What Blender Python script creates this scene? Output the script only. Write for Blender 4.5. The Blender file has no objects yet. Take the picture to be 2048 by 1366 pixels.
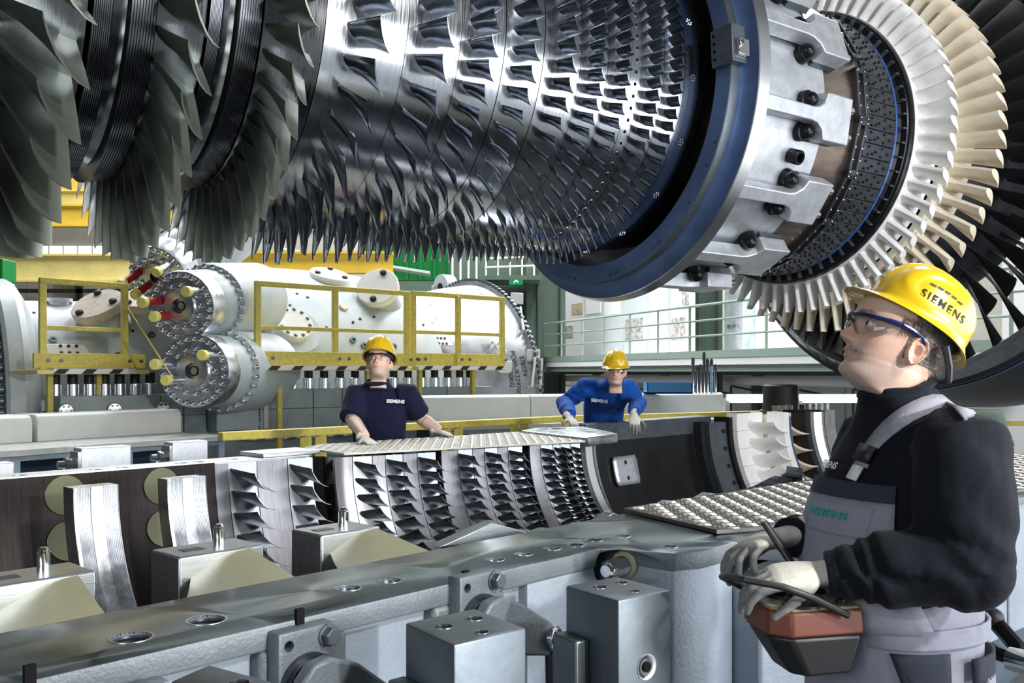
import bpy, bmesh, math, random
from mathutils import Vector, Matrix, Euler
random.seed(7)
sc = bpy.context.scene
COL = sc.collection
PI = math.pi
# ---------------------------------------------------------------- camera
HC = 1.65                      # eye height of the photographer
F = 1845.0                     # focal length in pixels of a 2048 px wide frame
YH = 744.0                     # image row of the horizon
cam_d = bpy.data.cameras.new('camera')
cam_d.sensor_width = 36.0
cam_d.lens = F / 2048 * 36.0
cam_d.shift_y = (YH - 683.0) / 2048
cam_d.clip_start = 0.05
cam_d.clip_end = 300
cam = bpy.data.objects.new('camera', cam_d)
cam.location = (0, 0, HC)
cam.rotation_euler = (PI / 2, 0, 0)
COL.objects.link(cam)
sc.camera = cam
# ---------------------------------------------------------------- world and light
sc.view_settings.view_transform = 'Standard'
sc.view_settings.look = 'None'
sc.view_settings.gamma = 1.0
sc.view_settings.use_curve_mapping = False
sc.view_settings.exposure = 0.0
world = bpy.data.worlds.new('hall_ambient')
sc.world = world
world.use_nodes = True
wb = world.node_tree.nodes['Background']
wb.inputs[0].default_value = (0.80, 0.90, 1.0, 1)
wb.inputs[1].default_value = 0.06

def area_light(name, loc, target, sx, sy, power, col=(1, 1, 1)):
    l = bpy.data.lights.new(name, 'AREA')
    l.shape = 'RECTANGLE'; l.size = sx; l.size_y = sy
    l.energy = power; l.color = col
    o = bpy.data.objects.new(name, l)
    o.location = loc
    dvec = Vector(target) - Vector(loc)
    o.rotation_euler = dvec.to_track_quat('-Z', 'Y').to_euler()
    COL.objects.link(o)
    return o
#LIGHTS
# long luminaires under the hall roof, soft lights added beside and behind the photographer and one hard work lamp
for lx, lp in ((-9, 900), (-3, 900), (3, 900), (9, 900)):
    area_light('roof_luminaire', (lx, 21, 12.5), (lx, 21, 0), 1.2, 15, lp * 2.1, (.96, .98, 1.0))
area_light('side_softbox', (7.2, 0.8, 1.85), (-2, 3.8, 1.85), 10.0, 3.5, 620, (.94, .97, 1.0))  # soft light added for the bright band on the drum, no window stands here
area_light('front_fill', (-3.5, -4.5, 3.4), (0.8, 4, 1.5), 4.0, 2.5, 190, (.93, .97, 1.0))  # unseen fill added to brighten the man's face and the foreground
sp_ = bpy.data.lights.new('flood_lamp', 'SPOT'); sp_.energy = 1500; sp_.spot_size = math.radians(42); sp_.spot_blend = .4; sp_.shadow_soft_size = .12; sp_.color = (1, .99, .94)
spo = bpy.data.objects.new('flood_lamp', sp_); spo.location = (4.6, -2.2, 3.0); spo.rotation_euler = (Vector((-2.6, 4.4, 3.1)) - spo.location).to_track_quat('-Z', 'Y').to_euler(); COL.objects.link(spo)
area_light('work_lamp', (6.5, -2.5, 6.5), (1.5, 5.5, 2.2), .7, .7, 700, (1, .99, .97))
# ---------------------------------------------------------------- helpers
def at(x, y, Y):
    """point that stands at depth Y on the line of sight through a pixel of the photograph"""
    return Vector(((x - 1024) / F * Y, Y, HC - (y - YH) / F * Y))
def on_z(x, y, z):
    Y = (HC - z) * F / (y - YH)
    return Vector(((x - 1024) / F * Y, Y, z))
def frame_z(az):
    """rotation about Z whose local X runs along the heading az (from +Y towards +X)"""
    return PI / 2 - az

class MB:
    def __init__(self):
        self.v = []; self.f = []
    def add(self, vs, fs):
        b = len(self.v)
        self.v.extend([tuple(p) for p in vs])
        self.f.extend([tuple(b + i for i in f) for f in fs])
        return self
    def box(self, c, size, rot=None):
        hx, hy, hz = size[0] / 2, size[1] / 2, size[2] / 2
        vs = [Vector((sx * hx, sy * hy, sz * hz)) for sz in (-1, 1) for sy in (-1, 1) for sx in (-1, 1)]
        if rot is not None:
            vs = [rot @ p for p in vs]
        c = Vector(c)
        return self.add([p + c for p in vs], [(0, 2, 3, 1), (4, 5, 7, 6), (0, 1, 5, 4), (2, 6, 7, 3), (0, 4, 6, 2), (1, 3, 7, 5)])
    def box2(self, lo, hi):
        return self.box([(a + b) / 2 for a, b in zip(lo, hi)], [b - a for a, b in zip(lo, hi)])
    def cyl(self, p0, p1, r0, r1=None, n=12, caps=True):
        p0 = Vector(p0); p1 = Vector(p1)
        if r1 is None: r1 = r0
        ax = (p1 - p0).normalized()
        a = ax.orthogonal().normalized(); b = ax.cross(a)
        vs = []
        for p, r in ((p0, r0), (p1, r1)):
            for i in range(n):
                t = 2 * PI * i / n
                vs.append(p + a * (r * math.cos(t)) + b * (r * math.sin(t)))
        fs = [(i, (i + 1) % n, n + (i + 1) % n, n + i) for i in range(n)]
        if caps:
            fs += [tuple(range(n - 1, -1, -1)), tuple(range(n, 2 * n))]
        return self.add(vs, fs)
    def rev(self, p0, ax, prof, n=16, cap=True):
        """surface of revolution about an axis through p0: prof = [(distance along axis, radius)]"""
        p0 = Vector(p0); ax = Vector(ax).normalized()
        a = ax.orthogonal().normalized(); b = ax.cross(a)
        vs = []
        for h, r in prof:
            for i in range(n):
                t = 2 * PI * i / n
                vs.append(p0 + ax * h + a * (r * math.cos(t)) + b * (r * math.sin(t)))
        fs = []
        for k in range(len(prof) - 1):
            for i in range(n):
                j = (i + 1) % n
                fs.append((k * n + i, k * n + j, (k + 1) * n + j, (k + 1) * n + i))
        if cap:
            fs += [tuple(range(n - 1, -1, -1)), tuple(range((len(prof) - 1) * n, len(prof) * n))]
        return self.add(vs, fs)
    def tube(self, pts, r, n=8, closed=False):
        pts = [Vector(p) for p in pts]
        m = len(pts)
        rs = r if isinstance(r, (list, tuple)) else [r] * m
        vs = []; prev = None
        for i, p in enumerate(pts):
            if closed:
                t = pts[(i + 1) % m] - pts[i - 1]
            else:
                t = pts[min(i + 1, m - 1)] - pts[max(i - 1, 0)]
            t.normalize()
            if prev is None:
                a = t.orthogonal().normalized()
            else:
                a = prev - t * prev.dot(t)
                a = a.normalized() if a.length > 1e-6 else t.orthogonal().normalized()
            prev = a
            b = t.cross(a)
            for k in range(n):
                th = 2 * PI * k / n
                vs.append(p + a * (rs[i] * math.cos(th)) + b * (rs[i] * math.sin(th)))
        fs = []
        for i in range(m if closed else m - 1):
            i2 = (i + 1) % m
            for k in range(n):
                k2 = (k + 1) % n
                fs.append((i * n + k, i * n + k2, i2 * n + k2, i2 * n + k))
        if not closed:
            fs += [tuple(range(n - 1, -1, -1)), tuple(range((m - 1) * n, m * n))]
        return self.add(vs, fs)
    def lathe(self, prof, n=96, a0=0.0, a1=360.0, closed=False):
        """turned about the local X axis: prof = [(s, r)]"""
        full = abs(a1 - a0 - 360) < 1e-6
        cols = n if full else n + 1
        vs = []
        for s, r in prof:
            for i in range(cols):
                t = math.radians(a0 + (a1 - a0) * i / n)
                vs.append((s, r * math.cos(t), r * math.sin(t)))
        fs = []
        m = len(prof)
        for k in range(m if closed else m - 1):
            k2 = (k + 1) % m
            for i in range(n):
                j = (i + 1) % cols
                fs.append((k * cols + i, k * cols + j, k2 * cols + j, k2 * cols + i))
        if closed and not full:
            fs.append(tuple(k * cols for k in range(m)))
            fs.append(tuple(k * cols + n for k in reversed(range(m))))
        return self.add(vs, fs)
    def prism(self, poly, vec):
        """planar polygon (3D points) pushed along vec"""
        poly = [Vector(p) for p in poly]; vec = Vector(vec); n = len(poly)
        vs = poly + [p + vec for p in poly]
        fs = [tuple(range(n - 1, -1, -1)), tuple(range(n, 2 * n))]
        fs += [(i, (i + 1) % n, n + (i + 1) % n, n + i) for i in range(n)]
        return self.add(vs, fs)
    def grid(self, rows, wrap=False, cap=False):
        m = len(rows); n = len(rows[0])
        vs = [p for r in rows for p in r]
        fs = []
        for i in range(m - 1):
            for j in range(n if wrap else n - 1):
                j2 = (j + 1) % n
                fs.append((i * n + j, i * n + j2, (i + 1) * n + j2, (i + 1) * n + j))
        if cap:
            fs += [tuple(range(n - 1, -1, -1)), tuple(range((m - 1) * n, m * n))]
        return self.add(vs, fs)
    def sheet(self, rows, t):
        """closed sheet of thickness t over a grid of points"""
        m = len(rows); n = len(rows[0]); P = [[Vector(p) for p in r] for r in rows]
        def nv(i, j):
            a = P[min(i + 1, m - 1)][j] - P[max(i - 1, 0)][j]; b = P[i][min(j + 1, n - 1)] - P[i][max(j - 1, 0)]
            return a.cross(b).normalized() * (t / 2)
        N = [[nv(i, j) for j in range(n)] for i in range(m)]
        vs = [P[i][j] + N[i][j] for i in range(m) for j in range(n)] + [P[i][j] - N[i][j] for i in range(m) for j in range(n)]
        o = m * n; fs = []
        for i in range(m - 1):
            for j in range(n - 1):
                a = i * n + j; fs.append((a, a + 1, a + n + 1, a + n)); fs.append((o + a, o + a + n, o + a + n + 1, o + a + 1))
        for j in range(n - 1):
            fs.append((j, o + j, o + j + 1, j + 1)); k = (m - 1) * n + j; fs.append((k, k + 1, o + k + 1, o + k))
        for i in range(m - 1):
            a = i * n; fs.append((a, a + n, o + a + n, o + a)); b = a + n - 1; fs.append((b, o + b, o + b + n, b + n))
        return self.add(vs, fs)
    def sphere(self, c, r, n=10, m=6, sq=(1, 1, 1)):
        c = Vector(c); vs = []
        for i in range(m + 1):
            th = PI * i / m
            for j in range(n):
                ph = 2 * PI * j / n
                rr = max(math.sin(th), 1e-4)
                vs.append(c + Vector((r * sq[0] * rr * math.cos(ph), r * sq[1] * rr * math.sin(ph), r * sq[2] * math.cos(th))))
        fs = [(i * n + j, i * n + (j + 1) % n, (i + 1) * n + (j + 1) % n, (i + 1) * n + j) for i in range(m) for j in range(n)]
        return self.add(vs, fs)
    def hexbolt(self, p, ax, r, h, shank=0.0, rs=None):
        """hexagonal bolt head of across-corner radius r standing on p along ax"""
        self.rev(p, ax, [(0, r * 1.25), (h * .18, r * 1.25), (h * .2, r * 1.0)], 14)
        self.rev(Vector(p), ax, [(h * .2, r), (h * .92, r), (h, r * .86)], 6)
        if shank: self.cyl(Vector(p) + Vector(ax).normalized() * h, Vector(p) + Vector(ax).normalized() * (h + shank), rs or r * .55, n=10)
        return self
    def mesh(self, name, mat=None, smooth=35):
        me = bpy.data.meshes.new(name)
        me.from_pydata(self.v, [], self.f)
        bm = bmesh.new(); bm.from_mesh(me)
        bmesh.ops.recalc_face_normals(bm, faces=bm.faces)
        bm.to_mesh(me); bm.free()
        if mat is not None:
            for m in (mat if isinstance(mat, (list, tuple)) else [mat]): me.materials.append(m)
        if smooth:
            me.polygons.foreach_set('use_smooth', [True] * len(me.polygons))
            me.set_sharp_from_angle(angle=math.radians(smooth))
        me.update()
        return me
    def build(self, name, mat, parent=None, loc=None, rot=None, smooth=35, bevel=0.0, seg=2):
        return obj(name, self.mesh(name, mat, smooth), parent, loc, rot, bevel, seg)

def obj(name, me, parent=None, loc=None, rot=None, bevel=0.0, seg=2):
    o = bpy.data.objects.new(name, me)
    COL.objects.link(o)
    if parent is not None: o.parent = parent
    if loc is not None: o.location = loc
    if rot is not None: o.rotation_euler = rot
    if bevel:
        b = o.modifiers.new('Bevel', 'BEVEL')
        b.width = bevel; b.segments = seg; b.limit_method = 'ANGLE'; b.angle_limit = math.radians(40)
        b.harden_normals = False
    return o
def tag(o, label=None, cat=None, group=None, kind=None):
    if label: o['label'] = label
    if cat: o['category'] = cat
    if group: o['group'] = group
    if kind: o['kind'] = kind
    return o
def thing(name, label, cat, loc=(0, 0, 0), rz=0.0, group=None):
    o = bpy.data.objects.new(name, None)
    o.empty_display_size = .1
    COL.objects.link(o)
    o.location = loc; o.rotation_euler = (0, 0, rz)
    return tag(o, label, cat, group)
def copy_tree(o, parent=None):
    c = o.copy(); COL.objects.link(c)
    if parent is not None: c.parent = parent
    for ch in list(o.children): copy_tree(ch, c)
    return c
def bake(o):
    """apply an object's modifiers and drop them"""
    dg = bpy.context.evaluated_depsgraph_get()
    me = bpy.data.meshes.new_from_object(o.evaluated_get(dg))
    o.modifiers.clear()
    o.data = me
    return o
def cut(o, cutter_mb):
    """take the volume of cutter_mb out of a mesh object (same local frame)"""
    c = cutter_mb.build('cutter', None)
    c.matrix_world = o.matrix_world
    bpy.context.view_layer.update()
    c.matrix_world = o.matrix_world
    m = o.modifiers.new('Cut', 'BOOLEAN'); m.operation = 'DIFFERENCE'; m.object = c; m.solver = 'EXACT'
    bpy.context.view_layer.update()
    bake(o)
    bpy.data.objects.remove(c)
    for p in o.data.polygons: p.use_smooth = True
    o.data.set_sharp_from_angle(angle=math.radians(35))
    return o
def text_mesh(body, size, bold=0.0, extrude=0.0, spacing=1.0):
    cu = bpy.data.curves.new('lettering', 'FONT')
    cu.body = body; cu.size = size; cu.align_x = 'CENTER'; cu.align_y = 'CENTER'
    cu.offset = bold; cu.extrude = extrude; cu.space_character = spacing; cu.resolution_u = 4
    o = bpy.data.objects.new('lettering', cu); COL.objects.link(o)
    bpy.context.view_layer.update()
    me = bpy.data.meshes.new_from_object(o.evaluated_get(bpy.context.evaluated_depsgraph_get()))
    bpy.data.objects.remove(o); bpy.data.curves.remove(cu)
    return me
def lerp(a, b, t): return a + (b - a) * t
def interp(x, xs, ys):
    if x <= xs[0]: return ys[0]
    for i in range(1, len(xs)):
        if x <= xs[i]:
            t = (x - xs[i - 1]) / (xs[i] - xs[i - 1])
            return ys[i - 1] + (ys[i] - ys[i - 1]) * t
    return ys[-1]
# ---------------------------------------------------------------- materials
def mat(name, col, rough=.5, metal=0.0, noise=0.0, scale=8.0, bump=0.0, bscale=60.0, stretch=None, spec=.5, coat=0.0, aniso=0.0, var=None, rvar=0.0):
    m = bpy.data.materials.new(name); m.use_nodes = True
    nt = m.node_tree; b = nt.nodes['Principled BSDF']
    b.inputs['Base Color'].default_value = (*col, 1)
    b.inputs['Roughness'].default_value = rough
    b.inputs['Metallic'].default_value = metal
    b.inputs['Specular IOR Level'].default_value = spec
    b.inputs['Coat Weight'].default_value = coat
    b.inputs['Anisotropic'].default_value = aniso
    if noise or bump or rvar:
        tc = nt.nodes.new('ShaderNodeTexCoord'); mp = nt.nodes.new('ShaderNodeMapping')
        nt.links.new(tc.outputs['Object'], mp.inputs[0])
        if stretch: mp.inputs['Scale'].default_value = stretch
    if noise:
        n = nt.nodes.new('ShaderNodeTexNoise'); n.inputs['Scale'].default_value = scale; n.inputs['Detail'].default_value = 6; n.inputs['Roughness'].default_value = .65
        nt.links.new(mp.outputs[0], n.inputs['Vector'])
        mx = nt.nodes.new('ShaderNodeMix'); mx.data_type = 'RGBA'
        dk = var if var else tuple(c * (1 - noise) for c in col)
        mx.inputs[6].default_value = (*col, 1); mx.inputs[7].default_value = (*dk, 1)
        cr = nt.nodes.new('ShaderNodeValToRGB'); cr.color_ramp.elements[0].position = .38; cr.color_ramp.elements[1].position = .68
        nt.links.new(n.outputs[0], cr.inputs[0]); nt.links.new(cr.outputs[0], mx.inputs[0])
        nt.links.new(mx.outputs[2], b.inputs['Base Color'])
    if rvar:
        n3 = nt.nodes.new('ShaderNodeTexNoise'); n3.inputs['Scale'].default_value = scale * 1.7; n3.inputs['Detail'].default_value = 5
        nt.links.new(mp.outputs[0], n3.inputs['Vector'])
        mr = nt.nodes.new('ShaderNodeMapRange'); mr.inputs[1].default_value = .3; mr.inputs[2].default_value = .7
        mr.inputs[3].default_value = max(.02, rough - rvar); mr.inputs[4].default_value = rough + rvar
        nt.links.new(n3.outputs[0], mr.inputs[0]); nt.links.new(mr.outputs[0], b.inputs['Roughness'])
    if bump:
        n2 = nt.nodes.new('ShaderNodeTexNoise'); n2.inputs['Scale'].default_value = bscale; n2.inputs['Detail'].default_value = 4
        nt.links.new(mp.outputs[0], n2.inputs['Vector'])
        bp = nt.nodes.new('ShaderNodeBump'); bp.inputs['Strength'].default_value = bump; bp.inputs['Distance'].default_value = .01
        nt.links.new(n2.outputs[0], bp.inputs['Height']); nt.links.new(bp.outputs[0], b.inputs['Normal'])
    return m
def emit(name, col, strength):
    m = bpy.data.materials.new(name); m.use_nodes = True
    nt = m.node_tree; nt.nodes.clear()
    e = nt.nodes.new('ShaderNodeEmission'); e.inputs[0].default_value = (*col, 1); e.inputs[1].default_value = strength
    o = nt.nodes.new('ShaderNodeOutputMaterial'); nt.links.new(e.outputs[0], o.inputs[0])
    return m
M = {}
M['drum'] = mat('turned_steel', (.50, .525, .57), .16, 1, noise=.16, scale=3, stretch=(40, 1, 1), bump=.03, bscale=4, rvar=.05)
M['drum_dark'] = mat('heat_browned_steel', (.20, .15, .12), .25, 1, noise=.5, scale=6, stretch=(10, 1, 1))
M['drum_brown'] = mat('brown_tinted_steel', (.46, .36, .30), .28, 1, noise=.35, scale=4, stretch=(1, 6, 6))
M['blade'] = mat('polished_blade_steel', (.27, .295, .34), .18, 1, rvar=.08, scale=6)
M['blade_coated'] = mat('grey_green_coated_steel', (.19, .215, .18), .40, .65, noise=.25, scale=5)
M['collar'] = mat('dark_collar_steel', (.16, .17, .19), .22, 1, noise=.3, scale=3, stretch=(1, 3, 3))
M['steel'] = mat('bright_machined_steel', (.72, .75, .80), .26, 1, noise=.2, scale=7, rvar=.08)
M['chrome'] = mat('chrome', (.85, .87, .9), .1, 1)
M['aluminium'] = mat('cast_aluminium', (.66, .69, .74), .45, .7, noise=.25, scale=9, bump=.06, bscale=50)
M['brushed'] = mat('brushed_steel', (.66, .70, .74), .33, 1, noise=.25, scale=5, stretch=(1, 12, 12), bump=.05, bscale=30)
M['plain_steel'] = mat('grey_steel', (.165, .195, .22), .42, .8, noise=.3, scale=5, bump=.05, bscale=40)
M['dark_steel'] = mat('dark_steel', (.10, .11, .13), .35, .9, noise=.3, scale=6)
M['black_metal'] = mat('black_metal', (.015, .016, .02), .3, .6)
M['black'] = mat('black', (.008, .008, .01), .55)
M['void'] = mat('unlit_black', (.004, .004, .005), .8, spec=.2)
M['blue_ring'] = mat('blue_tinted_steel', (.13, .21, .40), .42, .55, noise=.3, scale=4, bump=.08, bscale=80)
M['rim'] = mat('rim_steel', (.70, .72, .74), .3, 1, noise=.15, scale=4)
M['ceramic_white'] = mat('white_ceramic_coating', (.90, .90, .88), .38, 0, noise=.1, scale=5)
M['ceramic_cream'] = mat('cream_ceramic_coating', (.80, .73, .60), .42, 0, noise=.22, scale=4, var=(.70, .58, .42))
M['blade_black'] = mat('black_coated_blade', (.022, .022, .024), .42, .2)
M['blue_paint'] = mat('blue_paint', (.03, .10, .38), .4)
# ================================================================ hall
M['floor'] = mat('dark_sealed_floor', (.12, .125, .13), .35, 0, noise=.2, scale=1.2)
M['wall_cream'] = mat('cream_wall_sheet', (.55, .53, .46), .6, 0, noise=.15, scale=2)
M['wall_white'] = mat('white_wall', (.86, .87, .88), .5)
M['wall_brown'] = mat('brown_wall_sheet', (.36, .32, .24), .6, 0, noise=.2, scale=2)
M['yellow'] = mat('yellow_crane_paint', (.80, .56, .07), .45, 0, noise=.12, scale=3)
M['yellow_pale'] = mat('pale_yellow_paint', (.86, .72, .26), .45, 0, noise=.15, scale=3)
M['rail_yellow'] = mat('scuffed_yellow_paint', (.72, .60, .08), .45, 0, noise=.4, scale=22, var=(.50, .42, .14))
M['green_steel'] = mat('grey_green_paint', (.075, .115, .085), .5, 0, noise=.15, scale=4)
M['green_pale'] = mat('pale_green_paint', (.30, .39, .33), .5)
M['green'] = mat('bright_green_paint', (.0, .22, .04), .45, 0, noise=.2, scale=3)
M['dark_frame'] = mat('dark_steel_frame', (.035, .035, .04), .5)
M['win'] = emit('daylight_glazing', (.95, .98, 1.0), 2.2)
M['lamp'] = emit('lamp_tube', (1, 1, 1), 14)
M['lamp_soft'] = emit('luminous_panel', (1, 1, 1), 3.5)
M['pipe_white'] = mat('white_pipe', (.80, .80, .78), .4)
fl = MB().box2((-40, -12, -.3), (40, 45, 0)).build('floor', M['floor']); tag(fl, kind='structure')
wb_ = MB().box2((-40, 32, 0), (40, 32.4, 16)).build('wall_back', M['wall_cream']); tag(wb_, kind='structure')
# sheet joints of the back wall
for k in range(34):
    x = -24 + k * .9
    MB().box2((x, 31.96, 3.7), (x + .85, 32.0, 5.05)).build('wall_sheet', M['wall_cream'] if k % 3 else M['wall_brown'], wb_)
    MB().box2((x, 31.96, 1.2), (x + .85, 32.0, 3.6)).build('wall_sheet', M['wall_brown'], wb_)
ce = MB().box2((-40, 6, 15.8), (40, 33, 16)).build('ceiling', M['wall_white']); tag(ce, kind='structure')
wr = MB().box2((17, -12, 0), (17.4, 32, 16)).build('wall_right', M['wall_white']); tag(wr, kind='structure')
# --- windows: long bands of glazing bars
def window(n, x0, x1, z0, z1, panes):
    r = thing('window_%d' % n, None, None, (x0, 31.9, z0)); tag(r, kind='structure')
    w = (x1 - x0) / panes
    MB().box2((0, -.05, -.06), (x1 - x0, .05, 0)).build('window_frame', M['pipe_white'], r)
    MB().box2((0, -.05, z1 - z0), (x1 - x0, .05, z1 - z0 + .06)).build('window_frame', M['pipe_white'], r)
    for k in range(panes):
        MB().box2((k * w + .02, -.01, 0), ((k + 1) * w - .02, .01, z1 - z0)).build('pane', M['win'], r)
        MB().box2((k * w - .02, -.04, 0), (k * w + .02, .04, z1 - z0)).build('glazing_bar', M['pipe_white'], r)
window(1, -20, -9, 5.15, 6.0, 22)
window(2, -9, 3, 6.6, 8.4, 20)
window(3, -20, -9, 8.6, 10.4, 18)
# --- steel columns and wall posts
for x, lab in ((-14.8, 'dark steel wall post behind the left yellow railing'), (-12.55, 'dark steel wall post left of the hanging sling'), (-17.2, 'dark steel wall post at the left edge of the picture')):
    p = thing('wall_post', lab, 'steel post', (x, 31.6, 0))
    MB().box2((-.12, -.1, 0), (.12, -.06, 5.1)).build('flange', M['dark_frame'], p)
    MB().box2((-.02, -.1, 0), (.02, .2, 5.1)).build('web', M['dark_frame'], p)
hr = thing('wall_rail', 'dark horizontal steel rail along the brown back wall', 'steel rail', (-20, 31.5, 0))
for z in (4.35, 2.9, 2.6):
    MB().box2((0, 0, z), (12, .06, z + (.14 if z > 4 else .05))).build('rail_bar', M['dark_frame'], hr)
# --- yellow crane girders
def girder(label, x0, x1, Y, z0, z1, m, fl=.25, n=0):
    g = thing('crane_girder', label, 'crane girder', (x0, Y, z0), group=None)
    L = x1 - x0; h = z1 - z0
    MB().box2((0, .12, 0), (L, .18, h)).build('web', M[m], g)
    MB().box2((0, 0, -.05), (L, .3, 0)).build('bottom_flange', M[m], g)
    MB().box2((0, 0, h), (L, .3, h + .05)).build('top_flange', M[m], g)
    for k in range(n):
        MB().box2((L * (k + .5) / n, .02, 0), (L * (k + .5) / n + .04, .13, h)).build('stiffener', M[m], g)
    return g
girder('pale yellow crane girder crossing just above the left yellow railing', -14.5, -7.6, 23, 3.95, 4.55, 'yellow_pale')
girder('lower of the deep yellow girders behind the hanging blades on the left', -17, -6.5, 25, 5.65, 6.15, 'yellow', n=6)
girder('middle of the yellow girders behind the hanging blades on the left', -17, -6.5, 26, 6.30, 6.75, 'yellow_pale')
girder('upper of the yellow girders behind the hanging blades on the left', -17, -6.5, 26.5, 6.9, 7.55, 'yellow')
gg = girder('yellow girder seen under the blade tips beside the green lifting frame', -6.2, -2.6, 20, 3.85, 4.22, 'yellow')
for x in (.2, 3.2): MB().box2((x, .1, -3.85), (x + .15, .25, -.05)).build('support_post', M['yellow'], gg)
# roof truss bars far left
rt = thing('roof_truss', 'dark roof truss bars with pale deck seen between the big blades', 'roof truss', (-11.5, 27, 7.8))
MB().box2((-2.5, 0, 1.2), (2.5, .3, 1.5)).build('top_chord', M['dark_frame'], rt)
MB().box2((-2.5, 0, .0), (2.5, .3, .35)).build('bottom_chord', M['dark_frame'], rt)
for k in range(4):
    MB().tube([(-2.4 + k * 1.2, .1, .2), (-1.8 + k * 1.2, .1, 1.3)], .07, 6).build('diagonal', M['dark_frame'], rt)
MB().box2((-4, .4, 1.6), (4, 3, 1.7)).build('deck', M['wall_white'], rt)
# --- green lifting frame behind the blade tips
gf = thing('lifting_gantry', 'bright green ribbed steel frame behind the lower blade tips', 'lifting frame', (-1.9, 21, 0))
a, b = at(730, 470, 21), at(898, 560, 21)
MB().box2((a.x + 1.9, 0, b.z), (b.x + 1.9, .3, a.z + 1.5)).build('ribbed_panel', M['green'], gf)
for k in range(7):
    x = lerp(a.x, b.x, k / 6) + 1.9
    MB().box2((x - .03, -.08, b.z), (x + .03, 0, a.z + 1.5)).build('rib', M['green'], gf)
p0, p1 = at(560, 500, 20.6), at(860, 548, 20.6)
MB().tube([p0 + Vector((1.9, -21, 0)), p1 + Vector((1.9, -21, 0))], .06, 8).build('pale_brace', M['green_pale'], gf)
MB().box2((b.x + 1.7, 0, 0), (b.x + 1.9, .3, b.z)).build('leg', M['green'], gf); MB().box2((a.x + 1.9, .1, 0), (a.x + 2.1, .3, b.z)).build('leg', M['green'], gf)
gh = thing('crane_hook_block', 'green painted lifting gear at the left edge below the first blades', 'lifting gear', at(0, 640, 14.5) * Vector((1, 1, 0)) if False else (-8.0, 14.5, 0))
q0, q1 = at(-40, 520, 14.5), at(20, 565, 14.5)
MB().box2((q0.x + 8, -.2, q1.z), (q1.x + 8, .2, q0.z)).build('cheek_plate', M['green'], gh, bevel=.02)
MB().box2((q0.x + 8, -.22, q1.z - .08), (q1.x + 7.97, .22, q1.z)).build('lower_plate', M['green_pale'], gh, bevel=.02)
MB().cyl((q0.x + 8.1, 0, q0.z), (q0.x + 8.1, 0, 9), .04).build('hoist_rope', M['dark_steel'], gh)
MB().cyl((q1.x + 7.8, 0, 0), (q1.x + 7.8, 0, q1.z - .05), .05).build('stand_post', M['green'], gh)
# --- stairs and platforms, dim background on the right of the casing
st = thing('steel_stair', 'grey steel stair and landing with white rails beside the green column', 'stair', (-.5, 26, 0))
for k in range(4):
    x = at(905 + k * 16, 600, 26).x + .5
    MB().tube([(x, 0, 0), (x, 0, 5.6)], .03, 6).build('post', M['pipe_white'], st)
for z in (4.6, 4.85, 5.1):
    MB().tube([(at(970, 0, 26).x + .5, 0, z), (at(1075, 0, 26).x + .5, -.4, z)], .03, 6).build('rail', M['pipe_white'], st)
for k in range(5):
    x = at(972 + k * 24, 0, 26).x + .5
    MB().tube([(x, 0, 4.35), (x, 0, 5.1)], .025, 6).build('baluster', M['pipe_white'], st)
MB().box2((at(960, 0, 26).x + .5, -.5, 4.2), (at(1080, 0, 26).x + .5, 1.2, 4.32)).build('landing', M['green_steel'], st)
for k in range(8):
    MB().box2((at(925, 0, 26).x + .5 + k * .07, -.5, 2.4 + k * .24), (at(925, 0, 26).x + .85 + k * .07, .5, 2.44 + k * .24)).build('tread', M['plain_steel'], st)
MB().box2((-3, 1.3, 0), (1.45, 1.5, 8.5)).build('back_panel', M['green_steel'], st)
def column(px0, px1, Y, label, m='green_steel', ztop=9):
    a, b = at(px0, 700, Y).x, at(px1, 700, Y).x
    c = thing('hall_column', label, 'steel column', ((a + b) / 2, Y, 0)); w = (b - a) / 2
    MB().box2((-w, -.25, 0), (w, -.2, ztop)).build('front_flange', M[m], c)
    MB().box2((-w, .2, 0), (w, .25, ztop)).build('rear_flange', M[m], c)
    MB().box2((-.04, -.2, 0), (.04, .2, ztop)).build('web', M[m], c)
    MB().tube([(w * .5, -.3, 1), (w * .5, -.3, ztop)], .03, 6).build('conduit', M['dark_frame'], c)
    return c
column(1052, 1082, 27, 'slim green steel column left of the white display panels')
column(1085, 1130, 28.5, 'broad dark green column just behind the slim green one')
column(1395, 1440, 20.2, 'green steel column standing on the gallery beside the round pipe', ztop=6)
# exit sign
ex = thing('exit_sign', 'small green exit sign with a running figure by the green column', 'exit sign', at(1032, 560, 25.6))
MB().box2((-.19, -.02, -.13), (.19, .02, .13)).build('panel', emit('exit_green', (.02, .35, .12), 1.0), ex)
fg = MB().tube([(-.02, -.03, .06), (0, -.03, 0), (-.06, -.03, -.08)], .018, 5); fg.tube([(0, -.03, 0), (.06, -.03, -.07)], .018, 5); fg.tube([(-.07, -.03, .02), (0, -.03, .05), (.06, -.03, .01)], .014, 5); fg.sphere((.0, -.03, .09), .025, 8, 5)
fg.build('running_figure', emit('exit_white', (1, 1, 1), 1.2), ex)
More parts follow.
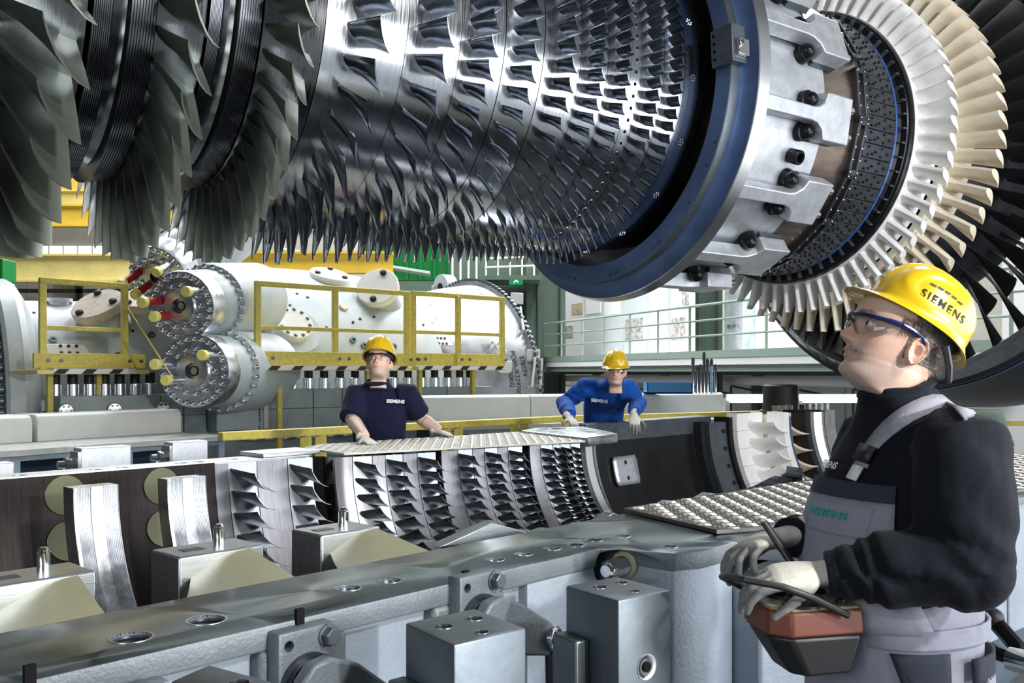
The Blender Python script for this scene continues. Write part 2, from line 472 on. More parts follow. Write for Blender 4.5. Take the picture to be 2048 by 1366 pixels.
# --- gallery along the right side
G0 = Vector((.77, 28.0, 0)); G1 = Vector((8.2, 9.1, 0)); gd = (G1 - G0).normalized(); gn = Vector((-gd.y, gd.x, 0))   # gn points away from the photographer side
if gn.x < 0: gn = -gn
GL = (G1 - G0).length
gal = thing('gallery', 'white gallery deck with pale green edge beams running along the right side of the hall', 'gallery', G0, math.atan2(gd.y, gd.x))
sgn = 1 if Vector((0, 1, 0)).dot(Vector((-gn.x * gd.y + gn.y * gd.x, 0, 0))) >= 0 else 1
def gl(u, w, z):   # u along, w away from the hall, z up, in gallery local space
    p = gd * u + gn * w
    c, s = gd.x, gd.y
    return Vector((p.x * c + p.y * s, -p.x * s + p.y * c, z))
def gbox(mb, u0, u1, w0, w1, z0, z1):
    P = [gl(u, w, z) for z in (z0, z1) for w in (w0, w1) for u in (u0, u1)]
    lo = [min(p[i] for p in P) for i in range(3)]; hi = [max(p[i] for p in P) for i in range(3)]
    return mb.box2(lo, hi)
gbox(MB(), 0, GL, 0, 2.6, 1.80, 1.98).build('deck', M['pipe_white'], gal)
gbox(MB(), 0, GL, -.05, 0, 1.95, 2.10).build('edge_beam', M['green_pale'], gal)
gbox(MB(), 0, GL, -.03, .02, 1.80, 1.95).build('fascia', M['wall_white'], gal)
gbox(MB(), 0, GL, .05, .25, 1.66, 1.79).build('lower_beam', M['green_pale'], gal)
gbox(MB(), 0, GL, .3, .5, 1.58, 1.66).build('dark_beam', M['dark_frame'], gal)  # dark-coloured beam under the deck
for u in range(0, int(GL), 4): gbox(MB(), u + .5, u + .7, 1.6, 1.8, 0, 1.8).build('post', M['green_steel'], gal)
rl = thing('gallery_railing', 'pale green tubular railing along the edge of the gallery', 'railing', G0, math.atan2(gd.y, gd.x))
for z in (2.42, 2.75, 3.08):
    MB().tube([gl(0, .05, z), gl(GL, .05, z)], .022 if z < 3 else .03, 8).build('rail', M['green_pale'], rl)
u = .3
while u < GL:
    MB().box2(gl(u, .05, 2.05) - Vector((.02, .02, 0)), gl(u, .05, 3.08) + Vector((.02, .02, 0))).build('post', M['green_pale'], rl); u += 1.35
# display panels and posters on the gallery
M['poster1'] = mat('poster_blue', (.35, .55, .65), .5, 0, noise=1, scale=6, var=(.8, .85, .85))
M['poster2'] = mat('poster_machines', (.65, .62, .58), .5, 0, noise=1, scale=9, var=(.10, .10, .12))
M['poster3'] = mat('poster_gold', (.72, .60, .38), .5, 0, noise=1, scale=7, var=(.30, .24, .18))
M['poster4'] = mat('poster_sky', (.30, .52, .72), .5, 0, noise=1, scale=5, var=(.75, .85, .92))
M['panel_white'] = mat('white_display_board', (.88, .89, .90), .4)
M['panel_grey'] = mat('pale_grey_display_board', (.62, .66, .68), .4)
def gal_u(px):
    # distance along the gallery (2.2 m behind its edge) seen at image column px
    a = (px - 1024) / F; o = G0 + gn * 2.2
    return (a * o.y - o.x) / (gd.x - a * gd.y)
def panel(px0, px1, label, m, z1=4.6, posters=()):
    u0, u1 = gal_u(px0), gal_u(px1)
    p = thing('display_panel', label, 'display panel', G0, math.atan2(gd.y, gd.x))
    gbox(MB(), u0, u1 - .02, 2.15, 2.25, 1.98, z1).build('board', M[m], p)
    gbox(MB(), u1 - .02, u1 + .03, 2.12, 2.28, 1.98, z1).build('edge_post', M['panel_grey'], p)
    for f0, f1, z0, zz, pm in posters:
        gbox(MB(), lerp(u0, u1, f0), lerp(u0, u1, f1), 2.13, 2.15, z0, zz).build('poster', M[pm], p)
panel(1078, 1118, 'white display board with a small blue notice next to the green column', 'panel_white', 4.7, ((.1, .55, 3.6, 4.0, 'poster1'),))
panel(1120, 1170, 'white display board with a gold picture on the gallery', 'panel_white', 4.8, ((.55, .98, 3.55, 3.9, 'poster3'), (.1, .6, 2.8, 3.2, 'poster2')))
panel(1172, 1248, 'pale board with faint diagrams in the middle of the gallery', 'panel_grey', 4.8, ((.05, .45, 3.5, 4.3, 'panel_white'), (.55, .95, 3.4, 4.2, 'panel_white')))
panel(1250, 1296, 'grey board with a dark machine photograph on the gallery', 'panel_grey', 4.6, ((.08, .85, 2.6, 3.2, 'poster2'),))
panel(1302, 1340, 'white board left of the pictured pillar board on the gallery', 'panel_white', 4.6)
panel(1345, 1384, 'narrow board with two stacked dark pictures beside the green gallery column', 'panel_white', 4.6, ((.05, .75, 2.5, 3.1, 'poster2'), (.6, .98, 3.3, 3.8, 'poster2')))
panel(1480, 1600, 'white end board of the gallery near the turbine blades', 'panel_white', 4.0, ((.12, .3, 2.1, 3.6, 'poster4'),))
gp = thing('gallery_pipe', 'thick silver vertical pipe beside the green gallery column', 'pipe', at(1468, 744, 19.4) * Vector((1, 1, 0)) + Vector((0, 0, 1.98)))
MB().cyl((0, 0, 0), (0, 0, 3.6), .19, n=18).build('pipe_run', M['aluminium'], gp)
for z in (.6, 1.7, 2.8): MB().cyl((0, 0, z), (0, 0, z + .06), .205, n=18).build('clamp', M['steel'], gp)
# --- wall under the gallery with pipe, brackets and a lit tube lamp
uw = thing('service_wall', 'white service wall below the gallery', 'wall panel', G0, math.atan2(gd.y, gd.x))
gbox(MB(), 0, GL, 2.4, 2.6, 0, 1.8).build('sheet', M['wall_white'], uw)
u = 1.0
while u < GL:
    gbox(MB(), u - .02, u + .02, 2.36, 2.4, 0, 1.8).build('joint_strip', M['panel_grey'], uw); u += 1.6
wp = thing('long_pipe', 'thick white pipe running along under the gallery', 'pipe', G0, math.atan2(gd.y, gd.x))
MB().tube([gl(0, 1.0, 1.46), gl(GL, 1.0, 1.46)], .10, 14).build('pipe_run', M['pipe_white'], wp)
u = 1.0
while u < GL:
    MB().tube([gl(u, 2.4, 1.1), gl(u, 1.0, 1.34)], .025, 6).build('pipe_bracket', M['green_steel'], wp)
    MB().tube([gl(u, .98, 1.34), gl(u, .98, .2)], .025, 6).build('pipe_bracket', M['green_steel'], wp); u += 1.9
for px0, px1, lab in ((1455, 1585, 'lit white tube lamp under the gallery, left of the black cylinder'), (1600, 1760, 'lit white tube lamp under the gallery, right of the black cylinder'), (1085, 1140, 'lit white tube lamp behind the blue shirted worker')):
    Y = 13.0 if px0 > 1200 else 19
    a, b = at(px0, 797, Y), at(px1, 797, Y)
    t = thing('tube_lamp', lab, 'lamp', (a + b) / 2)
    h = (b - a) / 2
    MB().cyl(-h, h, .035, n=12).build('tube', M['lamp'], t)
    MB().box2((-h.x, .04, -.06), (h.x, .10, .06)).build('lamp_housing', M['pipe_white'], t)
    for s_ in (-1, 1):
        MB().box2((s_ * h.x - .03, -.02, -a.z), (s_ * h.x + .03, .1, .0)).build('lamp_stand', M['pipe_white'], t)
# white cabinets in the background at right and behind the man
wc = thing('white_partition', 'white partition wall behind the foreground worker at the right edge', 'partition', (7.4, 12.2, 0))
MB().box2((-1.9, 0, 0), (3, .1, 1.5)).build('sheet', M['wall_white'], wc)
MB().box2((-1.9, -.03, .95), (3, 0, 1.0)).build('yellow_strip', M['rail_yellow'], wc)
# ================================================================ turbine rotor hanging above the casing
AZ = 0.94114
RD = 5.397                       # distance of the rotor axis from the photographer
RZ = HC + 2.0517                 # height of the axis
rn = Vector((-math.cos(AZ), math.sin(AZ), 0)); rd = Vector((math.sin(AZ), math.cos(AZ), 0))
rotor = thing('turbine_rotor', 'huge polished gas turbine rotor with rows of blades hanging over the open casing', 'turbine rotor', rn * RD + Vector((0, 0, RZ)), frame_z(AZ))
def rotor_world(s, r, ph):
    t = math.radians(ph)
    return rn * RD + Vector((0, 0, RZ)) + rd * s + rn * (r * math.cos(t)) + Vector((0, 0, r * math.sin(t)))
HUBX = [0, .55, .95, 1.7, 2.08, 2.45, 3.34, 4.66]
HUBR = [.86, .88, .93, .985, 1.04, 1.075, 1.155, 1.136]
def hub(s): return interp(s, HUBX, HUBR)

def blade_mesh(name, m, sl0, st0, dp0, sl1, st1, dp1, r0, r1, thick, lean=0.0, nc=6, ns=5, pw=1.6, twist_p=1.0, flare=None, cap=True, fillet=0.0, sexp=1.25, tt1=.35):
    """a blade standing on the rotor; leading edge at angle 0, trailing edge dp degrees further on"""
    mb = MB(); rows = []
    for k in range(ns + 1):
        t = k / ns; tt = t ** twist_p
        r = lerp(r0, r1, t)
        sl, st, dp = lerp(sl0, sl1, tt), lerp(st0, st1, tt), lerp(dp0, dp1, tt)
        th = thick * lerp(1.0, tt1, t) * (1 + fillet * max(0, 1 - t * 5) ** 2)
        cl = []
        for i in range(nc + 1):
            u = .5 - .5 * math.cos(PI * i / nc)
            s = lerp(sl, st, u ** sexp); ph = lean * t + dp * (1 - (1 - u) ** pw)
            cl.append((s, math.radians(ph) * r, u))
        up = []; lo = []
        for i, (s, a, u) in enumerate(cl):
            p, q = cl[max(i - 1, 0)], cl[min(i + 1, nc)]
            tx, ty = q[0] - p[0], q[1] - p[1]; L = math.hypot(tx, ty) or 1
            nx, ny = -ty / L, tx / L
            h = th * (1.9 * math.sqrt(u) * (1 - u) + .06) if u < 1 else th * .06
            if u == 0: h = th * .02
            for lst, sg in ((up, 1), (lo, -1)):
                ss = s + sg * nx * h; ang = (a + sg * ny * h) / r
                lst.append((ss, r * math.cos(ang), r * math.sin(ang)))
        rows.append(up + lo[::-1])
    mb.grid(rows, wrap=True, cap=cap)
    return mb.mesh(name, m, 40)

def seg(name, m, prof, n=144, **k):
    return MB().lathe(prof, n, **k).build(name, m, rotor, smooth=25)
# --- discs of the compressor drum, a fine groove between each two
cuts = [2.02, 2.47, 2.79, 3.07, 3.335, 3.62, 3.84, 4.035, 4.13, 4.33, 4.52]
for i in range(len(cuts) - 1):
    a, b = cuts[i], cuts[i + 1]
    g = .0035 if i != 3 else .008
    pr = [(a + g * .5, hub(a) - .03), (a + g * .5, hub(a))]
    for k in range(1, 5): pr.append((lerp(a, b, k / 5), hub(lerp(a, b, k / 5))))
    pr += [(b - g * .5, hub(b)), (b - g * .5, hub(b) - .03)]
    seg('rotor_disc', M['drum'], pr, 192)
seg('drum_end_rim', M['drum'], [(4.523, 1.11), (4.523, hub(4.52)), (4.656, 1.136), (4.66, 1.13), (4.66, 1.10)], 192)
seg('drum_neck', M['drum_dark'], [(4.655, 1.115), (4.9, 1.09), (5.1, 1.06)], 128)
seg('drum_core', M['black_metal'], [(-.4, .78), (2.0, .80), (2.1, 1.0), (4.6, 1.09)], 96)
# --- grooved seal collars between the first big blade rows
def collar(s0, s1, r0, r1):
    w = s1 - s0; n = 9; pr = [(s0, r0 - .13)]
    for k in range(n):
        a = s0 + w * k / n; rr = lerp(r0, r1, k / n)
        pr += [(a, rr), (a + w / n * .55, rr), (a + w / n * .6, rr - .012), (a + w / n * .97, rr - .012)]
    pr += [(s1, r1), (s1, r1 - .13)]
    return seg('seal_collar', M['collar'], pr, 160)
collar(.36, .47, .985, .98)
collar(.925, 1.005, 1.02, 1.015); collar(1.085, 1.205, 1.012, .985)
collar(1.44, 1.50, 1.01, 1.005); collar(1.585, 1.715, 1.008, .955)
seg('collar_groove', M['drum'], [(.98, .93), (1.03, .90), (1.10, .93)], 128)
seg('collar_groove', M['drum'], [(1.48, .93), (1.54, .90), (1.60, .93)], 128)
for s0, s1, r0, r1 in ((.48, .91, .90, .955), (1.215, 1.43, .94, .985), (1.725, 2.015, .95, 1.035)):
    seg('blade_platform_ring', M['drum'], [(s0, r0 - .08), (s0, r0), (s1, r1), (s1, r1 - .08)], 144)
# --- compressor blades
STG = [  # first angle, count, root LE/TE s, root span deg, tip LE/TE s, tip span deg, r root, r tip, thickness, material
    (205.3, 34, .50, .88, 8.5, .655, .86, 11.0, .90, 1.45, .020, 'blade_coated'),
    (205.2, 41, 1.215, 1.43, 7.0, 1.235, 1.375, 9.0, .94, 1.425, .017, 'blade_coated'),
    (197.9, 48, 1.73, 1.97, 6.0, 1.725, 1.835, 7.6, .98, 1.405, .015, 'blade_coated'),
    (192.8, 42, 2.135, 2.30, 5.4, 2.15, 2.235, 7.1, hub(2.2) - .006, 1.385, .016, 'blade'),
    (189.2, 45, 2.53, 2.675, 4.8, 2.545, 2.615, 6.2, hub(2.6) - .006, 1.352, .014, 'blade'),
    (184.2, 62, 2.84, 2.975, 3.9, 2.85, 2.915, 5.0, hub(2.9) - .006, 1.325, .012, 'blade'),
    (189.2, 65, 3.12, 3.24, 2.9, 3.15, 3.215, 4.2, hub(3.2) - .006, 1.305, .011, 'blade'),
    (179.6, 69, 3.425, 3.53, 2.9, 3.445, 3.505, 3.9, hub(3.5) - .006, 1.285, .010, 'blade'),
    (182.5, 88, 3.672, 3.76, 2.8, 3.69, 3.74, 3.2, hub(3.7) - .006, 1.268, .009, 'blade'),
    (177.6, 86, 3.892, 3.975, 2.8, 3.91, 3.955, 3.1, hub(3.9) - .006, 1.255, .009, 'blade'),
    (177.0, 93, 4.175, 4.25, 2.8, 4.195, 4.235, 2.8, hub(4.2) - .006, 1.242, .008, 'blade'),
    (169.5, 93, 4.37, 4.44, 2.8, 4.39, 4.43, 2.7, hub(4.4) - .006, 1.232, .008, 'blade')]
cand = []
for gi, S in enumerate(STG):
    ph0, n = S[0], S[1]
    me = blade_mesh('compressor_blade', M[S[11]], *S[2:5], *S[5:8], S[8], S[9], S[10], lean=-.4, ns=6 if gi < 4 else 4, nc=7 if gi < 6 else 5, fillet=.6)
    for k in range(n):
        ph = (ph0 + 360.0 * k / n) % 360
        p = rotor_world((S[2] + S[3]) / 2, (S[8] + S[9]) / 2, ph)
        x = 1024 + F * p.x / p.y; y = YH - F * (p.z - HC) / p.y
        t = math.radians(ph); nrm = rn * math.cos(t) + Vector((0, 0, math.sin(t)))
        facing = -nrm.dot((p - Vector((0, 0, HC))).normalized())
        vis = (-60 < x < 2100) and (-80 < y < 600) and facing > -.25
        cand.append((0 if vis else 1, p.length / (S[9] - S[8]), gi, ph, me))
cand.sort(key=lambda c: c[:2])
rest = MB()
for i, (v, dist, gi, ph, me) in enumerate(cand):
    if i < 300:
        obj('compressor_blade', me, rotor, rot=(math.radians(ph), 0, 0))
    else:
        R = Matrix.Rotation(math.radians(ph), 3, 'X')
        rest.add([R @ q.co for q in me.vertices], [tuple(q.vertices) for q in me.polygons])
tag(rest.build('compressor_blades', M['blade'], rotor, smooth=40), kind='stuff')
# --- balance holes, bolt rosettes and root plates on the drum
mb = MB(); hb = MB()
for k in range(96):
    ph = math.radians(180 + k * 3.75); s = 4.08
    if 2.7 < ph % (2 * PI) < 5.3:
        c = Vector((s, hub(s) * math.cos(ph), hub(s) * math.sin(ph))); nn = Vector((0, math.cos(ph), math.sin(ph)))
        ring = MB().rev(c - nn * .004, nn, [(0, .018), (.006, .018), (.006, .013), (.001, .012)], 14, cap=False)
        mb.add(ring.v, ring.f)
        hb.cyl(c - nn * .003, c + nn * .0025, .0125, n=12)
tag(mb.build('balance_hole_rim', M['chrome'], rotor), kind='stuff'); tag(hb.build('balance_hole', M['void'], rotor), kind='stuff')
for ph0 in (165, 184.5, 206, 226, 247, 268):
    ph = math.radians(ph0); s = 4.60; r = hub(s)
    c = Vector((s, r * math.cos(ph), r * math.sin(ph))); nn = Vector((0, math.cos(ph), math.sin(ph))); tt = Vector((0, -math.sin(ph), math.cos(ph)))
    mb = MB()
    for k in range(6):
        a = k * PI / 3
        mb.rev(c + Vector((1, 0, 0)) * (.02 * math.cos(a)) + tt * (.02 * math.sin(a)) - nn * .002, nn, [(0, .006), (.006, .006), (.008, .003)], 8)
    mb.rev(c - nn * .002, nn, [(0, .009), (.004, .009)], 10)
    mb.build('bolt_rosette', M['chrome'], rotor)
# blade root joints: fine lines along the drum beside each row
# --- blue steel flange ring and bright rim
seg('flange_ring_inner', M['blue_ring'], [(4.95, 1.226), (4.722, 1.226), (4.72, 1.23), (4.72, 1.354)], 192)
seg('flange_ring_step', M['plain_steel'], [(4.72, 1.354), (4.724, 1.36), (4.80, 1.36)], 192)
seg('flange_ring_outer', M['blue_ring'], [(4.80, 1.36), (4.835, 1.345), (4.85, 1.37), (4.862, 1.42), (4.862, 1.470)], 192)
seg('flange_rim', M['rim'], [(4.862, 1.470), (4.868, 1.476), (4.95, 1.496), (4.958, 1.49), (4.958, 1.18)], 192)
for ph0 in (203, 210, 222, 238, 241, 259, 262, 280, 283):
    ph = math.radians(ph0); r = 1.325
    p = Vector((4.722, r * math.cos(ph), r * math.sin(ph)))
    MB().rev(p, (-1, 0, 0), [(0, .010), (.004, .010), (.004, .0075), (-.001, .0075)], 12).build('tapped_hole', M['black_metal'], rotor)
# --- square sensor box clamped on the ring face
bx = MB()
def cylpt(s, r, ph):
    t = math.radians(ph); return Vector((s, r * math.cos(t), r * math.sin(t)))
def tang(ph): t = math.radians(ph); return Vector((0, -math.sin(t), math.cos(t)))
def radial(ph): t = math.radians(ph); return Vector((0, math.cos(t), math.sin(t)))
def cell(mb, s0, s1, r0, r1, ph, w):
    """block standing on the rotor: s0..s1 along, r0..r1 out, w wide across"""
    rr, tt = radial(ph), tang(ph)
    vs = [Vector((s, 0, 0)) + rr * r + tt * (w / 2 * k) for s in (s0, s1) for r in (r0, r1) for k in (-1, 1)]
    return mb.add(vs, [(0, 1, 3, 2), (4, 6, 7, 5), (0, 4, 5, 1), (2, 3, 7, 6), (0, 2, 6, 4), (1, 5, 7, 3)])
cell(bx, 4.665, 4.80, 1.235, 1.415, 176.3, .25)
clamp = bx.build('clamp_plate', M['plain_steel'], rotor, bevel=.004)
hb = MB()
for k in range(4):
    p = cylpt(4.665, 1.265, 172.6 + k * 2.35); hb.rev(p, (-1, 0, 0), [(0, .011), (.003, .011), (.003, .009), (0, .009)], 12)
hb.build('bolt_hole', M['void'], clamp)
b2 = MB(); cell(b2, 4.70, 4.80, 1.418, 1.445, 177.5, .11); b2.build('clamp_block', M['chrome'], clamp, bevel=.004)
MB().hexbolt(cylpt(4.72, 1.445, 176.8), radial(176.8), .017, .03).build('clamp_bolt', M['chrome'], clamp)
# --- barrel behind the rim with T shaped brackets
seg('barrel', M['aluminium'], [(4.95, 1.20), (5.95, 1.20)], 144)
seg('barrel_heat_band', M['drum_brown'], [(5.952, 1.198), (6.42, 1.185), (6.5, 1.16)], 144)
seg('barrel_dark_band', M['black_metal'], [(6.5, 1.16), (6.98, 1.13), (7.0, 1.10)], 144)
def outline_bracket(mb, ph):
    # outline in (s, tangential) seen from outside, thickness radial 1.285..1.385
    o = [(4.95, -.055), (5.62, -.05), (5.68, -.06), (5.74, -.10), (5.76, -.17), (6.06, -.17), (6.06, .17), (5.76, .17), (5.74, .10), (5.68, .06), (5.62, .05), (4.95, .055)]
    rr, tt = radial(ph), tang(ph)
    mb.prism([Vector((s, 0, 0)) + rr * 1.235 + tt * w for s, w in o], rr * .125)
BR = (135.5, 162.0, 188.6, 215.2, 241.0, 267.5, 294.0)
for ph in BR:
    mb = MB(); outline_bracket(mb, ph)
    br = mb.build('bracket', M['aluminium'], rotor, bevel=.010, seg=3)
    rr, tt = radial(ph), tang(ph)
    foot = MB()
    for k in (-1, 1):
        foot.prism([Vector((s, 0, 0)) + rr * r + tt * (.17 * k) for s, r in ((5.78, 1.19), (6.04, 1.19), (6.04, 1.24), (5.78, 1.24))], tt * (-.12 * k))
    foot.build('bracket_foot', M['plain_steel'], br)
    for k in (-1, 1):
        c = Vector((5.685, 0, 0)) + rr * 1.20 + tt * (.115 * k)
        MB().rev(c, rr, [(0, .068), (.045, .068), (.05, .056), (.07, .056), (.095, .048), (.112, .030), (.118, .010)], 22).build('domed_bolt', M['black_metal'], br)
        c = Vector((6.05, 0, 0)) + rr * 1.30 + tt * (.10 * k)
        MB().rev(c, (1, 0, 0), [(0, .036), (.05, .036), (.055, .028), (.09, .028), (.10, .018)], 12).build('end_bolt', M['chrome'], br)
p = cylpt(5.66, 1.19, 202.3); rr = radial(202.3)
MB().rev(p, rr, [(0, .055), (.10, .055), (.105, .05), (.105, .036), (.02, .034)], 20, cap=False).build('pipe_stub', M['black_metal'], rotor)
screw_me = MB().rev((0, 0, 0), (0, 0, 1), [(0, .009), (.008, .009), (.011, .004)], 8).mesh('screw', M['chrome'])
stud_me = MB().rev((0, 0, 0), (0, 0, 1), [(0, .011), (.012, .011), (.017, .005)], 8).mesh('stud', M['black_metal'])
# slotted dark plates, small blocks and studs in front of the turbine
for ph in (151, 175, 194.5, 214, 233, 252):
    mb = MB(); o = []
    for s0, s1, w0, w1 in ((6.36, 6.39, -.21, .21), (6.45, 6.48, -.21, .21), (6.36, 6.48, -.21, -.17), (6.36, 6.48, .17, .21)):
        rr, tt = radial(ph), tang(ph)
        vs = [Vector((s, 0, 0)) + rr * r + tt * w for s in (s0, s1) for r in (1.17, 1.215) for w in (w0, w1)]
        mb.add(vs, [(0, 1, 3, 2), (4, 6, 7, 5), (0, 4, 5, 1), (2, 3, 7, 6), (0, 2, 6, 4), (1, 5, 7, 3)])
    pl = mb.build('slotted_plate', M['dark_steel'], rotor, bevel=.004)
    for k in range(5):
        for s in (6.375, 6.465):
            obj('screw', screw_me, pl, loc=Vector((s, 0, 0)) + radial(ph) * 1.213 + tang(ph) * (-.19 + .095 * k), rot=(math.radians(ph - 90), 0, 0))
for k in range(40):
    ph = 100 + k * 5.54
    mb = MB(); cell(mb, 6.56, 6.95, 1.135, 1.165, ph, .108)
    sg_ = mb.build('heat_shield_segment', M['dark_steel'], rotor, bevel=.005)
    for s, w in ((6.62, -.03), (6.62, .03), (6.72, 0), (6.80, -.035), (6.80, .03), (6.88, .0), (6.68, .02)):
        obj('stud', stud_me, sg_, loc=Vector((s, 0, 0)) + radial(ph) * 1.162 + tang(ph) * w, rot=(math.radians(ph - 90), 0, 0))
    mb = MB(); cell(mb, 6.985, 7.03, 1.15, 1.215, ph, .012); mb.build('seal_tab', M['plain_steel'], rotor)
seg('blue_seal_band', M['blue_paint'], [(6.965, 1.09), (6.97, 1.155), (6.985, 1.16), (6.99, 1.14)], 144)
seg('seal_lip', M['black_metal'], [(6.99, 1.13), (7.04, 1.16), (7.05, 1.205), (7.06, 1.212), (7.07, 1.205), (7.075, 1.222), (7.10, 1.232), (7.115, 1.232), (7.115, 1.15)], 192)
# --- turbine rows
NT1 = 65
hub1 = blade_mesh('turbine_blade', M['ceramic_white'], 7.15, 7.42, 3.0, 7.195, 7.315, 4.6, 1.238, 1.492, .055, nc=9, ns=6, pw=.55, sexp=.75, tt1=.75, fillet=.5)
platform = MB()
w = 2 * PI / NT1 * .985
def plat_mesh(s0, s1, r0, r1, N, m, ang=.99):
    mb = MB(); w = 2 * PI / N * ang; rows = []
    for s, r in ((s0, r0 - .05), (s0, r0), (lerp(s0, s1, .5), lerp(r0, r1, .5)), (s1, r1), (s1, r1 - .05)):
        rows.append([(s, r * math.cos(-w / 2 + w * j / 3), r * math.sin(-w / 2 + w * j / 3)) for j in range(4)])
    mb.grid(rows); return mb.mesh('blade_platform', m, 30)
p1 = plat_mesh(7.118, 7.46, 1.236, 1.25, NT1, M['ceramic_white'])
def turbine_row(N, ph0, me, pm, lo=100, hi=330, off=.35, tip=None):
    r = MB(); rp = MB()
    for k in range(N):
        ph = (ph0 + 360.0 / N * k) % 360
        if lo < ph < hi:
            b = obj('turbine_blade', me, rotor, rot=(math.radians(ph), 0, 0))
            if pm: obj('blade_platform', pm, b, rot=(math.radians(off * 360 / N), 0, 0))
        else:
            R = Matrix.Rotation(math.radians(ph), 3, 'X')
            r.add([R @ q.co for q in me.vertices], [tuple(q.vertices) for q in me.polygons])
            if pm: rp.add([R @ q.co for q in pm.vertices], [tuple(q.vertices) for q in pm.polygons])
    if rp.v: r.add(rp.v, rp.f)
    tag(r.build('turbine_blades', me.materials[0], rotor, smooth=40), kind='stuff')
turbine_row(NT1, 135.7, hub1, p1)
def tip_rim(name, m, st, dp, sl, r): pass
NT2 = 66
me2 = blade_mesh('turbine_blade', M['ceramic_cream'], 7.56, 7.84, 2.6, 7.61, 7.775, 4.3, 1.30, 1.662, .052, nc=9, ns=6, pw=.55, sexp=.75, tt1=.75, fillet=.5)
p2 = plat_mesh(7.52, 7.90, 1.29, 1.32, NT2, M['ceramic_cream'])
turbine_row(NT2, 139.4, me2, p2)
me3 = blade_mesh('turbine_blade', M['blade_black'], 8.20, 8.52, 3.4, 8.36, 8.50, 6.6, 1.34, 1.90, .026, nc=7, ns=7, pw=.6, sexp=.8)
turbine_row(49, 220.2, me3, None)
me4 = blade_mesh('turbine_blade', M['blade_black'], 8.80, 9.05, 2.0, 8.86, 8.98, 4.6, 1.34, 2.045, .022, nc=6, ns=7, pw=.6, sexp=.8)
turbine_row(45, 222.0, me4, None)
seg('turbine_hub', M['dark_steel'], [(7.1, 1.18), (7.5, 1.22), (7.9, 1.26), (8.1, 1.30), (9.2, 1.34), (9.2, .4)], 96)
# ================================================================ open lower half of the turbine casing
CA = math.radians(42.8)
CS0, CN0, CZ = 2.5, 3.29, 1.15
cd = Vector((math.sin(CA), math.cos(CA), 0)); cn = Vector((-math.cos(CA), math.sin(CA), 0))
casing = thing('turbine_casing', 'open lower half of a steel turbine casing lined with rows of guide vanes', 'turbine casing', cd * CS0 + cn * CN0, frame_z(CA))
def cl(s, n, z=CZ): return Vector((s - CS0, n - CN0, z))
def cworld(s, n, z=CZ): return cd * s + cn * n + Vector((0, 0, z))
def c_on_n(x, y, n):
    a = (x - 1024) / F
    Y = n / (math.sin(CA) - math.cos(CA) * a)
    return (math.sin(CA) * a * Y + math.cos(CA) * Y, n, HC - (y - YH) / F * Y)
def c_on_z(x, y, z=CZ):
    p = on_z(x, y, z); return (p.dot(cd), p.dot(cn), z)
AXL = Vector((-CS0, 0, CZ))       # lathe origin: casing axis in the split plane
def cseg(name, m, prof, a0=-180, a1=0, n=72, closed=False, parent=None, smooth=25):
    return MB().lathe(prof, n, a0, a1, closed).build(name, m, parent or casing, loc=AXL, smooth=smooth)
M['flange_top'] = mat('ground_flange_steel', (.24, .28, .30), .30, 1, noise=.3, scale=3, stretch=(2, 10, 1), bump=.05, bscale=12, rvar=.08)
M['swirl'] = mat('swirl_ground_steel', (.29, .34, .36), .27, 1, noise=.25, scale=3)
M['cast_grey'] = mat('grey_painted_casting', (.165, .19, .215), .5, .25, noise=.25, scale=7, bump=.18, bscale=120)
M['cast_light'] = mat('pale_painted_casting', (.31, .36, .43), .5, .15, noise=.18, scale=6, bump=.15, bscale=90)
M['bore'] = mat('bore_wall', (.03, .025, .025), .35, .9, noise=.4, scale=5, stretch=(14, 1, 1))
M['carrier'] = mat('vane_carrier_steel', (.52, .55, .60), .3, 1, noise=.2, scale=5, stretch=(16, 1, 1))
M['carrier_grey'] = mat('vane_carrier_grey', (.30, .30, .33), .38, .9, noise=.25, scale=8, stretch=(12, 1, 1))
M['olive'] = mat('olive_coated_sheet', (.44, .43, .28), .45, .1, noise=.12, scale=4)
M['olive_dark'] = mat('dark_olive_sheet', (.09, .09, .05), .3, .6)
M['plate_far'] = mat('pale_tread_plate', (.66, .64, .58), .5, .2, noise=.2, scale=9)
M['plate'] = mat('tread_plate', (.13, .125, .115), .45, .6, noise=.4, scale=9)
M['tread'] = mat('tread_ridge', (.80, .77, .70), .34, .75, noise=.2, scale=12)
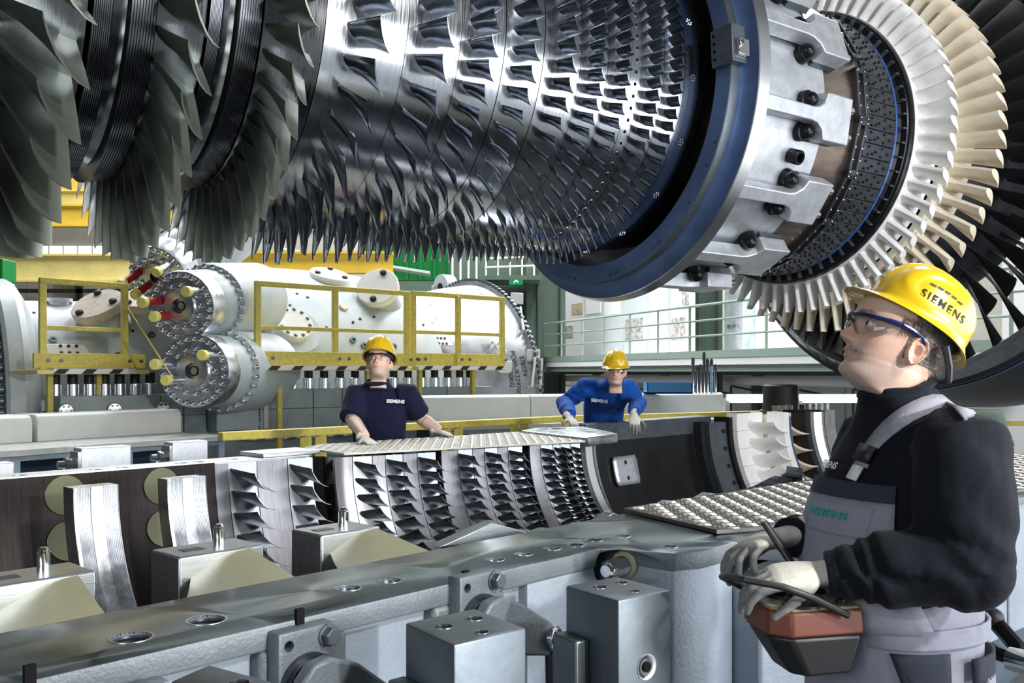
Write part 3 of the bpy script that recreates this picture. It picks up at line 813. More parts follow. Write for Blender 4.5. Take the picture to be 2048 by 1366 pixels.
# swirl marks left by the grinding wheel: brushed direction turns about scattered centres
def add_swirl(m):
    nt = m.node_tree; b = nt.nodes['Principled BSDF']
    b.inputs['Anisotropic'].default_value = .85; b.inputs['Roughness'].default_value = .34
    tc = nt.nodes.new('ShaderNodeTexCoord'); mp = nt.nodes.new('ShaderNodeMapping')
    mp.inputs['Scale'].default_value = (2.0, 2.6, 0)
    nt.links.new(tc.outputs['Object'], mp.inputs[0])
    vo = nt.nodes.new('ShaderNodeTexVoronoi'); vo.inputs['Scale'].default_value = 1.0; vo.feature = 'SMOOTH_F1'; vo.inputs['Smoothness'].default_value = .35
    nt.links.new(mp.outputs[0], vo.inputs['Vector'])
    sb = nt.nodes.new('ShaderNodeVectorMath'); sb.operation = 'SUBTRACT'
    nt.links.new(mp.outputs[0], sb.inputs[0]); nt.links.new(vo.outputs['Position'], sb.inputs[1])
    cr = nt.nodes.new('ShaderNodeVectorMath'); cr.operation = 'CROSS_PRODUCT'; cr.inputs[1].default_value = (0, 0, 1)
    nt.links.new(sb.outputs[0], cr.inputs[0])
    tx = nt.nodes.new('ShaderNodeVectorTransform'); tx.vector_type = 'VECTOR'; tx.convert_from = 'OBJECT'; tx.convert_to = 'WORLD'
    nt.links.new(cr.outputs[0], tx.inputs[0])
    nm = nt.nodes.new('ShaderNodeVectorMath'); nm.operation = 'NORMALIZE'; nt.links.new(tx.outputs[0], nm.inputs[0])
    nt.links.new(nm.outputs[0], b.inputs['Tangent'])
add_swirl(M['swirl'])
# --- bore walls
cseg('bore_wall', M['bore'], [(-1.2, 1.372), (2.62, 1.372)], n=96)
cseg('outer_shell', M['cast_grey'], [(-1.2, 1.62), (5.2, 1.62), (5.9, 2.35), (9.5, 2.4), (12, 2.2)], -172, -8, n=72)
# far flange of the compressor part
ff = MB().prism([cl(-1.2, 4.662, .93), cl(3.25, 4.662, .93), cl(3.25, 4.662), cl(-1.2, 4.662)], (0, .24, 0)).build('far_flange', M['brushed'], casing, bevel=.006)
hole = MB()
for x, y in ((40, 951), (190, 939), (245, 935), (370, 927), (410, 925), (480, 920), (545, 916)):
    s, n, z = c_on_z(x, y)
    hole.cyl(cl(s, 4.78, 1.06), cl(s, 4.78, 1.2), .034, n=20)
cut(ff, hole)
# raised nut strip on the far flange
MB().box2(cl(2.95, 4.70, 1.15), cl(3.35, 4.96, 1.175)).build('flange_pad', M['brushed'], casing, bevel=.004)
# --- rings carrying the seals, held between the guide vanes (half rings: far side grooved, near end face seen from above)
def seal_ring(s0, s1, ri, ro, a1=-.5, a0=-180):
    w = s1 - s0; prof = [(s0, ro), (s0, ri + .004)]
    for a, b in ((.06, .36), (.62, .97)):
        g = 9
        for k in range(g):
            u0 = s0 + w * lerp(a, b, k / g); du = w * (b - a) / g
            prof += [(u0, ri), (u0 + du * .55, ri), (u0 + du * .6, ri + .007), (u0 + du * .98, ri + .007)]
        prof += [(s0 + w * b + .004, ri + .003)]
    prof += [(s1, ri + .004), (s1, ro)]
    return cseg('seal_ring', M['steel'], prof, a0, a1, 72 if a1 > -10 else 24, closed=True, smooth=20)
for s0, s1, ri, ro, a1, nb in ((.72, .96, .84, .95, -130, 1), (1.20, 1.43, .84, .95, -130, 1), (1.65, 1.85, .84, .95, -.5, 1), (2.09, 2.29, .86, .96, -.5, 0)):
    r = seal_ring(s0, s1, ri, ro, a1, -180 if nb else -95)
    if not nb: continue
    # near end: inner shroud block with screw pockets and a guide pin
    e = MB().box2((s0 - .015, -ro - .05, -.22), (s1 + .01, -ri, .012)).build('shroud_block', M['brushed'], casing, loc=AXL, bevel=.006)
    MB().box2(((s0 + s1) / 2 - .085, -ro + .01, .008), ((s0 + s1) / 2 - .02, -ro + .05, .0135)).build('screw_pocket', M['dark_steel'], e, bevel=.002)
    pin = MB().rev(((s0 + s1) / 2 + .045, -(ri + ro) / 2, .01), (0, 0, 1), [(0, .016), (.045, .016), (.048, .013), (.052, .013), (.058, .008)], 14)
    pin.build('guide_pin', M['chrome'], e)
# --- olive guide vanes of the adjustable rows, near and far side, with their trunnion discs
def guide_vane(ds, drop=0.0):
    C = [c_on_n(*q) for q in ((385, 1148, 2.33), (492, 1094, 2.33), (368, 1205, 1.97), (590, 1158, 1.95))]
    C = [Vector(cl(c[0] + ds, c[1], c[2] - drop)) for c in C]
    rows = []
    for i in range(9):
        v = i / 8; row = []
        for j in range(13):
            u = j / 12
            p = C[0].lerp(C[1], u).lerp(C[2].lerp(C[3], u), v)
            p.z += .016 * math.sin(PI * u) * (1 - v) - .022 * math.sin(PI * v) * (1 - u); p.y -= .02 * math.sin(PI * u)
            row.append(p)
        rows.append(row)
    o = MB().sheet(rows, .010).build('guide_vane', M['olive'], casing, smooth=35)
    MB().rev(C[0].lerp(C[1], .22) + Vector((0, .03, .0)), (0, -1, -.1), [(0, .045), (.03, .045), (.04, .04), (.06, .03)], 24).build('trunnion', M['olive'], o, smooth=30)
for ds in (-.93, -.47, 0, .45): guide_vane(ds); guide_vane(ds, .26)
for s0 in (1.82, 2.31):
    for ph in (-4.2, -13.5, -23):
        a = math.radians(ph); c = Vector((s0, 1.372 * math.cos(a), 1.372 * math.sin(a)))
        MB().rev(c, (0, -math.cos(a), -math.sin(a)), [(0, .098), (.006, .098), (.008, .095)], 32).build('trunnion_disc', M['olive_dark'], casing, loc=AXL, smooth=20)
# --- vane carriers of the fixed rows with their guide vanes
RX = [2.62, 2.72, 3.08, 3.28, 3.30, 3.35, 3.6, 3.85, 3.98, 4.02, 4.2, 4.58, 4.70, 4.74, 4.85, 4.98, 5.1]
RR = [1.37, 1.37, 1.33, 1.30, 1.22, 1.18, 1.10, 1.05, 1.035, 1.06, 1.04, .945, .925, .93, .90, .84, .78]
def rb(s): return interp(s, RX, RR)
def carrier(a, b, m):
    pr = [(a, rb(a) + .10), (a, rb(a))]
    for k in range(1, 4): pr.append((lerp(a, b, k / 4), rb(lerp(a, b, k / 4))))
    pr += [(b, rb(b)), (b, rb(b) + .10)]
    cseg('vane_carrier', m, pr, -176, -.4, 72)
bands = [(2.622, 2.70, 0), (2.705, 2.87, 1), (2.875, 3.06, 0), (3.065, 3.22, 1),
         (3.31, 3.40, 0), (3.405, 3.52, 1), (3.525, 3.60, 0), (3.605, 3.72, 1), (3.725, 3.82, 0), (3.825, 3.96, 1),
         (4.03, 4.16, 0), (4.165, 4.27, 1), (4.275, 4.36, 0), (4.365, 4.46, 1), (4.465, 4.54, 0), (4.545, 4.66, 1),
         (4.735, 4.82, 0), (4.825, 4.91, 1), (4.915, 4.96, 1), (4.965, 5.03, 1), (5.035, 5.10, 1)]
for a, b, k in bands: carrier(a, b, M['carrier'] if k else M['carrier_grey'])
for a, b in ((3.225, 3.31), (3.96, 4.03), (4.66, 4.735)):
    cseg('carrier_gap', M['void'], [(a, rb(a) + .02), (a, rb(a) + .12), (b, rb(b) + .12), (b, rb(b) + .02)], -176, -.4, 48)
M['vane'] = mat('dark_vane_steel', (.26, .27, .30), .24, 1, rvar=.08, scale=6)
VANES = [  # s, pitch deg, count, axial chord, span deg, length
    (2.715, 5.2, 13, .15, -4.6, .23), (3.075, 5.2, 13, .13, -4.6, .20),
    (3.41, 5.0, 13, .125, -4.4, .18), (3.61, 5.0, 13, .12, -4.4, .17), (3.83, 4.6, 14, .115, -4.2, .16),
    (4.17, 4.5, 13, .10, -4.0, .135), (4.37, 4.2, 14, .095, -3.9, .125), (4.55, 4.0, 15, .09, -3.8, .12),
    (4.83, 3.8, 15, .075, -3.6, .10), (4.92, 3.7, 15, .06, -3.4, .09), (4.97, 3.6, 15, .055, -3.2, .08), (5.04, 3.4, 15, .05, -3.0, .07)]
for s, pit, n, ch, dp, ln in VANES:
    r0 = rb(s + ch / 2); r0 += .004
    me = blade_mesh('stator_vane', M['vane'], s, s + ch * 1.05, dp * .8, s + .01, s + ch * .95, dp * 1.25, r0, r0 - ln, .008, lean=-1.0, nc=7, ns=4, pw=1.9, fillet=.5)
    for k in range(n):
        obj('stator_vane', me, casing, loc=AXL, rot=(math.radians(-1.6 - k * pit), 0, 0))
# small holes tapped in the carriers
hb = MB()
for s, ph in ((2.80, -24), (3.15, -36), (3.5, -27), (3.7, -33), (3.95, -20), (4.3, -25), (4.62, -16), (4.6, -30), (4.2, -38)):
    a = math.radians(ph); r = rb(s); hb.rev((s, r * math.cos(a), r * math.sin(a)), (0, -math.cos(a), -math.sin(a)), [(0, .008), (.002, .008)], 10)
tag(hb.build('tapped_holes', M['void'], casing, loc=AXL), kind='stuff')
# diffuser lip at the end of the compressor part
cseg('diffuser_lip', M['chrome'], [(5.10, .86), (5.105, .775), (5.13, .755), (5.20, .75), (5.24, .77), (5.26, .86)], -150, -.5, 60)
cseg('diffuser_cone', M['steel'], [(5.26, .84), (5.5, .95), (5.6, 1.1)], -150, -.5, 48)
# bright corner block behind the walkway plate
cb = MB().prism([cl(s, n, 1.12) for s, n in ((5.13, 4.02), (5.62, 4.12), (6.15, 4.86), (5.72, 5.04), (5.40, 4.9))], (0, 0, .07)).build('corner_block', M['steel'], casing, bevel=.012, seg=3)
hole = MB(); hole.cyl(cl(5.72, 4.82, 1.05), cl(5.72, 4.82, 1.3), .09, n=24); cut(cb, hole)
# centre section: dark drum wall and its top rim
M['centre_black'] = mat('black_casing_wall', (.018, .018, .02), .28, .3, noise=.5, scale=3)  # near-black wall colour mottled by noise
cseg('centre_wall', M['centre_black'], [(5.9, 1.75), (8.15, 1.75), (8.2, 1.72)], -120, 0, 72)
MB().prism([cl(6.4, 5.03, 1.02), cl(8.5, 5.03, 1.02), cl(8.5, 5.03, 1.19), cl(6.4, 5.03, 1.19)], (0, .2, 0)).build('centre_flange', M['plain_steel'], casing, bevel=.006)
# patch plate screwed to the dark wall
s0, ph0 = 6.9, -13.4
rows = []
for i in range(7):
    a = math.radians(ph0 + 4.4 * (i - 3) / 3)
    rows.append([(s0 + .18 * (j - 3) / 3 * (1 - .12 * (abs(i - 3) == 3)), 1.735 * math.cos(a), 1.735 * math.sin(a)) for j in range(7)])
pp = MB().grid(rows).build('patch_plate', M['aluminium'], casing, loc=AXL)
so = pp.modifiers.new('Solid', 'SOLIDIFY'); so.thickness = .02
for da in (-2.4, 2.4):
    a = math.radians(ph0 + da)
    MB().rev((s0, 1.725 * math.cos(a), 1.725 * math.sin(a)), (0, -math.cos(a), -math.sin(a)), [(-.01, .02), (.012, .02)], 16).build('screw', M['black'], pp, )
# turbine part: stepped vane rings
cseg('seal_edge', M['black_metal'], [(8.15, 1.74), (8.16, 1.66), (8.22, 1.65), (8.24, 1.72)], -110, -.2, 60)
cseg('dark_shroud', M['plain_steel'], [(8.26, 1.75), (8.26, 1.62), (8.56, 1.60), (8.56, 1.75)], -110, -.6, 60)
bm_ = MB()
for k in range(8):
    a = math.radians(-4 - k * 6.5)
    bm_.rev((8.5, 1.60 * math.cos(a), 1.60 * math.sin(a)), (0, -math.cos(a), -math.sin(a)), [(-.01, .022), (.015, .022), (.02, .012)], 10)
tag(bm_.build('shroud_bolts', M['black'], casing, loc=AXL), kind='stuff')
cseg('dark_shroud', M['black_metal'], [(8.57, 1.75), (8.57, 1.57), (8.62, 1.56), (8.62, 1.75)], -110, 1.0, 60)
def vane_ring(s0, s1, r, m, n, pit, a0):
    for k in range(n):
        mb = MB(); rows = []
        for s, rr in ((s0, r + .12), (s0, r), (s1, r * .985), (s1, r + .12)):
            rows.append([(s, rr * math.cos(math.radians(a0 - k * pit - pit * .985 * j / 4)), rr * math.sin(math.radians(a0 - k * pit - pit * .985 * j / 4))) for j in range(5)])
        mb.grid(rows).build('vane_platform', m, casing, loc=AXL, smooth=30)
vane_ring(8.64, 9.15, 1.52, M['ceramic_white'], 10, 7.0, 2.5)
me = blade_mesh('turbine_vane', M['ceramic_white'], 8.85, 9.25, -5.0, 8.87, 9.2, -5.5, 1.52, 1.22, .04, nc=7, ns=3, pw=2.0, fillet=.5)
for k in range(10): obj('turbine_vane', me, casing, loc=AXL, rot=(math.radians(-1 - k * 7.0), 0, 0))
cseg('vane_inner_shroud', M['ceramic_white'], [(9.16, 1.45), (9.17, 1.26), (9.27, 1.25), (9.27, 1.45)], -110, 3, 60)
cseg('vane_inner_seal', M['blue_ring'], [(9.28, 1.45), (9.28, 1.26), (9.34, 1.26), (9.34, 1.5)], -110, 1, 60)
vane_ring(9.40, 10.05, 1.62, M['ceramic_cream'], 9, 7.5, 1)
me = blade_mesh('turbine_vane', M['ceramic_cream'], 9.42, 9.98, -5, 9.46, 9.95, -5.5, 1.62, 1.34, .06, nc=7, ns=3, pw=2.0, fillet=.4)
for k in range(8): obj('turbine_vane', me, casing, loc=AXL, rot=(math.radians(-3 - k * 8), 0, 0))
cseg('dark_shroud', M['black_metal'], [(10.03, 1.7), (10.03, 1.42), (10.16, 1.42), (10.16, 1.7)], -110, 2, 60)
cseg('bright_shroud', M['steel'], [(10.2, 1.7), (10.2, 1.50), (10.42, 1.50), (10.5, 1.44), (10.56, 1.44), (10.56, 1.7)], -110, 1, 60)
cseg('brown_shroud', M['drum_dark'], [(10.6, 1.7), (10.6, 1.50), (10.72, 1.50), (10.72, 1.7)], -110, 1.5, 60)
cseg('bright_shroud', M['steel'], [(10.76, 1.7), (10.76, 1.54), (11.1, 1.54), (11.2, 1.7)], -110, 1, 60)
for k in range(9):
    MB().box2(cl(9.9 + k * .17, 4.98, 1.16), cl(9.93 + k * .17, 5.06, 1.26)).build('fin', M['steel'], casing)
# --- near flange: ground top surface with threaded holes
top = [(-1.2, 1.589), (2.08, 1.589), (2.12, 1.52), (2.17, 1.40), (2.26, 1.36), (2.44, 1.36), (2.52, 1.20), (4.6, .95), (6.0, 1.0), (6.0, 1.75), (4.2, 1.78), (2.6, 1.93), (-1.2, 1.916)]
nf = MB().prism([cl(s, n, 1.10) for s, n in top], (0, 0, .05)).build('near_flange', [M['swirl']], casing, bevel=.005, seg=2)
NFH = ((263, 1275, .050), (413, 1240, .050), (697, 1176, .038), (780, 1161, .036), (990, 1119, .034), (1047, 1108, .034), (1104, 1097, .034), (1153, 1090, .03), (1189, 1080, .033), (1246, 1072, .032), (1340, 1093, .030))
hole = MB(); rim = []
for x, y, r in NFH:
    s, n, z = c_on_z(x, y); r = r * .74
    hole.cyl(cl(s, n, .98), cl(s, n, 1.2), r, n=28); rim.append((s, n, r))
sA = (2.112, 1.52, 1.098); zA = sA[2]
cut(nf, MB().cyl(cl(sA[0], 1.25, zA), cl(sA[0], 1.68, zA), .052, n=32))
cut(nf, hole)
# the ground finish is on the top only; the flanks keep the casting paint
nf.data.materials.append(M['cast_grey'])
for p in nf.data.polygons: p.material_index = 0 if p.normal.z > .5 else 1
for s, n, r in rim:
    MB().rev(cl(s, n, CZ), (0, 0, 1), [(-.003, r * 1.0), (.0009, r * 1.0), (.0009, r * 1.09), (-.001, r * 1.10)], 32, cap=False).build('hole_rim', M['steel'], nf, smooth=20)
    pr = [(-.006, r * .995), (-.010, r * .93)]
    for k in range(6): pr += [(-.014 - k * .009, r * .95), (-.0185 - k * .009, r * .84)]
    MB().rev(cl(s, n, CZ), (0, 0, 1), pr, 28, cap=False).build('thread', M['dark_steel'], nf)
    MB().cyl(cl(s, n, 1.078), cl(s, n, 1.082), r * .96, n=20).build('hole_bottom', M['void'], nf)
# --- near side wall below the flange: pads that carry the lever brackets, shallow pale pockets between
wall = MB().prism([cl(-1.2, 1.625, .1), cl(1.78, 1.625, .1), cl(1.78, 1.625, 1.105), cl(-1.2, 1.625, 1.105)], (0, .2, 0)).build('side_wall', M['cast_light'], casing)
def pad(s0, s1, z0=.35, n0=1.588):
    return MB().prism([cl(s, n0, z) for s, z in ((s0, z0), (s1, z0), (s1, 1.103), (s0, 1.103))], (0, .12, 0)).build('bracket_pad', M['cast_grey'], casing, bevel=.014, seg=3)
pads = []
for x0, x1 in ((-60, 188), (515, 690), (862, 1005)):
    s0 = c_on_n(x0, 1260, 1.6)[0]; s1 = c_on_n(x1, 1230, 1.6)[0]
    pads.append((s0, s1)); pad(s0, s1)
# slot notches on each pad
for x, y in ((600, 1243), (932, 1163), (60, 1362)):
    s, n, z = c_on_n(x, y, 1.585)
    MB().box2(cl(s - .009, 1.582, z - .026), cl(s + .009, 1.592, z + .026)).build('slot', M['void'], casing)
# half round recess and threaded stud near the lug
lug = MB().prism([cl(s, n, .30) for s, n in ((1.78, 1.594), (2.08, 1.594), (2.12, 1.525), (2.17, 1.405), (2.26, 1.365), (2.43, 1.365), (2.43, 1.72), (1.78, 1.72))], (0, 0, .802)).build('flange_lug', M['cast_light'], casing, bevel=.008)
hole = MB().cyl(cl(sA[0], 1.25, zA), cl(sA[0], 1.68, zA), .052, n=32); cut(lug, hole)
p = cl(sA[0] + .055, 1.555, zA + .002)
MB().rev(p, (-1, -.12, 0), [(-.03, .040), (.022, .040), (.026, .034)], 26).build('stud_collar', M['olive'], lug, smooth=30)
pr = [(.02, .022), (.03, .022)]
for k in range(11): pr += [(.032 + k * .0075, .0270), (.0358 + k * .0075, .0220)]
pr += [(.118, .022), (.126, .016)]
MB().rev(p, (-1, -.12, 0), pr, 24).build('threaded_stud', M['chrome'], lug, smooth=20)
# smooth vertical ribs to the right of the lug
for x0, x1, m, n0 in ((1372, 1440, 'cast_light', 1.30), (1440, 1482, 'cast_light', 1.24)):
    pass
MB().prism([cl(s, n, .05) for s, n in ((2.44, 1.28), (2.62, 1.22), (2.66, 1.24), (2.66, 1.6), (2.44, 1.6))], (0, 0, .975)).build('flange_rib', M['cast_light'], casing, bevel=.01)
sh = MB(); rows = []
for k in range(15):
    a = math.radians(196 + k * 5.5); rr_ = 2.22
    rows.append([(s, rr_ * math.cos(a) * f_ , rr_ * math.sin(a) * f_) for s, f_ in ((2.7, .985), (3.4, 1.0), (6.5, 1.0))])
sh.grid(rows).build('belly_shell', mat('blue_grey_painted_shell', (.16, .22, .27), .4, .2, noise=.2, scale=4), casing, loc=AXL)
# pale panels on the wide flange to the right of the foreground man
for k in range(5):
    a, b = 3.55 + k * .42, 3.55 + k * .42 + .405
    n0 = interp(a, [2.52, 4.6, 6], [1.2, .95, 1.0]); n1 = interp(b, [2.52, 4.6, 6], [1.2, .95, 1.0])
    MB().prism([cl(a, n0 + .0, .62), cl(b, n1 + .0, .62), cl(b, n1, 1.125), cl(a, n0, 1.125)], (0, .05, 0)).build('flange_panel', M['cast_light'], casing, bevel=.006)
# --- lever brackets with rods
def lever(x, y, n0=1.578, k=.80, rod=True, armlen=.20):
    s, n, z = c_on_n(x, y, n0)
    o3 = cl(s, n0, z)
    def L(a, b, c): return o3 + Vector((a, b, c)) * k
    lv = MB().box2(L(-.085, -.035, -.11), L(.085, .02, .085)).build('lever_bracket', M['cast_grey'], casing, bevel=.005)
    hole = MB().cyl(L(-.055, -.1, .05), L(-.055, .1, .05), .014 * k, n=16); cut(lv, hole)
    MB().hexbolt(L(.06, -.035, .055), (0, -1, 0), .024 * k, .03 * k).build('hex_bolt', M['plain_steel'], lv)
    c = L(0, -.035, -.06)
    MB().rev(c, (0, -1, 0), [(0, .085 * k), (.012 * k, .085 * k), (.012 * k, .075 * k), (.03 * k, .075 * k)], 26).build('bearing_ring', M['dark_steel'], lv)
    pts = []
    for a, r in ((80, .085), (115, .085), (150, .08), (190, .085), (235, .09), (270, .085)):
        pts.append((r * math.cos(math.radians(a)), r * math.sin(math.radians(a))))
    pts += [(armlen - .02, -.135), (armlen + .02, -.115), (armlen + .025, -.06), (armlen - .01, -.03), (.10, .05)]
    arm = MB().prism([c + Vector((px, -.035, pz)) * k for px, pz in pts], (0, -.045 * k, 0)).build('lever_arm', M['cast_grey'], lv, bevel=.007)
    MB().hexbolt(c + Vector((-.01, -.08, -.035)) * k, (0, -1, 0), .018 * k, .022 * k).build('hex_bolt', M['plain_steel'], arm)
    e = c + Vector((armlen + .0, -.08, -.085)) * k
    ax = Vector((.35, -1, 0)).normalized()
    MB().rev(e, ax, [(-.05 * k, .030 * k), (0, .030 * k), (.002, .040 * k), (.010 * k, .040 * k), (.012 * k, .034 * k), (.018 * k, .034 * k)], 18).build('washer', M['chrome'], arm)
    MB().rev(e + ax * .018 * k, ax, [(0, .026 * k), (.024 * k, .026 * k), (.026 * k, .022 * k)], 6).build('nut', M['brass'], arm)
    MB().rev(e + ax * .04 * k, ax, [(0, .012 * k), (.016 * k, .012 * k), (.02 * k, .008 * k)], 10).build('stud_end', M['plain_steel'], arm)
    if rod:
        MB().tube([e + Vector((0, .01, -.02)), e + Vector((.03, .02, -.6))], .014, 12).build('push_rod', M['dark_steel'], arm)
M['brass'] = mat('brass_tinted', (.45, .40, .30), .3, 1)
lever(600, 1318, armlen=.21)
lever(945, 1200, armlen=.24)
lever(250, 1450, rod=False)
# --- jacking blocks bolted in front of the casing wall
def block(px, holes, zt, zb, name_lab, cap=None, step=None):
    P = [on_z(x, y, zt) for x, y in px]
    inv = casing.matrix_world
    loc = [Vector((p.dot(cd) - CS0, p.dot(cn) - CN0, zt)) for p in P]
    # rectangle from the three measured corners
    a, b, c = loc
    dd = a + (c - b)
    o = MB().prism([Vector((q.x, q.y, zb)) for q in (a, b, c, dd)], (0, 0, zt - zb)).build('jacking_block', M['plain_steel'], casing, bevel=.005, seg=2)
    hm = MB(); rims = []
    for x, y, r in holes:
        q = on_z(x, y, zt); lq = Vector((q.dot(cd) - CS0, q.dot(cn) - CN0, zt))
        hm.cyl(lq - Vector((0, 0, .06)), lq + Vector((0, 0, .02)), r, n=24); rims.append((lq, r))
    if holes: cut(o, hm)
    for lq, r in rims:
        pr = [(-.001, r), (-.006, r * .97)]
        for k in range(5): pr += [(-.009 - k * .006, r * .97), (-.012 - k * .006, r * .88)]
        MB().rev(lq, (0, 0, 1), pr, 24, cap=False).build('thread', M['dark_steel'], o)
        MB().rev(lq, (0, 0, 1), [(-.003, r), (.0008, r), (.0008, r * 1.10), (-.001, r * 1.11)], 28, cap=False).build('hole_rim', M['steel'], o, smooth=20)
    return o, loc
A_, la = block(((810, 1245), (908, 1290), (1053, 1256)), ((887, 1253, .0165), (949, 1237, .0165), (963, 1264, .013)), 1.17, .45, '')
B_, lb = block(((1131, 1171), (1237, 1201), (1342, 1180)), ((1199, 1174, .016), (1243, 1165, .015), (1269, 1182, .012)), 1.17, .45, '')
C_, lc = block(((340, 1362), (470, 1400), (545, 1362)), ((478, 1366, .016),), 1.17, .45, '')
e1 = (lb[2] - lb[1]).normalized(); nb = Vector((e1.y, -e1.x, 0))
cw = lb[1] + (lb[2] - lb[1]) * .52 + Vector((0, 0, -.155))
MB().rev(cw, nb, [(0, .028), (.002, .028), (.002, .022), (-.002, .016)], 20).build('plug', M['chrome'], B_)
MB().rev(cw, nb, [(.0, .011), (.0035, .011)], 14).build('plug_socket', M['void'], B_)
# ledges beside the blocks
for L in (la, lb):
    a, b, c = L; u = (a - b).normalized(); v = (c - b).normalized()
    MB().prism([Vector((q.x, q.y, .45)) for q in (a - v * .04 + u * .0, b - v * .04 + u * .09, b + u * .09, a)], (0, 0, .62)).build('block_ledge', M['plain_steel'], casing, bevel=.006)
MB().prism([cl(-1.0, 1.05, .25), cl(2.6, 1.05, .25), cl(2.6, 1.05, .46), cl(-1.0, 1.05, .46)], (0, .6, 0)).build('support_ledge', M['cast_grey'], casing, bevel=.01)
for s in (-.5, 1.0, 2.4, 4.5, 7.5):
    MB().box2(cl(s - .2, 1.6 if s < 3 else 1.5, 0), cl(s + .2, 4.9, .45 if s < 3 else .2)).build('support_beam', M['dark_steel'], casing, bevel=.02)
# ================================================================ walkway tread plates lying on the flanges
def tread_plate(name, label, poly, zt, pitch, sheet='plate'):
    w0 = cworld(*poly[0], 0)
    c = Vector((0, 0, 0))
    for s, n in poly: c += cworld(s, n, 0)
    c /= len(poly)
    t = thing(name, label, 'tread plate', (c.x, c.y, zt), frame_z(CA))
    def lc_(s, n): return Vector(((cworld(s, n, 0) - c).dot(cd), (cworld(s, n, 0) - c).dot(cn), 0))
    P = [lc_(*q) for q in poly]
    MB().prism(P, (0, 0, .012)).build('sheet', M[sheet], t)
    def inside(x, y):
        k = False; n = len(P)
        for i in range(n):
            a, b = P[i], P[i - 1]
            if (a.y > y) != (b.y > y) and x < (b.x - a.x) * (y - a.y) / (b.y - a.y) + a.x: k = not k
        return k
    mb = MB(); xs = [p.x for p in P]; ys = [p.y for p in P]
    i = 0; x = min(xs)
    while x < max(xs):
        y = min(ys); j = 0
        while y < max(ys):
            ang = PI / 4 if (i + j) % 2 else -PI / 4
            ux, uy = math.cos(ang), math.sin(ang); vx, vy = -uy, ux
            for q in (-1, 0, 1):
                cx, cy = x + vx * q * pitch * .27, y + vy * q * pitch * .27
                L, W = pitch * .40, pitch * .085
                if all(inside(cx + sx * ux * L + 0, cy + sx * uy * L) for sx in (-1, 1)):
                    mb.add([(cx - ux * L, cy - uy * L, .012), (cx - vx * W, cy - vy * W, .012), (cx + ux * L, cy + uy * L, .012), (cx + vx * W, cy + vy * W, .012),
                            (cx - ux * L * .7, cy - uy * L * .7, .0155), (cx - vx * W * .5, cy - vy * W * .5, .0155), (cx + ux * L * .7, cy + uy * L * .7, .0155), (cx + vx * W * .5, cy + vy * W * .5, .0155)],
                           [(0, 1, 5, 4), (1, 2, 6, 5), (2, 3, 7, 6), (3, 0, 4, 7), (4, 5, 6, 7)])
            y += pitch; j += 1
        x += pitch; i += 1
    tag(mb.build('tread_pattern', M['tread'], t, smooth=0), kind='stuff')
    return t
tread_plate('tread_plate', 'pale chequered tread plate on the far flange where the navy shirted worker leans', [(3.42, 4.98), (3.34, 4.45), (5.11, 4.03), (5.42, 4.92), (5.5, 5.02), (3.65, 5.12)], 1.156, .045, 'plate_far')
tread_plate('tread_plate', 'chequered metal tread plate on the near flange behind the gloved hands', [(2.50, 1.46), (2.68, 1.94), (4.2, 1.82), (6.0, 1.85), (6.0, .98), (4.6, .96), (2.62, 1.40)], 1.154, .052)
# ends of the near side vane segments that stand above the flange edge
for q in (((880, 1094), (985, 1046), (1040, 1060), (1085, 1072), (990, 1085)), ((1040, 1082), (1098, 1058), (1108, 1058), (1108, 1070), (1075, 1078)), ((1110, 1072), (1165, 1048), (1240, 1044), (1180, 1066)), ((1182, 1058), (1228, 1026), (1240, 1030), (1240, 1046)), ((1290, 1032), (1345, 1002), (1366, 1004), (1366, 1014)), ((1366, 1020), (1425, 986), (1445, 990), (1440, 1002))):
    P = [c_on_n(x, y, 1.99) for x, y in q]
    MB().prism([cl(*p) for p in P], (0, .05, 0)).build('vane_segment_end', M['brushed'], casing, bevel=.003)
# black toggle clamp on the belly of the casing beside the foreground man
def w2c(p): return Vector((p.dot(cd) - CS0, p.dot(cn) - CN0, p.z))
A, B, C, D = (w2c(at(*q)) for q in ((1985, 1238, 3.25), (2040, 1300, 3.15), (1945, 1288, 3.2), (2050, 1325, 3.05)))
tc_ = MB().tube([A, B, D], .028, 10).build('clamp_lever', M['black_metal'], casing)
MB().tube([C, D], .026, 10).build('clamp_arm', M['black_metal'], tc_)
MB().sphere(A, .04, 12, 8).build('clamp_knob', M['black'], tc_, smooth=80)
MB().rev(D, (-.3, -1, 0), [(-.05, .04), (.02, .04), (.03, .03), (.03, .018), (.0, .016)], 18).build('clamp_pivot', M['chrome'], tc_)
MB().tube([C, C + Vector((.05, .35, 0))], .03, 8).build('clamp_mount', M['black_metal'], tc_)
# ================================================================ assembled turbine casing in the background
BA = math.radians(52)
bd = Vector((math.sin(BA), math.cos(BA), 0)); bn = Vector((-math.cos(BA), math.sin(BA), 0))
BN, BZ = 13.9, 1.17
M['mach'] = mat('pale_grey_machine_paint', (.50, .55, .565), .42, 0, noise=.18, scale=3, var=(.42, .475, .50), bump=.04, bscale=30)
M['mach_blue'] = mat('blue_grey_machine_paint', (.33, .40, .41), .45, 0, noise=.25, scale=4)
M['beige'] = mat('beige_dusty_cover', (.72, .64, .54), .6, 0, noise=.3, scale=14, var=(.55, .46, .38))
M['mach_white'] = mat('white_cover_paint', (.82, .81, .76), .5, 0, noise=.08, scale=5)
M['tail'] = mat('bare_sheet_steel', (.55, .56, .58), .38, .8, noise=.3, scale=4, rvar=.1)
M['red'] = mat('red_protective_sleeve', (.45, .01, .02), .5)
M['cap_yellow'] = mat('yellow_plastic_cap', (.86, .78, .22), .4)
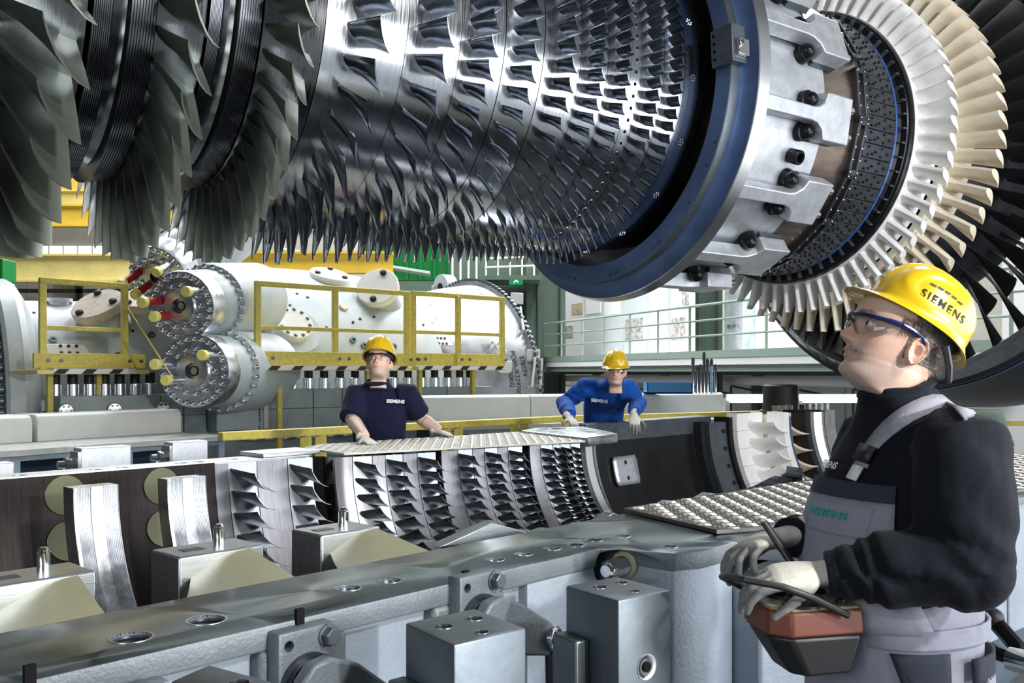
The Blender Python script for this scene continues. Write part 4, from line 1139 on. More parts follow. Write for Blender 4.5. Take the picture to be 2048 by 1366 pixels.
mach = thing('turbine_housing', 'pale grey assembled gas turbine housing standing across the back of the hall', 'turbine housing', bd * 6 + bn * BN, frame_z(BA))
def bl(s, n, z): return Vector((s - 6, n - BN, z))
def b_local(p): return Vector((p.dot(bd) - 6, p.dot(bn) - BN, p.z))
def bdir(v): v = Vector(v); return Vector((v.dot(bd), v.dot(bn), v.z))
BAX = Vector((-6, 0, BZ))
def bseg(name, m, prof, a0=0, a1=180, n=72):
    return MB().lathe(prof, n, a0, a1).build(name, m, mach, loc=BAX, smooth=28)
def b_hit(x, y, R):
    """point of the housing (radius R(s)) under a pixel, with outward normal, in housing space"""
    v = at(x, y, 1.0) - Vector((0, 0, HC)); t = 8.0
    while t < 19:
        p = v * t + Vector((0, 0, HC)); q = b_local(p)
        if math.hypot(q.y, q.z - BZ) < R(q.x + 6): break
        t += .01
    nn = Vector((0, q.y, q.z - BZ)).normalized()
    return q, nn
PX = [0.2, 2.0, 2.4, 3.3, 3.9, 4.3, 4.7, 5.5, 7.0, 7.7, 8.1, 8.3]
PR = [1.40, 1.42, 1.44, 1.47, 1.55, 1.82, 2.04, 2.12, 2.12, 2.05, 1.87, 1.78]
def RB(s): return interp(s, PX, PR)
bseg('compressor_barrel', M['mach'], [(.2, 1.4), (2.0, 1.42), (2.4, 1.44), (3.3, 1.47)])
pr = [(3.3, 1.47)]
for k in range(1, 25): s = lerp(3.3, 8.15, k / 24); pr.append((s, RB(s)))
bseg('main_barrel', M['mach'], pr, 0, 180, 96)
bseg('ring_flange', M['mach'], [(2.0, 1.3), (2.0, 1.66), (2.04, 1.70), (2.2, 1.72), (2.28, 1.68), (2.36, 1.56), (2.42, 1.43)], -30, 190)
tail = bseg('tail_cone', M['tail'], [(8.12, 1.66), (8.2, 1.68), (8.7, 1.85), (9.2, 1.98), (9.75, 2.07), (9.76, 2.14), (9.82, 2.14), (9.82, 1.95)], -30, 180, 96)
bseg('tail_core', M['dark_steel'], [(8.0, 1.2), (9.9, 1.2), (9.9, 0)], -40, 200)
bb = MB()
for k in range(52):
    a = math.radians(60 + 140 * k / 51)
    bb.box((9.79, 2.17 * math.cos(a), 2.17 * math.sin(a)), (.06, .05, .05), Matrix.Rotation(a, 3, 'X'))
tag(bb.build('rim_bolts', M['plain_steel'], mach, loc=BAX), kind='stuff')
# bolts around the left ring flange: stud plus nut each
st_me = MB().rev((0, 0, 0), (1, 0, 0), [(0, .06), (.13, .06), (.135, .04), (.27, .04)], 12).mesh('flange_stud', M['plain_steel'])
ss_me = MB().cyl((.13, 0, 0), (.28, 0, 0), .041, n=10).mesh('stud_thread', M['black'])
for k in range(22):
    a = math.radians(95 + k * 5.0)
    q = Vector((1.98 - 6, 1.56 * math.cos(a), BZ + 1.56 * math.sin(a)))
    o = obj('flange_nut', st_me, mach, loc=q, rot=(0, 0, PI)); obj('stud_thread', ss_me, o)
# split flange: blocks with joints, two courses; studs with nuts on top
MB().box2(bl(1.2, 11.75, 0), bl(9.6, 16, .93)).build('lower_shell', M['mach_blue'], mach)
blk_edges = [4.18, 4.75, 5.05, 5.5, 5.93, 6.36, 6.79, 7.22, 7.65, 8.08, 8.5]
for z0, z1 in ((1.172, 1.43), (.91, 1.168)):
    for a, b in zip(blk_edges[:-1], blk_edges[1:]):
        MB().box2(bl(a + .006, 11.35, z0), bl(b - .006, 12.0, z1)).build('flange_block', M['mach_blue'], mach, bevel=.006)
    for a, b in ((2.45, 3.6), (3.6, 3.88), (3.88, 4.17)):
        MB().box2(bl(a + .006, 11.65, z0 - .06), bl(b - .006, 12.6, z1 - .06)).build('flange_block', M['mach_blue'], mach, bevel=.006)
MB().box2(bl(4.8, 11.33, .92), bl(4.86, 11.36, 1.42)).build('flange_strap', M['beige'], mach)
nut_me = MB().rev((0, 0, 0), (0, 0, 1), [(0, .080), (.135, .080), (.142, .073)], 20).mesh('split_nut', M['steel'])
std_me = MB().rev((0, 0, .14), (0, 0, 1), [(0, .057), (.13, .057), (.14, .048), (.145, .015)], 16).mesh('stud_thread', M['black'])
def s_of(px, n):
    a = (px - 1024) / F; Y = n / (math.sin(BA) - math.cos(BA) * a); return a * Y * math.sin(BA) + Y * math.cos(BA)
for px in (518, 554, 586, 617, 648, 680, 710, 740, 787, 816, 843, 869, 895, 919, 939):
    o = obj('split_nut', nut_me, mach, loc=bl(s_of(px, 11.52), 11.52, 1.43)); obj('stud_thread', std_me, o)
for px in (110, 145, 178, 209, 239, 270, 300):
    o = obj('split_nut', nut_me, mach, loc=bl(s_of(px, 11.85), 11.85, 1.37)); obj('stud_thread', std_me, o)
for px in range(505, 760, 31):
    o = obj('split_nut', nut_me, mach, loc=bl(s_of(px, 11.52), 11.52, .77)); o.scale = (1.2, 1.2, 1)
# round screw caps on the lower left flange
for px in (131, 228, 325):
    q = bl(s_of(px, 11.64), 11.64, 1.20)
    c = MB().rev(q, (0, -1, 0), [(0, .085), (.03, .085), (.04, .075)], 22).build('round_cap', M['steel'], mach)
    for k in range(6):
        a = k * PI / 3; MB().rev(q + Vector((.055 * math.cos(a), -.038, .055 * math.sin(a))), (0, -1, 0), [(0, .012), (.012, .012)], 8).build('cap_screw', M['plain_steel'], c)
# cast lettering on the flange blocks
for z in (1.24, .98):
    me = text_mesh('CW11 4473', .095, extrude=.004)
    for v in me.vertices: v.co = bl(4.97, 11.345, z) + Vector((v.co.x, -v.co.z, v.co.y))
    me.materials.clear(); me.materials.append(M['mach']); obj('cast_lettering', me, mach)
# --- burners: three stepped cylinders with rings of bolts
def burner(face, base, r, kind, nb=26):
    p0 = b_local(base); p1 = b_local(face); ax = (p1 - p0); L = ax.length; ax.normalize()
    body = MB().rev(p0, ax, [(-1.2, r * 1.2), (-.05, r * 1.2), (0, r * 1.17), (.02, r * 1.17), (L * .12, r * 1.15), (L * .13, r * 1.02), (L * .60, r * .99), (L * .62, r * .97)], 40).build('burner_body', M['mach'], mach)
    MB().rev(p0, ax, [(L * .60, r * .96), (L * .62, r * 1.0), (L * .95, r * 1.0), (L, r * .97), (L * 1.0, r * .3)], 40, cap=True).build('burner_cover', M['steel'], body)
    a = ax.orthogonal().normalized(); b = ax.cross(a)
    bm1 = MB().rev((0, 0, 0), (0, 0, 1), [(0, .030), (.045, .030), (.05, .022)], 8).mesh('cover_bolt', M['chrome'])
    q = Vector((0, 0, 1)).rotation_difference(ax).to_euler()
    for k in range(nb):
        t = 2 * PI * k / nb
        obj('cover_bolt', bm1, body, loc=p1 + (a * math.cos(t) + b * math.sin(t)) * r * .87, rot=q)
        obj('flange_bolt', bm1, body, loc=p0 + ax * (L * .13) + (a * math.cos(t) + b * math.sin(t)) * r * 1.10, rot=q)
    for k in range(nb // 2):
        t = 2 * PI * (k + .3) / (nb // 2)
        obj('cover_bolt', bm1, body, loc=p1 + (a * math.cos(t) + b * math.sin(t)) * r * .60, rot=q)
    MB().rev(p1 - ax * .02, ax, [(0, r * .14), (.03, r * .14), (.03, r * .10), (-.05, r * .1)], 18, cap=False).build('centre_bore', M['black'], body)
    # pipe stubs with caps
    for k, (ang, rr, LL, red) in enumerate(((200, .62, .34, kind != 'C'), (250, .42, .30, kind != 'C'), (70, .72, .26, False))):
        t = math.radians(ang); c = p1 + (a * math.cos(t) + b * math.sin(t)) * r * rr
        MB().cyl(c, c + ax * LL, .045, n=12).build('pipe_stub', M['red'] if red else M['steel'], body)
        MB().rev(c + ax * LL, ax, [(0, .06), (.07, .06), (.08, .05)], 14).build('pipe_cap', M['cap_yellow'], body)
    MB().rev(p1, ax, [(0, r * .5), (.03, r * .5), (.05, r * .45), (.05, r * .2)], 30, cap=False).build('raised_ring', M['steel'], body)
    return body
burner(at(388, 742, 10.5), at(448, 742, 11.25), .43, 'C')
burner(at(362, 612, 10.6), at(424, 606, 11.35), .41, 'B')
burner(at(316, 552, 11.5), at(384, 505, 12.2), .40, 'A')
# --- covers, nozzles and plates on the housing
def cover(px, py, r, m, h=.06, bolts=(), tilt=None, neck=0.0, bm='black', up=.0, br=.045):
    q, nn = b_hit(px, py, RB)
    if tilt: nn = bdir(tilt).normalized()
    o = None
    if neck:
        o = MB().rev(q - nn * .6, nn, [(0, r * .8), (.6 + neck, r * .78), (.6 + neck, r * .95)], 30).build('nozzle', M['mach'], mach)
    base = q + nn * neck
    c = MB().rev(base, nn, [(-.05, r * .98), (0, r), (h, r), (h + .015, r * .96)], 36).build('cover', M[m], o or mach)
    a = nn.orthogonal().normalized(); b = nn.cross(a)
    if not o:
        for t_, rr in bolts:
            t = math.radians(t_); MB().rev(base + nn * h + (a * math.cos(t) + b * math.sin(t)) * r * rr, nn, [(0, br), (br, br), (br * 1.2, br * .6)], 10).build('cover_bolt', M[bm], c)
    else:
        for t_, rr in bolts:
            t = math.radians(t_); MB().rev(base + nn * h + (a * math.cos(t) + b * math.sin(t)) * r * rr, nn, [(0, .05), (.05, .05), (.06, .03)], 10).build('cover_bolt', M[bm], o)
    return c
cover(215, 650, .33, 'beige', tilt=(-.15, -.62, .77), neck=.28, bolts=((20, .75), (150, .75), (270, .75)))
cover(300, 640, .30, 'beige', tilt=(-.05, -.55, .83), neck=.30, bolts=((20, .75), (150, .75)))
cover(660, 556, .32, 'mach_white', bolts=((20, .75), (140, .75), (260, .75)))
cover(765, 600, .33, 'mach_white', neck=.30, tilt=(-.1, -.85, .5), bolts=((30, .75), (200, .75)))
cover(590, 662, .38, 'mach', h=.03)
cover(583, 655, .27, 'mach_white', h=.12, bolts=[(k * 30, .82) for k in range(12)], bm='plain_steel', br=.026)
cover(687, 615, .07, 'beige', h=.02)
for px, py in ((481, 603), (504, 705)):
    q, nn = b_hit(px, py, RB); d_ = (nn + bdir((-.5, 0, .1))).normalized()
    o = MB().rev(q - d_ * .3, d_, [(0, .19), (.42, .16), (.43, .15), (.43, .105), (.2, .10)], 24, cap=False).build('port_tube', M['mach'], mach)
    MB().rev(q + d_ * .05, d_, [(0, .10), (.01, .10)], 20).build('port_dark', M['black'], o)
# oblique screwed plates
def screwed_plate(px, py, w, h, hs):
    q, nn = b_hit(px, py, RB)
    x_ = Vector((1, 0, 0)); y_ = nn.cross(x_)
    if y_.z < 0: y_ = -y_
    pts = [(-w, -h), (w, -h), (w * .75, h), (-w, h)]
    o = MB().prism([q + x_ * a + y_ * b for a, b in pts], nn * .03).build('screwed_plate', M['mach_white'], mach, bevel=.01)
    for sx in (-.3, 0, .3):
        for sy in (-.6, .6):
            MB().rev(q + nn * .03 + x_ * (sx * w * 1.2) + y_ * (sy * h), nn, [(0, .022), (.012, .022)], 8).build('plate_screw', M['black'], o)
screwed_plate(137, 702, .26, .085, 6)
screwed_plate(882, 684, .20, .085, 6)
# small plugs dotted over the shell
plug = MB().rev((0, 0, 0), (0, 0, 1), [(0, .022), (.012, .022), (.016, .012)], 8).mesh('shell_plug', M['black'])
for px, py in ((594, 588), (615, 595), (568, 611), (580, 611), (653, 655), (635, 663), (588, 702), (600, 702), (706, 645), (720, 638), (748, 634), (788, 662), (695, 567), (716, 568), (798, 567), (828, 640), (846, 650), (445, 539), (461, 545), (487, 647), (501, 663), (68, 626), (147, 621), (183, 753), (265, 662), (875, 606), (860, 605), (868, 598), (868, 612), (861, 600), (876, 600), (875, 611), (862, 611)):
    q, nn = b_hit(px, py, RB)
    obj('shell_plug', plug, mach, loc=q, rot=Vector((0, 0, 1)).rotation_difference(nn).to_euler())
ringp = MB().rev((0, 0, 0), (0, 0, 1), [(0, .05), (.03, .05), (.03, .025), (.005, .025)], 14).mesh('ring_plug', M['plain_steel'])
for px, py in ((106, 681), (236, 713), (706, 681), (728, 692), (787, 694), (303, 671)):
    q, nn = b_hit(px, py, RB)
    obj('ring_plug', ringp, mach, loc=q, rot=Vector((0, 0, 1)).rotation_difference(nn).to_euler())
# slots
for px, py in ((487, 553), (517, 640)):
    q, nn = b_hit(px, py, RB)
    MB().box(q, (.26, .05, .03)).build('shell_slot', M['black'], mach, bevel=.008)
# lifting lug on the shoulder
q, nn = b_hit(893, 590, RB); q = q + nn * .12
lg = MB().rev(q + Vector((-.1, 0, .08)), (1, 0, 0), [(0, .26), (.26, .26), (.28, .24)], 28).build('lifting_lug', M['mach'], mach)
MB().rev(q + Vector((-.115, 0, .08)), (1, 0, 0), [(0, .08), (.02, .08)], 18).build('lug_bore', M['black'], lg)
MB().box(q + Vector((.35, .1, .0)), (.9, .5, .28)).build('shoulder_box', M['mach'], mach, bevel=.03)
# top stubs on the compressor barrel and shell
for px, py, r in ((118, 600, .13), (195, 600, .13)):
    p = b_local(at(px, py, 12.4)); MB().rev(p - Vector((0, 0, .25)), (0, 0, 1), [(0, r), (.22, r), (.22, r * 1.3), (.27, r * 1.3)], 18).build('top_stub', M['aluminium'], mach)
# ladder brackets and hatch frames on the tail
def RT(s): return interp(s, [8.12, 8.2, 8.7, 9.2, 9.75], [1.66, 1.68, 1.85, 1.98, 2.07])
for px0, py0, px1, py1 in ((978, 690, 994, 712), (993, 690, 1005, 712), (1035, 625, 1040, 668), (1062, 720, 1055, 775), (1075, 722, 1072, 772)):
    q0, n0 = b_hit(px0, py0, RT); q1, n1 = b_hit(px1, py1, RT)
    MB().tube([q0 + n0 * .02, q0 + n0 * .12, q1 + n1 * .12, q1 + n1 * .02], .022, 6).build('grab_bar', M['pipe_white'], mach)
for px, py in ((1008, 735), (1065, 712), (1033, 600)):
    q, nn = b_hit(px, py, RT)
    MB().box(q + nn * .03, (.26, .04, .20)).build('tail_tag', M['pipe_white'], mach, bevel=.01)
# stencilled writing on the tail sheet
def stencil(body, px, py, size):
    me = text_mesh(body, size)
    q, nn = b_hit(px, py, RT); up_ = Vector((0, 0, 1)); y0 = (up_ - nn * up_.dot(nn)).normalized()
    # letters run downwards: text x -> -y0 direction, text y -> +s side
    x_ = -y0; y_ = Vector((1, 0, 0)); y_ = (y_ - nn * y_.dot(nn)).normalized()
    for v in me.vertices:
        p = q + x_ * v.co.x + y_ * v.co.y
        s = p.x + 6; r = RT(s) + .008; ang = math.atan2(p.z - BZ, p.y)
        v.co = Vector((p.x, r * math.cos(ang), BZ + r * math.sin(ang)))
    me.materials.clear(); me.materials.append(M['black'])
    obj('stencilled_number', me, tail.parent)
stencil('37BST4', 1046, 732, .115); stencil('PQ00UK329700', 1033, 745, .115); stencil('17500KG', 1021, 748, .115)
# ================================================================ yellow work platforms hooked to the housing
def platform(label, posts, Y, ytop, ybot, toe0, toe1):
    """posts: image columns of the uprights"""
    pts = []
    for px, Yk, yt, yb in [(p_[0], p_[1] * .965, p_[2], p_[3]) for p_ in posts]: pts.append((at(px, yt, Yk), at(px, yb, Yk)))
    o = pts[0][1].copy(); o.z = 0
    t = thing('platform_railing', label, 'railing', o)
    z_t = sum(p[0].z for p in pts) / len(pts); z_b = sum(p[1].z for p in pts) / len(pts)
    L = [Vector((p[0].x, p[0].y, 0)) - o for p in pts]
    dr = (L[-1] - L[0]).normalized(); nr = Vector((dr.y, -dr.x, 0)); rz = math.atan2(dr.y, dr.x); rot = Matrix.Rotation(rz, 3, 'Z')
    for l in L:
        MB().box(l + Vector((0, 0, (z_t + z_b) / 2)), (.075, .06, z_t - z_b), rot).build('upright', M['rail_yellow'], t, bevel=.006)
    mid = (L[0] + L[-1]) / 2; ln = (L[-1] - L[0]).length
    MB().box(mid + Vector((0, 0, z_t)), (ln + .075, .065, .065), rot).build('top_rail', M['rail_yellow'], t, bevel=.01)
    MB().box(mid + Vector((0, 0, lerp(z_b, z_t, .47))), (ln, .045, .05), rot).build('mid_rail', M['rail_yellow'], t, bevel=.008)
    a = L[0] - dr * toe0; b = L[-1] + dr * toe1; m = (a + b) / 2; lt = (b - a).length
    MB().box(m + Vector((0, 0, z_b + .10)) + nr * .0, (lt, .05, .17), rot).build('toe_board', M['rail_yellow'], t, bevel=.006)
    MB().box(m + Vector((0, 0, z_b - .03)) - nr * .25, (lt, .75, .05), rot).build('deck', M['yellow_pale'], t, bevel=.006)
    n = int(ln / .3)
    for k in range(n):
        c = L[0] + dr * (ln * (k + .5) / n) + nr * .03
        x0 = .06
        P = [c + dr * (-x0 + .03) + Vector((0, 0, z_b + .005)), c + dr * (x0 + .03) + Vector((0, 0, z_b + .005)), c + dr * (x0 - .03) + Vector((0, 0, z_b - .05)), c + dr * (-x0 - .03) + Vector((0, 0, z_b - .05))]
        MB().prism([p + nr * .10 for p in P], nr * .01).build('hazard_stripe', M['black'], t)
    MB().box(m + Vector((0, 0, z_b - .02)) + nr * .125, (ln, .01, .06), rot).build('hazard_band', M['mach_white'], t)
    for l in L:
        for k in (-1, 1):
            MB().rev(l + dr * (.07 * k + .12) + nr * .03 + Vector((0, 0, z_b + .1)), nr, [(0, .022), (.015, .022)], 10).build('bolt', M['plain_steel'], t)
    for f_ in (.2, .8):
        c = L[0] + dr * (ln * f_) - nr * .3
        MB().box(c + Vector((0, 0, (z_b - .05) / 2 + .1)), (.06, .06, z_b - .2), rot).build('support_leg', M['rail_yellow'], t)
    return t
platform('yellow platform railing with one bay at the left in front of the housing', [(85, 10.75, 563, 738), (249, 11.45, 570, 740)], 11, 0, 0, .1, .25)
platform('long yellow platform railing of two bays behind the navy shirted worker', [(515, 11.7, 571, 732), (670, 12.45, 577, 734), (813, 13.2, 584, 733)], 12, 0, 0, .2, .0)
platform('short yellow platform railing with two bays nearest the grey tail cone', [(826, 13.3, 588, 735), (916, 13.8, 592, 733), (1004, 14.4, 597, 731)], 13, 0, 0, .0, .0)
# wire hanging from the hook across the nozzles
w = thing('hanging_wire', 'thin yellow tensioned wire running from the beige cover to the lowest burner', 'wire', at(300, 700, 10.2) * Vector((1, 1, 0)))
o = w.location
MB().tube([at(255, 615, 10.3) - o, at(345, 755, 10.1) - o], .008, 5).build('strand', M['rail_yellow'], w)
# ================================================================ low yellow guard rail behind the open casing
gr = thing('guard_rail', 'low yellow guard rail with paired posts running behind the open casing', 'guard rail', on_z(450, 872, 1.1) * Vector((1, 1, 0)))
o = gr.location
g0, g1, g2 = on_z(440, 873, 1.12), on_z(1120, 838, 1.12), on_z(1560, 826, 1.12)
for a, b in ((g0, g1), (g1, g2)):
    d_ = (b - a); rz = math.atan2(d_.y, d_.x); L = d_.length; m = (a + b) / 2 - o
    MB().box(m, (L, .10, .07), Matrix.Rotation(rz, 3, 'Z')).build('top_rail', M['rail_yellow'], gr, bevel=.008)
    MB().box(m - Vector((0, 0, .5)), (L, .05, .06), Matrix.Rotation(rz, 3, 'Z')).build('low_rail', M['rail_yellow'], gr, bevel=.008)
for px in (612, 642, 892, 917, 1028, 1049, 1130, 1500):
    a = (px - 1024) / F
    p, q = (g0, g1) if px < 1120 else (g1, g2)
    t = (a * p.y - p.x) / ((q.x - p.x) - a * (q.y - p.y)); c = p.lerp(q, t) - o
    MB().box2((c.x - .045, c.y - .04, 0), (c.x + .045, c.y + .04, 1.09)).build('post', M['rail_yellow'], gr, bevel=.006)
# ================================================================ work benches
M['bench_top'] = mat('worn_bench_top', (.55, .57, .56), .45, 0, noise=.25, scale=10)
M['bench_frame'] = mat('blue_grey_bench_frame', (.28, .36, .46), .45, 0, noise=.15, scale=6)
M['bench_board'] = mat('pale_bench_board', (.66, .67, .63), .45, 0, noise=.08, scale=5)
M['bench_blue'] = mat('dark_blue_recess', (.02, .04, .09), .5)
def bench(label, pa, pb, zt, depth, back, parts):
    a, b = on_z(*pa, zt), on_z(*pb, zt); o = a * Vector((1, 1, 0))
    d_ = (b - a); d_.z = 0; L = d_.length; rz = math.atan2(d_.y, d_.x)
    t = thing('workbench', label, 'workbench', o, rz)
    MB().box2((0, 0, zt - .06), (L, depth, zt)).build('bench_top', M['bench_top'], t, bevel=.006)
    # back board with a rounded front corner
    prof = [(0, 0), (0, back * .7), (.02, back * .92), (.06, back), (depth * .35, back), (depth * .35, 0)]
    for k in range(parts):
        x0, x1 = L * k / parts + .005 + (.04 if parts < 3 else 0), L * (k + 1) / parts - .005
        P = [Vector((x0, depth * .62 + y, zt + z)) for y, z in prof]
        MB().prism(P, (x1 - x0, 0, 0)).build('back_board', M['bench_board'], t, bevel=.01)
    for k in range(parts + 2):
        x = .04 + (L - .08) * k / (parts + 1)
        MB().box2((x - .04, .04, 0), (x + .04, .12, zt - .06)).build('leg', M['bench_frame'], t, bevel=.006)
        MB().box2((x - .04, depth - .12, 0), (x + .04, depth - .04, zt - .06)).build('leg', M['bench_frame'], t, bevel=.006)
    MB().box2((.05, .05, zt - .11), (L - .05, .09, zt - .06)).build('apron', M['bench_frame'], t, bevel=.004)
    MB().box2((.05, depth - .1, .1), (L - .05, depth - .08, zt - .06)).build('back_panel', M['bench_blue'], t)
    MB().box2((.05, .1, .12), (L - .05, depth - .1, .15)).build('shelf', M['bench_frame'], t)
    for k in range(parts * 2):
        x = L * (k + .5) / (parts * 2)
        MB().box2((x - .18, .03, zt - .09), (x - .05, .05, zt - .07)).build('drawer_lip', M['rail_yellow'] if parts > 2 else M['steel'], t)
    return t
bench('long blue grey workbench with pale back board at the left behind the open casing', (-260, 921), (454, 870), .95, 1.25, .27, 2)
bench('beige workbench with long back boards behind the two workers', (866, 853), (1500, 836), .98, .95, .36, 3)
# aluminium end stops and clamp bolts standing between casing and left bench
def stop(px, py, w, h, Y, label):
    p = at(px, py, Y); t = thing('end_stop', label, 'end stop', (p.x, p.y, 0), frame_z(CA))
    MB().box2((-w / 2, -.06, 1.0), (w / 2, .06, p.z)).build('stop_block', M['aluminium'], t, bevel=.006)
    MB().box2((-w / 2 + .02, -.05, 0), (w / 2 - .02, .05, 1.0)).build('stop_post', M['plain_steel'], t)
    c = Vector((-w / 2 - .12, -.02, p.z - .09))
    MB().box2((-w / 2 - .02, -.06, p.z - .16), (-w / 2, .05, p.z - .02)).build('clamp_plate', M['steel'], t)
    MB().rev(c, (1, 0, 0), [(0, .022), (.04, .022), (.042, .04), (.06, .04), (.062, .032), (.1, .032)], 8).build('clamp_bolt', M['chrome'], t)
    MB().tube([c + Vector((.05, 0, 0)), c + Vector((.04, 0, -.3))], .018, 8).build('clamp_rod', M['chrome'], t)
stop(205, 893, .30, .2, 5.6, 'aluminium end stop with clamp bolt left of its twin in front of the left bench')
stop(372, 882, .24, .2, 5.9, 'aluminium end stop with clamp bolt nearest the right end of the left bench')
stop(-5, 925, .14, .2, 5.3, 'aluminium end stop cut off by the left picture edge')
# tools and drum on the right hand benches
for k, (px, h) in enumerate(((1386, .52), (1394, .4), (1401, .42), (1408, .6), (1415, .5), (1423, .5), (1431, .42))):
    p = at(px, 790, 13.2); t = thing('tool_rod', 'upright tool rod standing on the bench, %s' % ['leftmost of the bundle', 'second from the left in the bundle', 'third from the left in the bundle', 'tallest in the middle of the bundle', 'just right of the tallest in the bundle', 'blue marked one near the right of the bundle', 'rightmost of the bundle'][k], 'tool', (p.x, p.y, 1.34))
    MB().cyl((0, 0, 0), (0, 0, h * .8), .022, n=10).build('shank', M['chrome'] if k != 5 else M['poster4'], t)
    MB().rev((0, 0, h * .8), (0, 0, 1), [(0, .026), (h * .2 - .02, .026), (h * .2, .015)], 10).build('handle', M['plain_steel'], t)
tb = thing('blue_crate', 'blue plastic crate lying on the bench behind the blue shirted worker', 'crate', at(1335, 790, 13.3) * Vector((1, 1, 0)) + Vector((0, 0, 1.34)))
MB().box2((-.32, -.2, 0), (.32, .2, .02)).build('crate_floor', mat('blue_plastic', (.02, .22, .55), .4), tb)
for y in (-.2, .19): MB().box2((-.32, y, 0), (.32, y + .01, .16)).build('crate_side', bpy.data.materials['blue_plastic'], tb)
for x in (-.32, .31): MB().box2((x, -.2, 0), (x + .01, .2, .16)).build('crate_end', bpy.data.materials['blue_plastic'], tb)
# ================================================================ exhaust casing ring behind the last turbine row
EL = Vector((9.0, 0, 0))
def eseg(name, m, prof, n=120): return MB().lathe(prof, n).build(name, m, rotor, loc=EL, smooth=25)
eseg('exhaust_ring_lining', M['steel'], [(-.10, 2.06), (-.08, 2.085), (.02, 2.10), (.10, 2.19)])
eseg('exhaust_ring_lip', M['blade_black'], [(.10, 2.19), (.12, 2.235), (.2, 2.25)])
eseg('exhaust_ring_shell', M['blade_black'], [(.2, 2.25), (.5, 2.34), (1.0, 2.44), (1.6, 2.46), (1.6, 2.0)])
eseg('exhaust_ring_band', M['blue_paint'], [(.165, 2.252), (.2, 2.256), (.23, 2.254)])
fp = at(1955, 850, 5.4)
ft = thing('lifting_bracket', 'grey green steel bracket with a round hole below the black exhaust ring', 'bracket', fp * Vector((1, 1, 0)), -.25)
br_ = MB().prism([(-.25, 0, fp.z - .09), (.18, 0, fp.z - .09), (.14, 0, fp.z + .09), (-.25, 0, fp.z + .10)], (0, .10, 0)).build('bracket_plate', M['green_steel'], ft, bevel=.008)
cut(br_, MB().cyl((.05, -.1, fp.z + .01), (.05, .3, fp.z + .01), .036, n=24))
MB().box2((-.27, .0, fp.z - .12), (.2, .11, fp.z - .09)).build('base_flange', M['plain_steel'], ft, bevel=.006)
MB().cyl((.13, .05, 1.17), (.13, .05, fp.z - .12), .018).build('stud', M['plain_steel'], ft)
MB().cyl((-.2, .05, 1.17), (-.2, .05, fp.z - .12), .018).build('stud', M['plain_steel'], ft)
bc = thing('black_drum', 'short black cylinder standing on the far side of the turbine casing', 'cylinder', cworld(10.4, 5.2, 1.18))
MB().rev((0, 0, 0), (0, 0, 1), [(0, .21), (.30, .21), (.32, .19), (.32, .15), (.2, .14)], 28).build('drum_body', M['black'], bc)
MB().rev((0, 0, -.02), (0, 0, 1), [(0, .24), (.03, .24)], 28).build('drum_foot', M['dark_steel'], bc)
# ================================================================ people
def vmat(name, rough, sss=0.0, bump=0.0, bscale=300.0, spec=.4):
    """material whose colour is carried by the mesh (skin tone, stubble, lips; dipped palms of gloves)"""
    m = bpy.data.materials.new(name); m.use_nodes = True; nt = m.node_tree; b = nt.nodes['Principled BSDF']
    a = nt.nodes.new('ShaderNodeVertexColor'); a.layer_name = 'tone'
    nt.links.new(a.outputs[0], b.inputs['Base Color'])
    b.inputs['Roughness'].default_value = rough; b.inputs['Specular IOR Level'].default_value = spec
    if sss:
        b.inputs['Subsurface Weight'].default_value = sss; b.inputs['Subsurface Radius'].default_value = (.010, .004, .002); b.inputs['Subsurface Scale'].default_value = 1.0
    if bump:
        n = nt.nodes.new('ShaderNodeTexNoise'); n.inputs['Scale'].default_value = bscale; n.inputs['Detail'].default_value = 3
        bp = nt.nodes.new('ShaderNodeBump'); bp.inputs['Strength'].default_value = bump; bp.inputs['Distance'].default_value = .002
        tc = nt.nodes.new('ShaderNodeTexCoord'); nt.links.new(tc.outputs['Object'], n.inputs['Vector'])
        nt.links.new(n.outputs[0], bp.inputs['Height']); nt.links.new(bp.outputs[0], b.inputs['Normal'])
    return m
def cloth(name, col, wrinkle=.4, scale=9.0, rough=.85, stretch=None, dark=None):
    m = bpy.data.materials.new(name); m.use_nodes = True; nt = m.node_tree; b = nt.nodes['Principled BSDF']
    b.inputs['Base Color'].default_value = (*col, 1); b.inputs['Roughness'].default_value = rough; b.inputs['Specular IOR Level'].default_value = .2
    b.inputs['Sheen Weight'].default_value = .04
    tc = nt.nodes.new('ShaderNodeTexCoord'); mp = nt.nodes.new('ShaderNodeMapping'); nt.links.new(tc.outputs['Object'], mp.inputs[0])
    if stretch: mp.inputs['Scale'].default_value = stretch
    n = nt.nodes.new('ShaderNodeTexNoise'); n.inputs['Scale'].default_value = scale; n.inputs['Detail'].default_value = 2.5; n.inputs['Distortion'].default_value = .8
    nt.links.new(mp.outputs[0], n.inputs['Vector'])
    w = nt.nodes.new('ShaderNodeTexNoise'); w.inputs['Scale'].default_value = 420; nt.links.new(tc.outputs['Object'], w.inputs['Vector'])
    b1 = nt.nodes.new('ShaderNodeBump'); b1.inputs['Strength'].default_value = wrinkle; b1.inputs['Distance'].default_value = .03; nt.links.new(n.outputs[0], b1.inputs['Height'])
    b2 = nt.nodes.new('ShaderNodeBump'); b2.inputs['Strength'].default_value = .25; b2.inputs['Distance'].default_value = .002; nt.links.new(w.outputs[0], b2.inputs['Height'])
    nt.links.new(b1.outputs[0], b2.inputs['Normal']); nt.links.new(b2.outputs[0], b.inputs['Normal'])
    return m
M['skin'] = vmat('skin', .48, .12, .15, 260)
M['glove'] = vmat('dipped_work_glove', .75, 0, .35, 200, .25)
M['sweater'] = cloth('navy_black_sweatshirt', (.006, .008, .014), .5, 7)
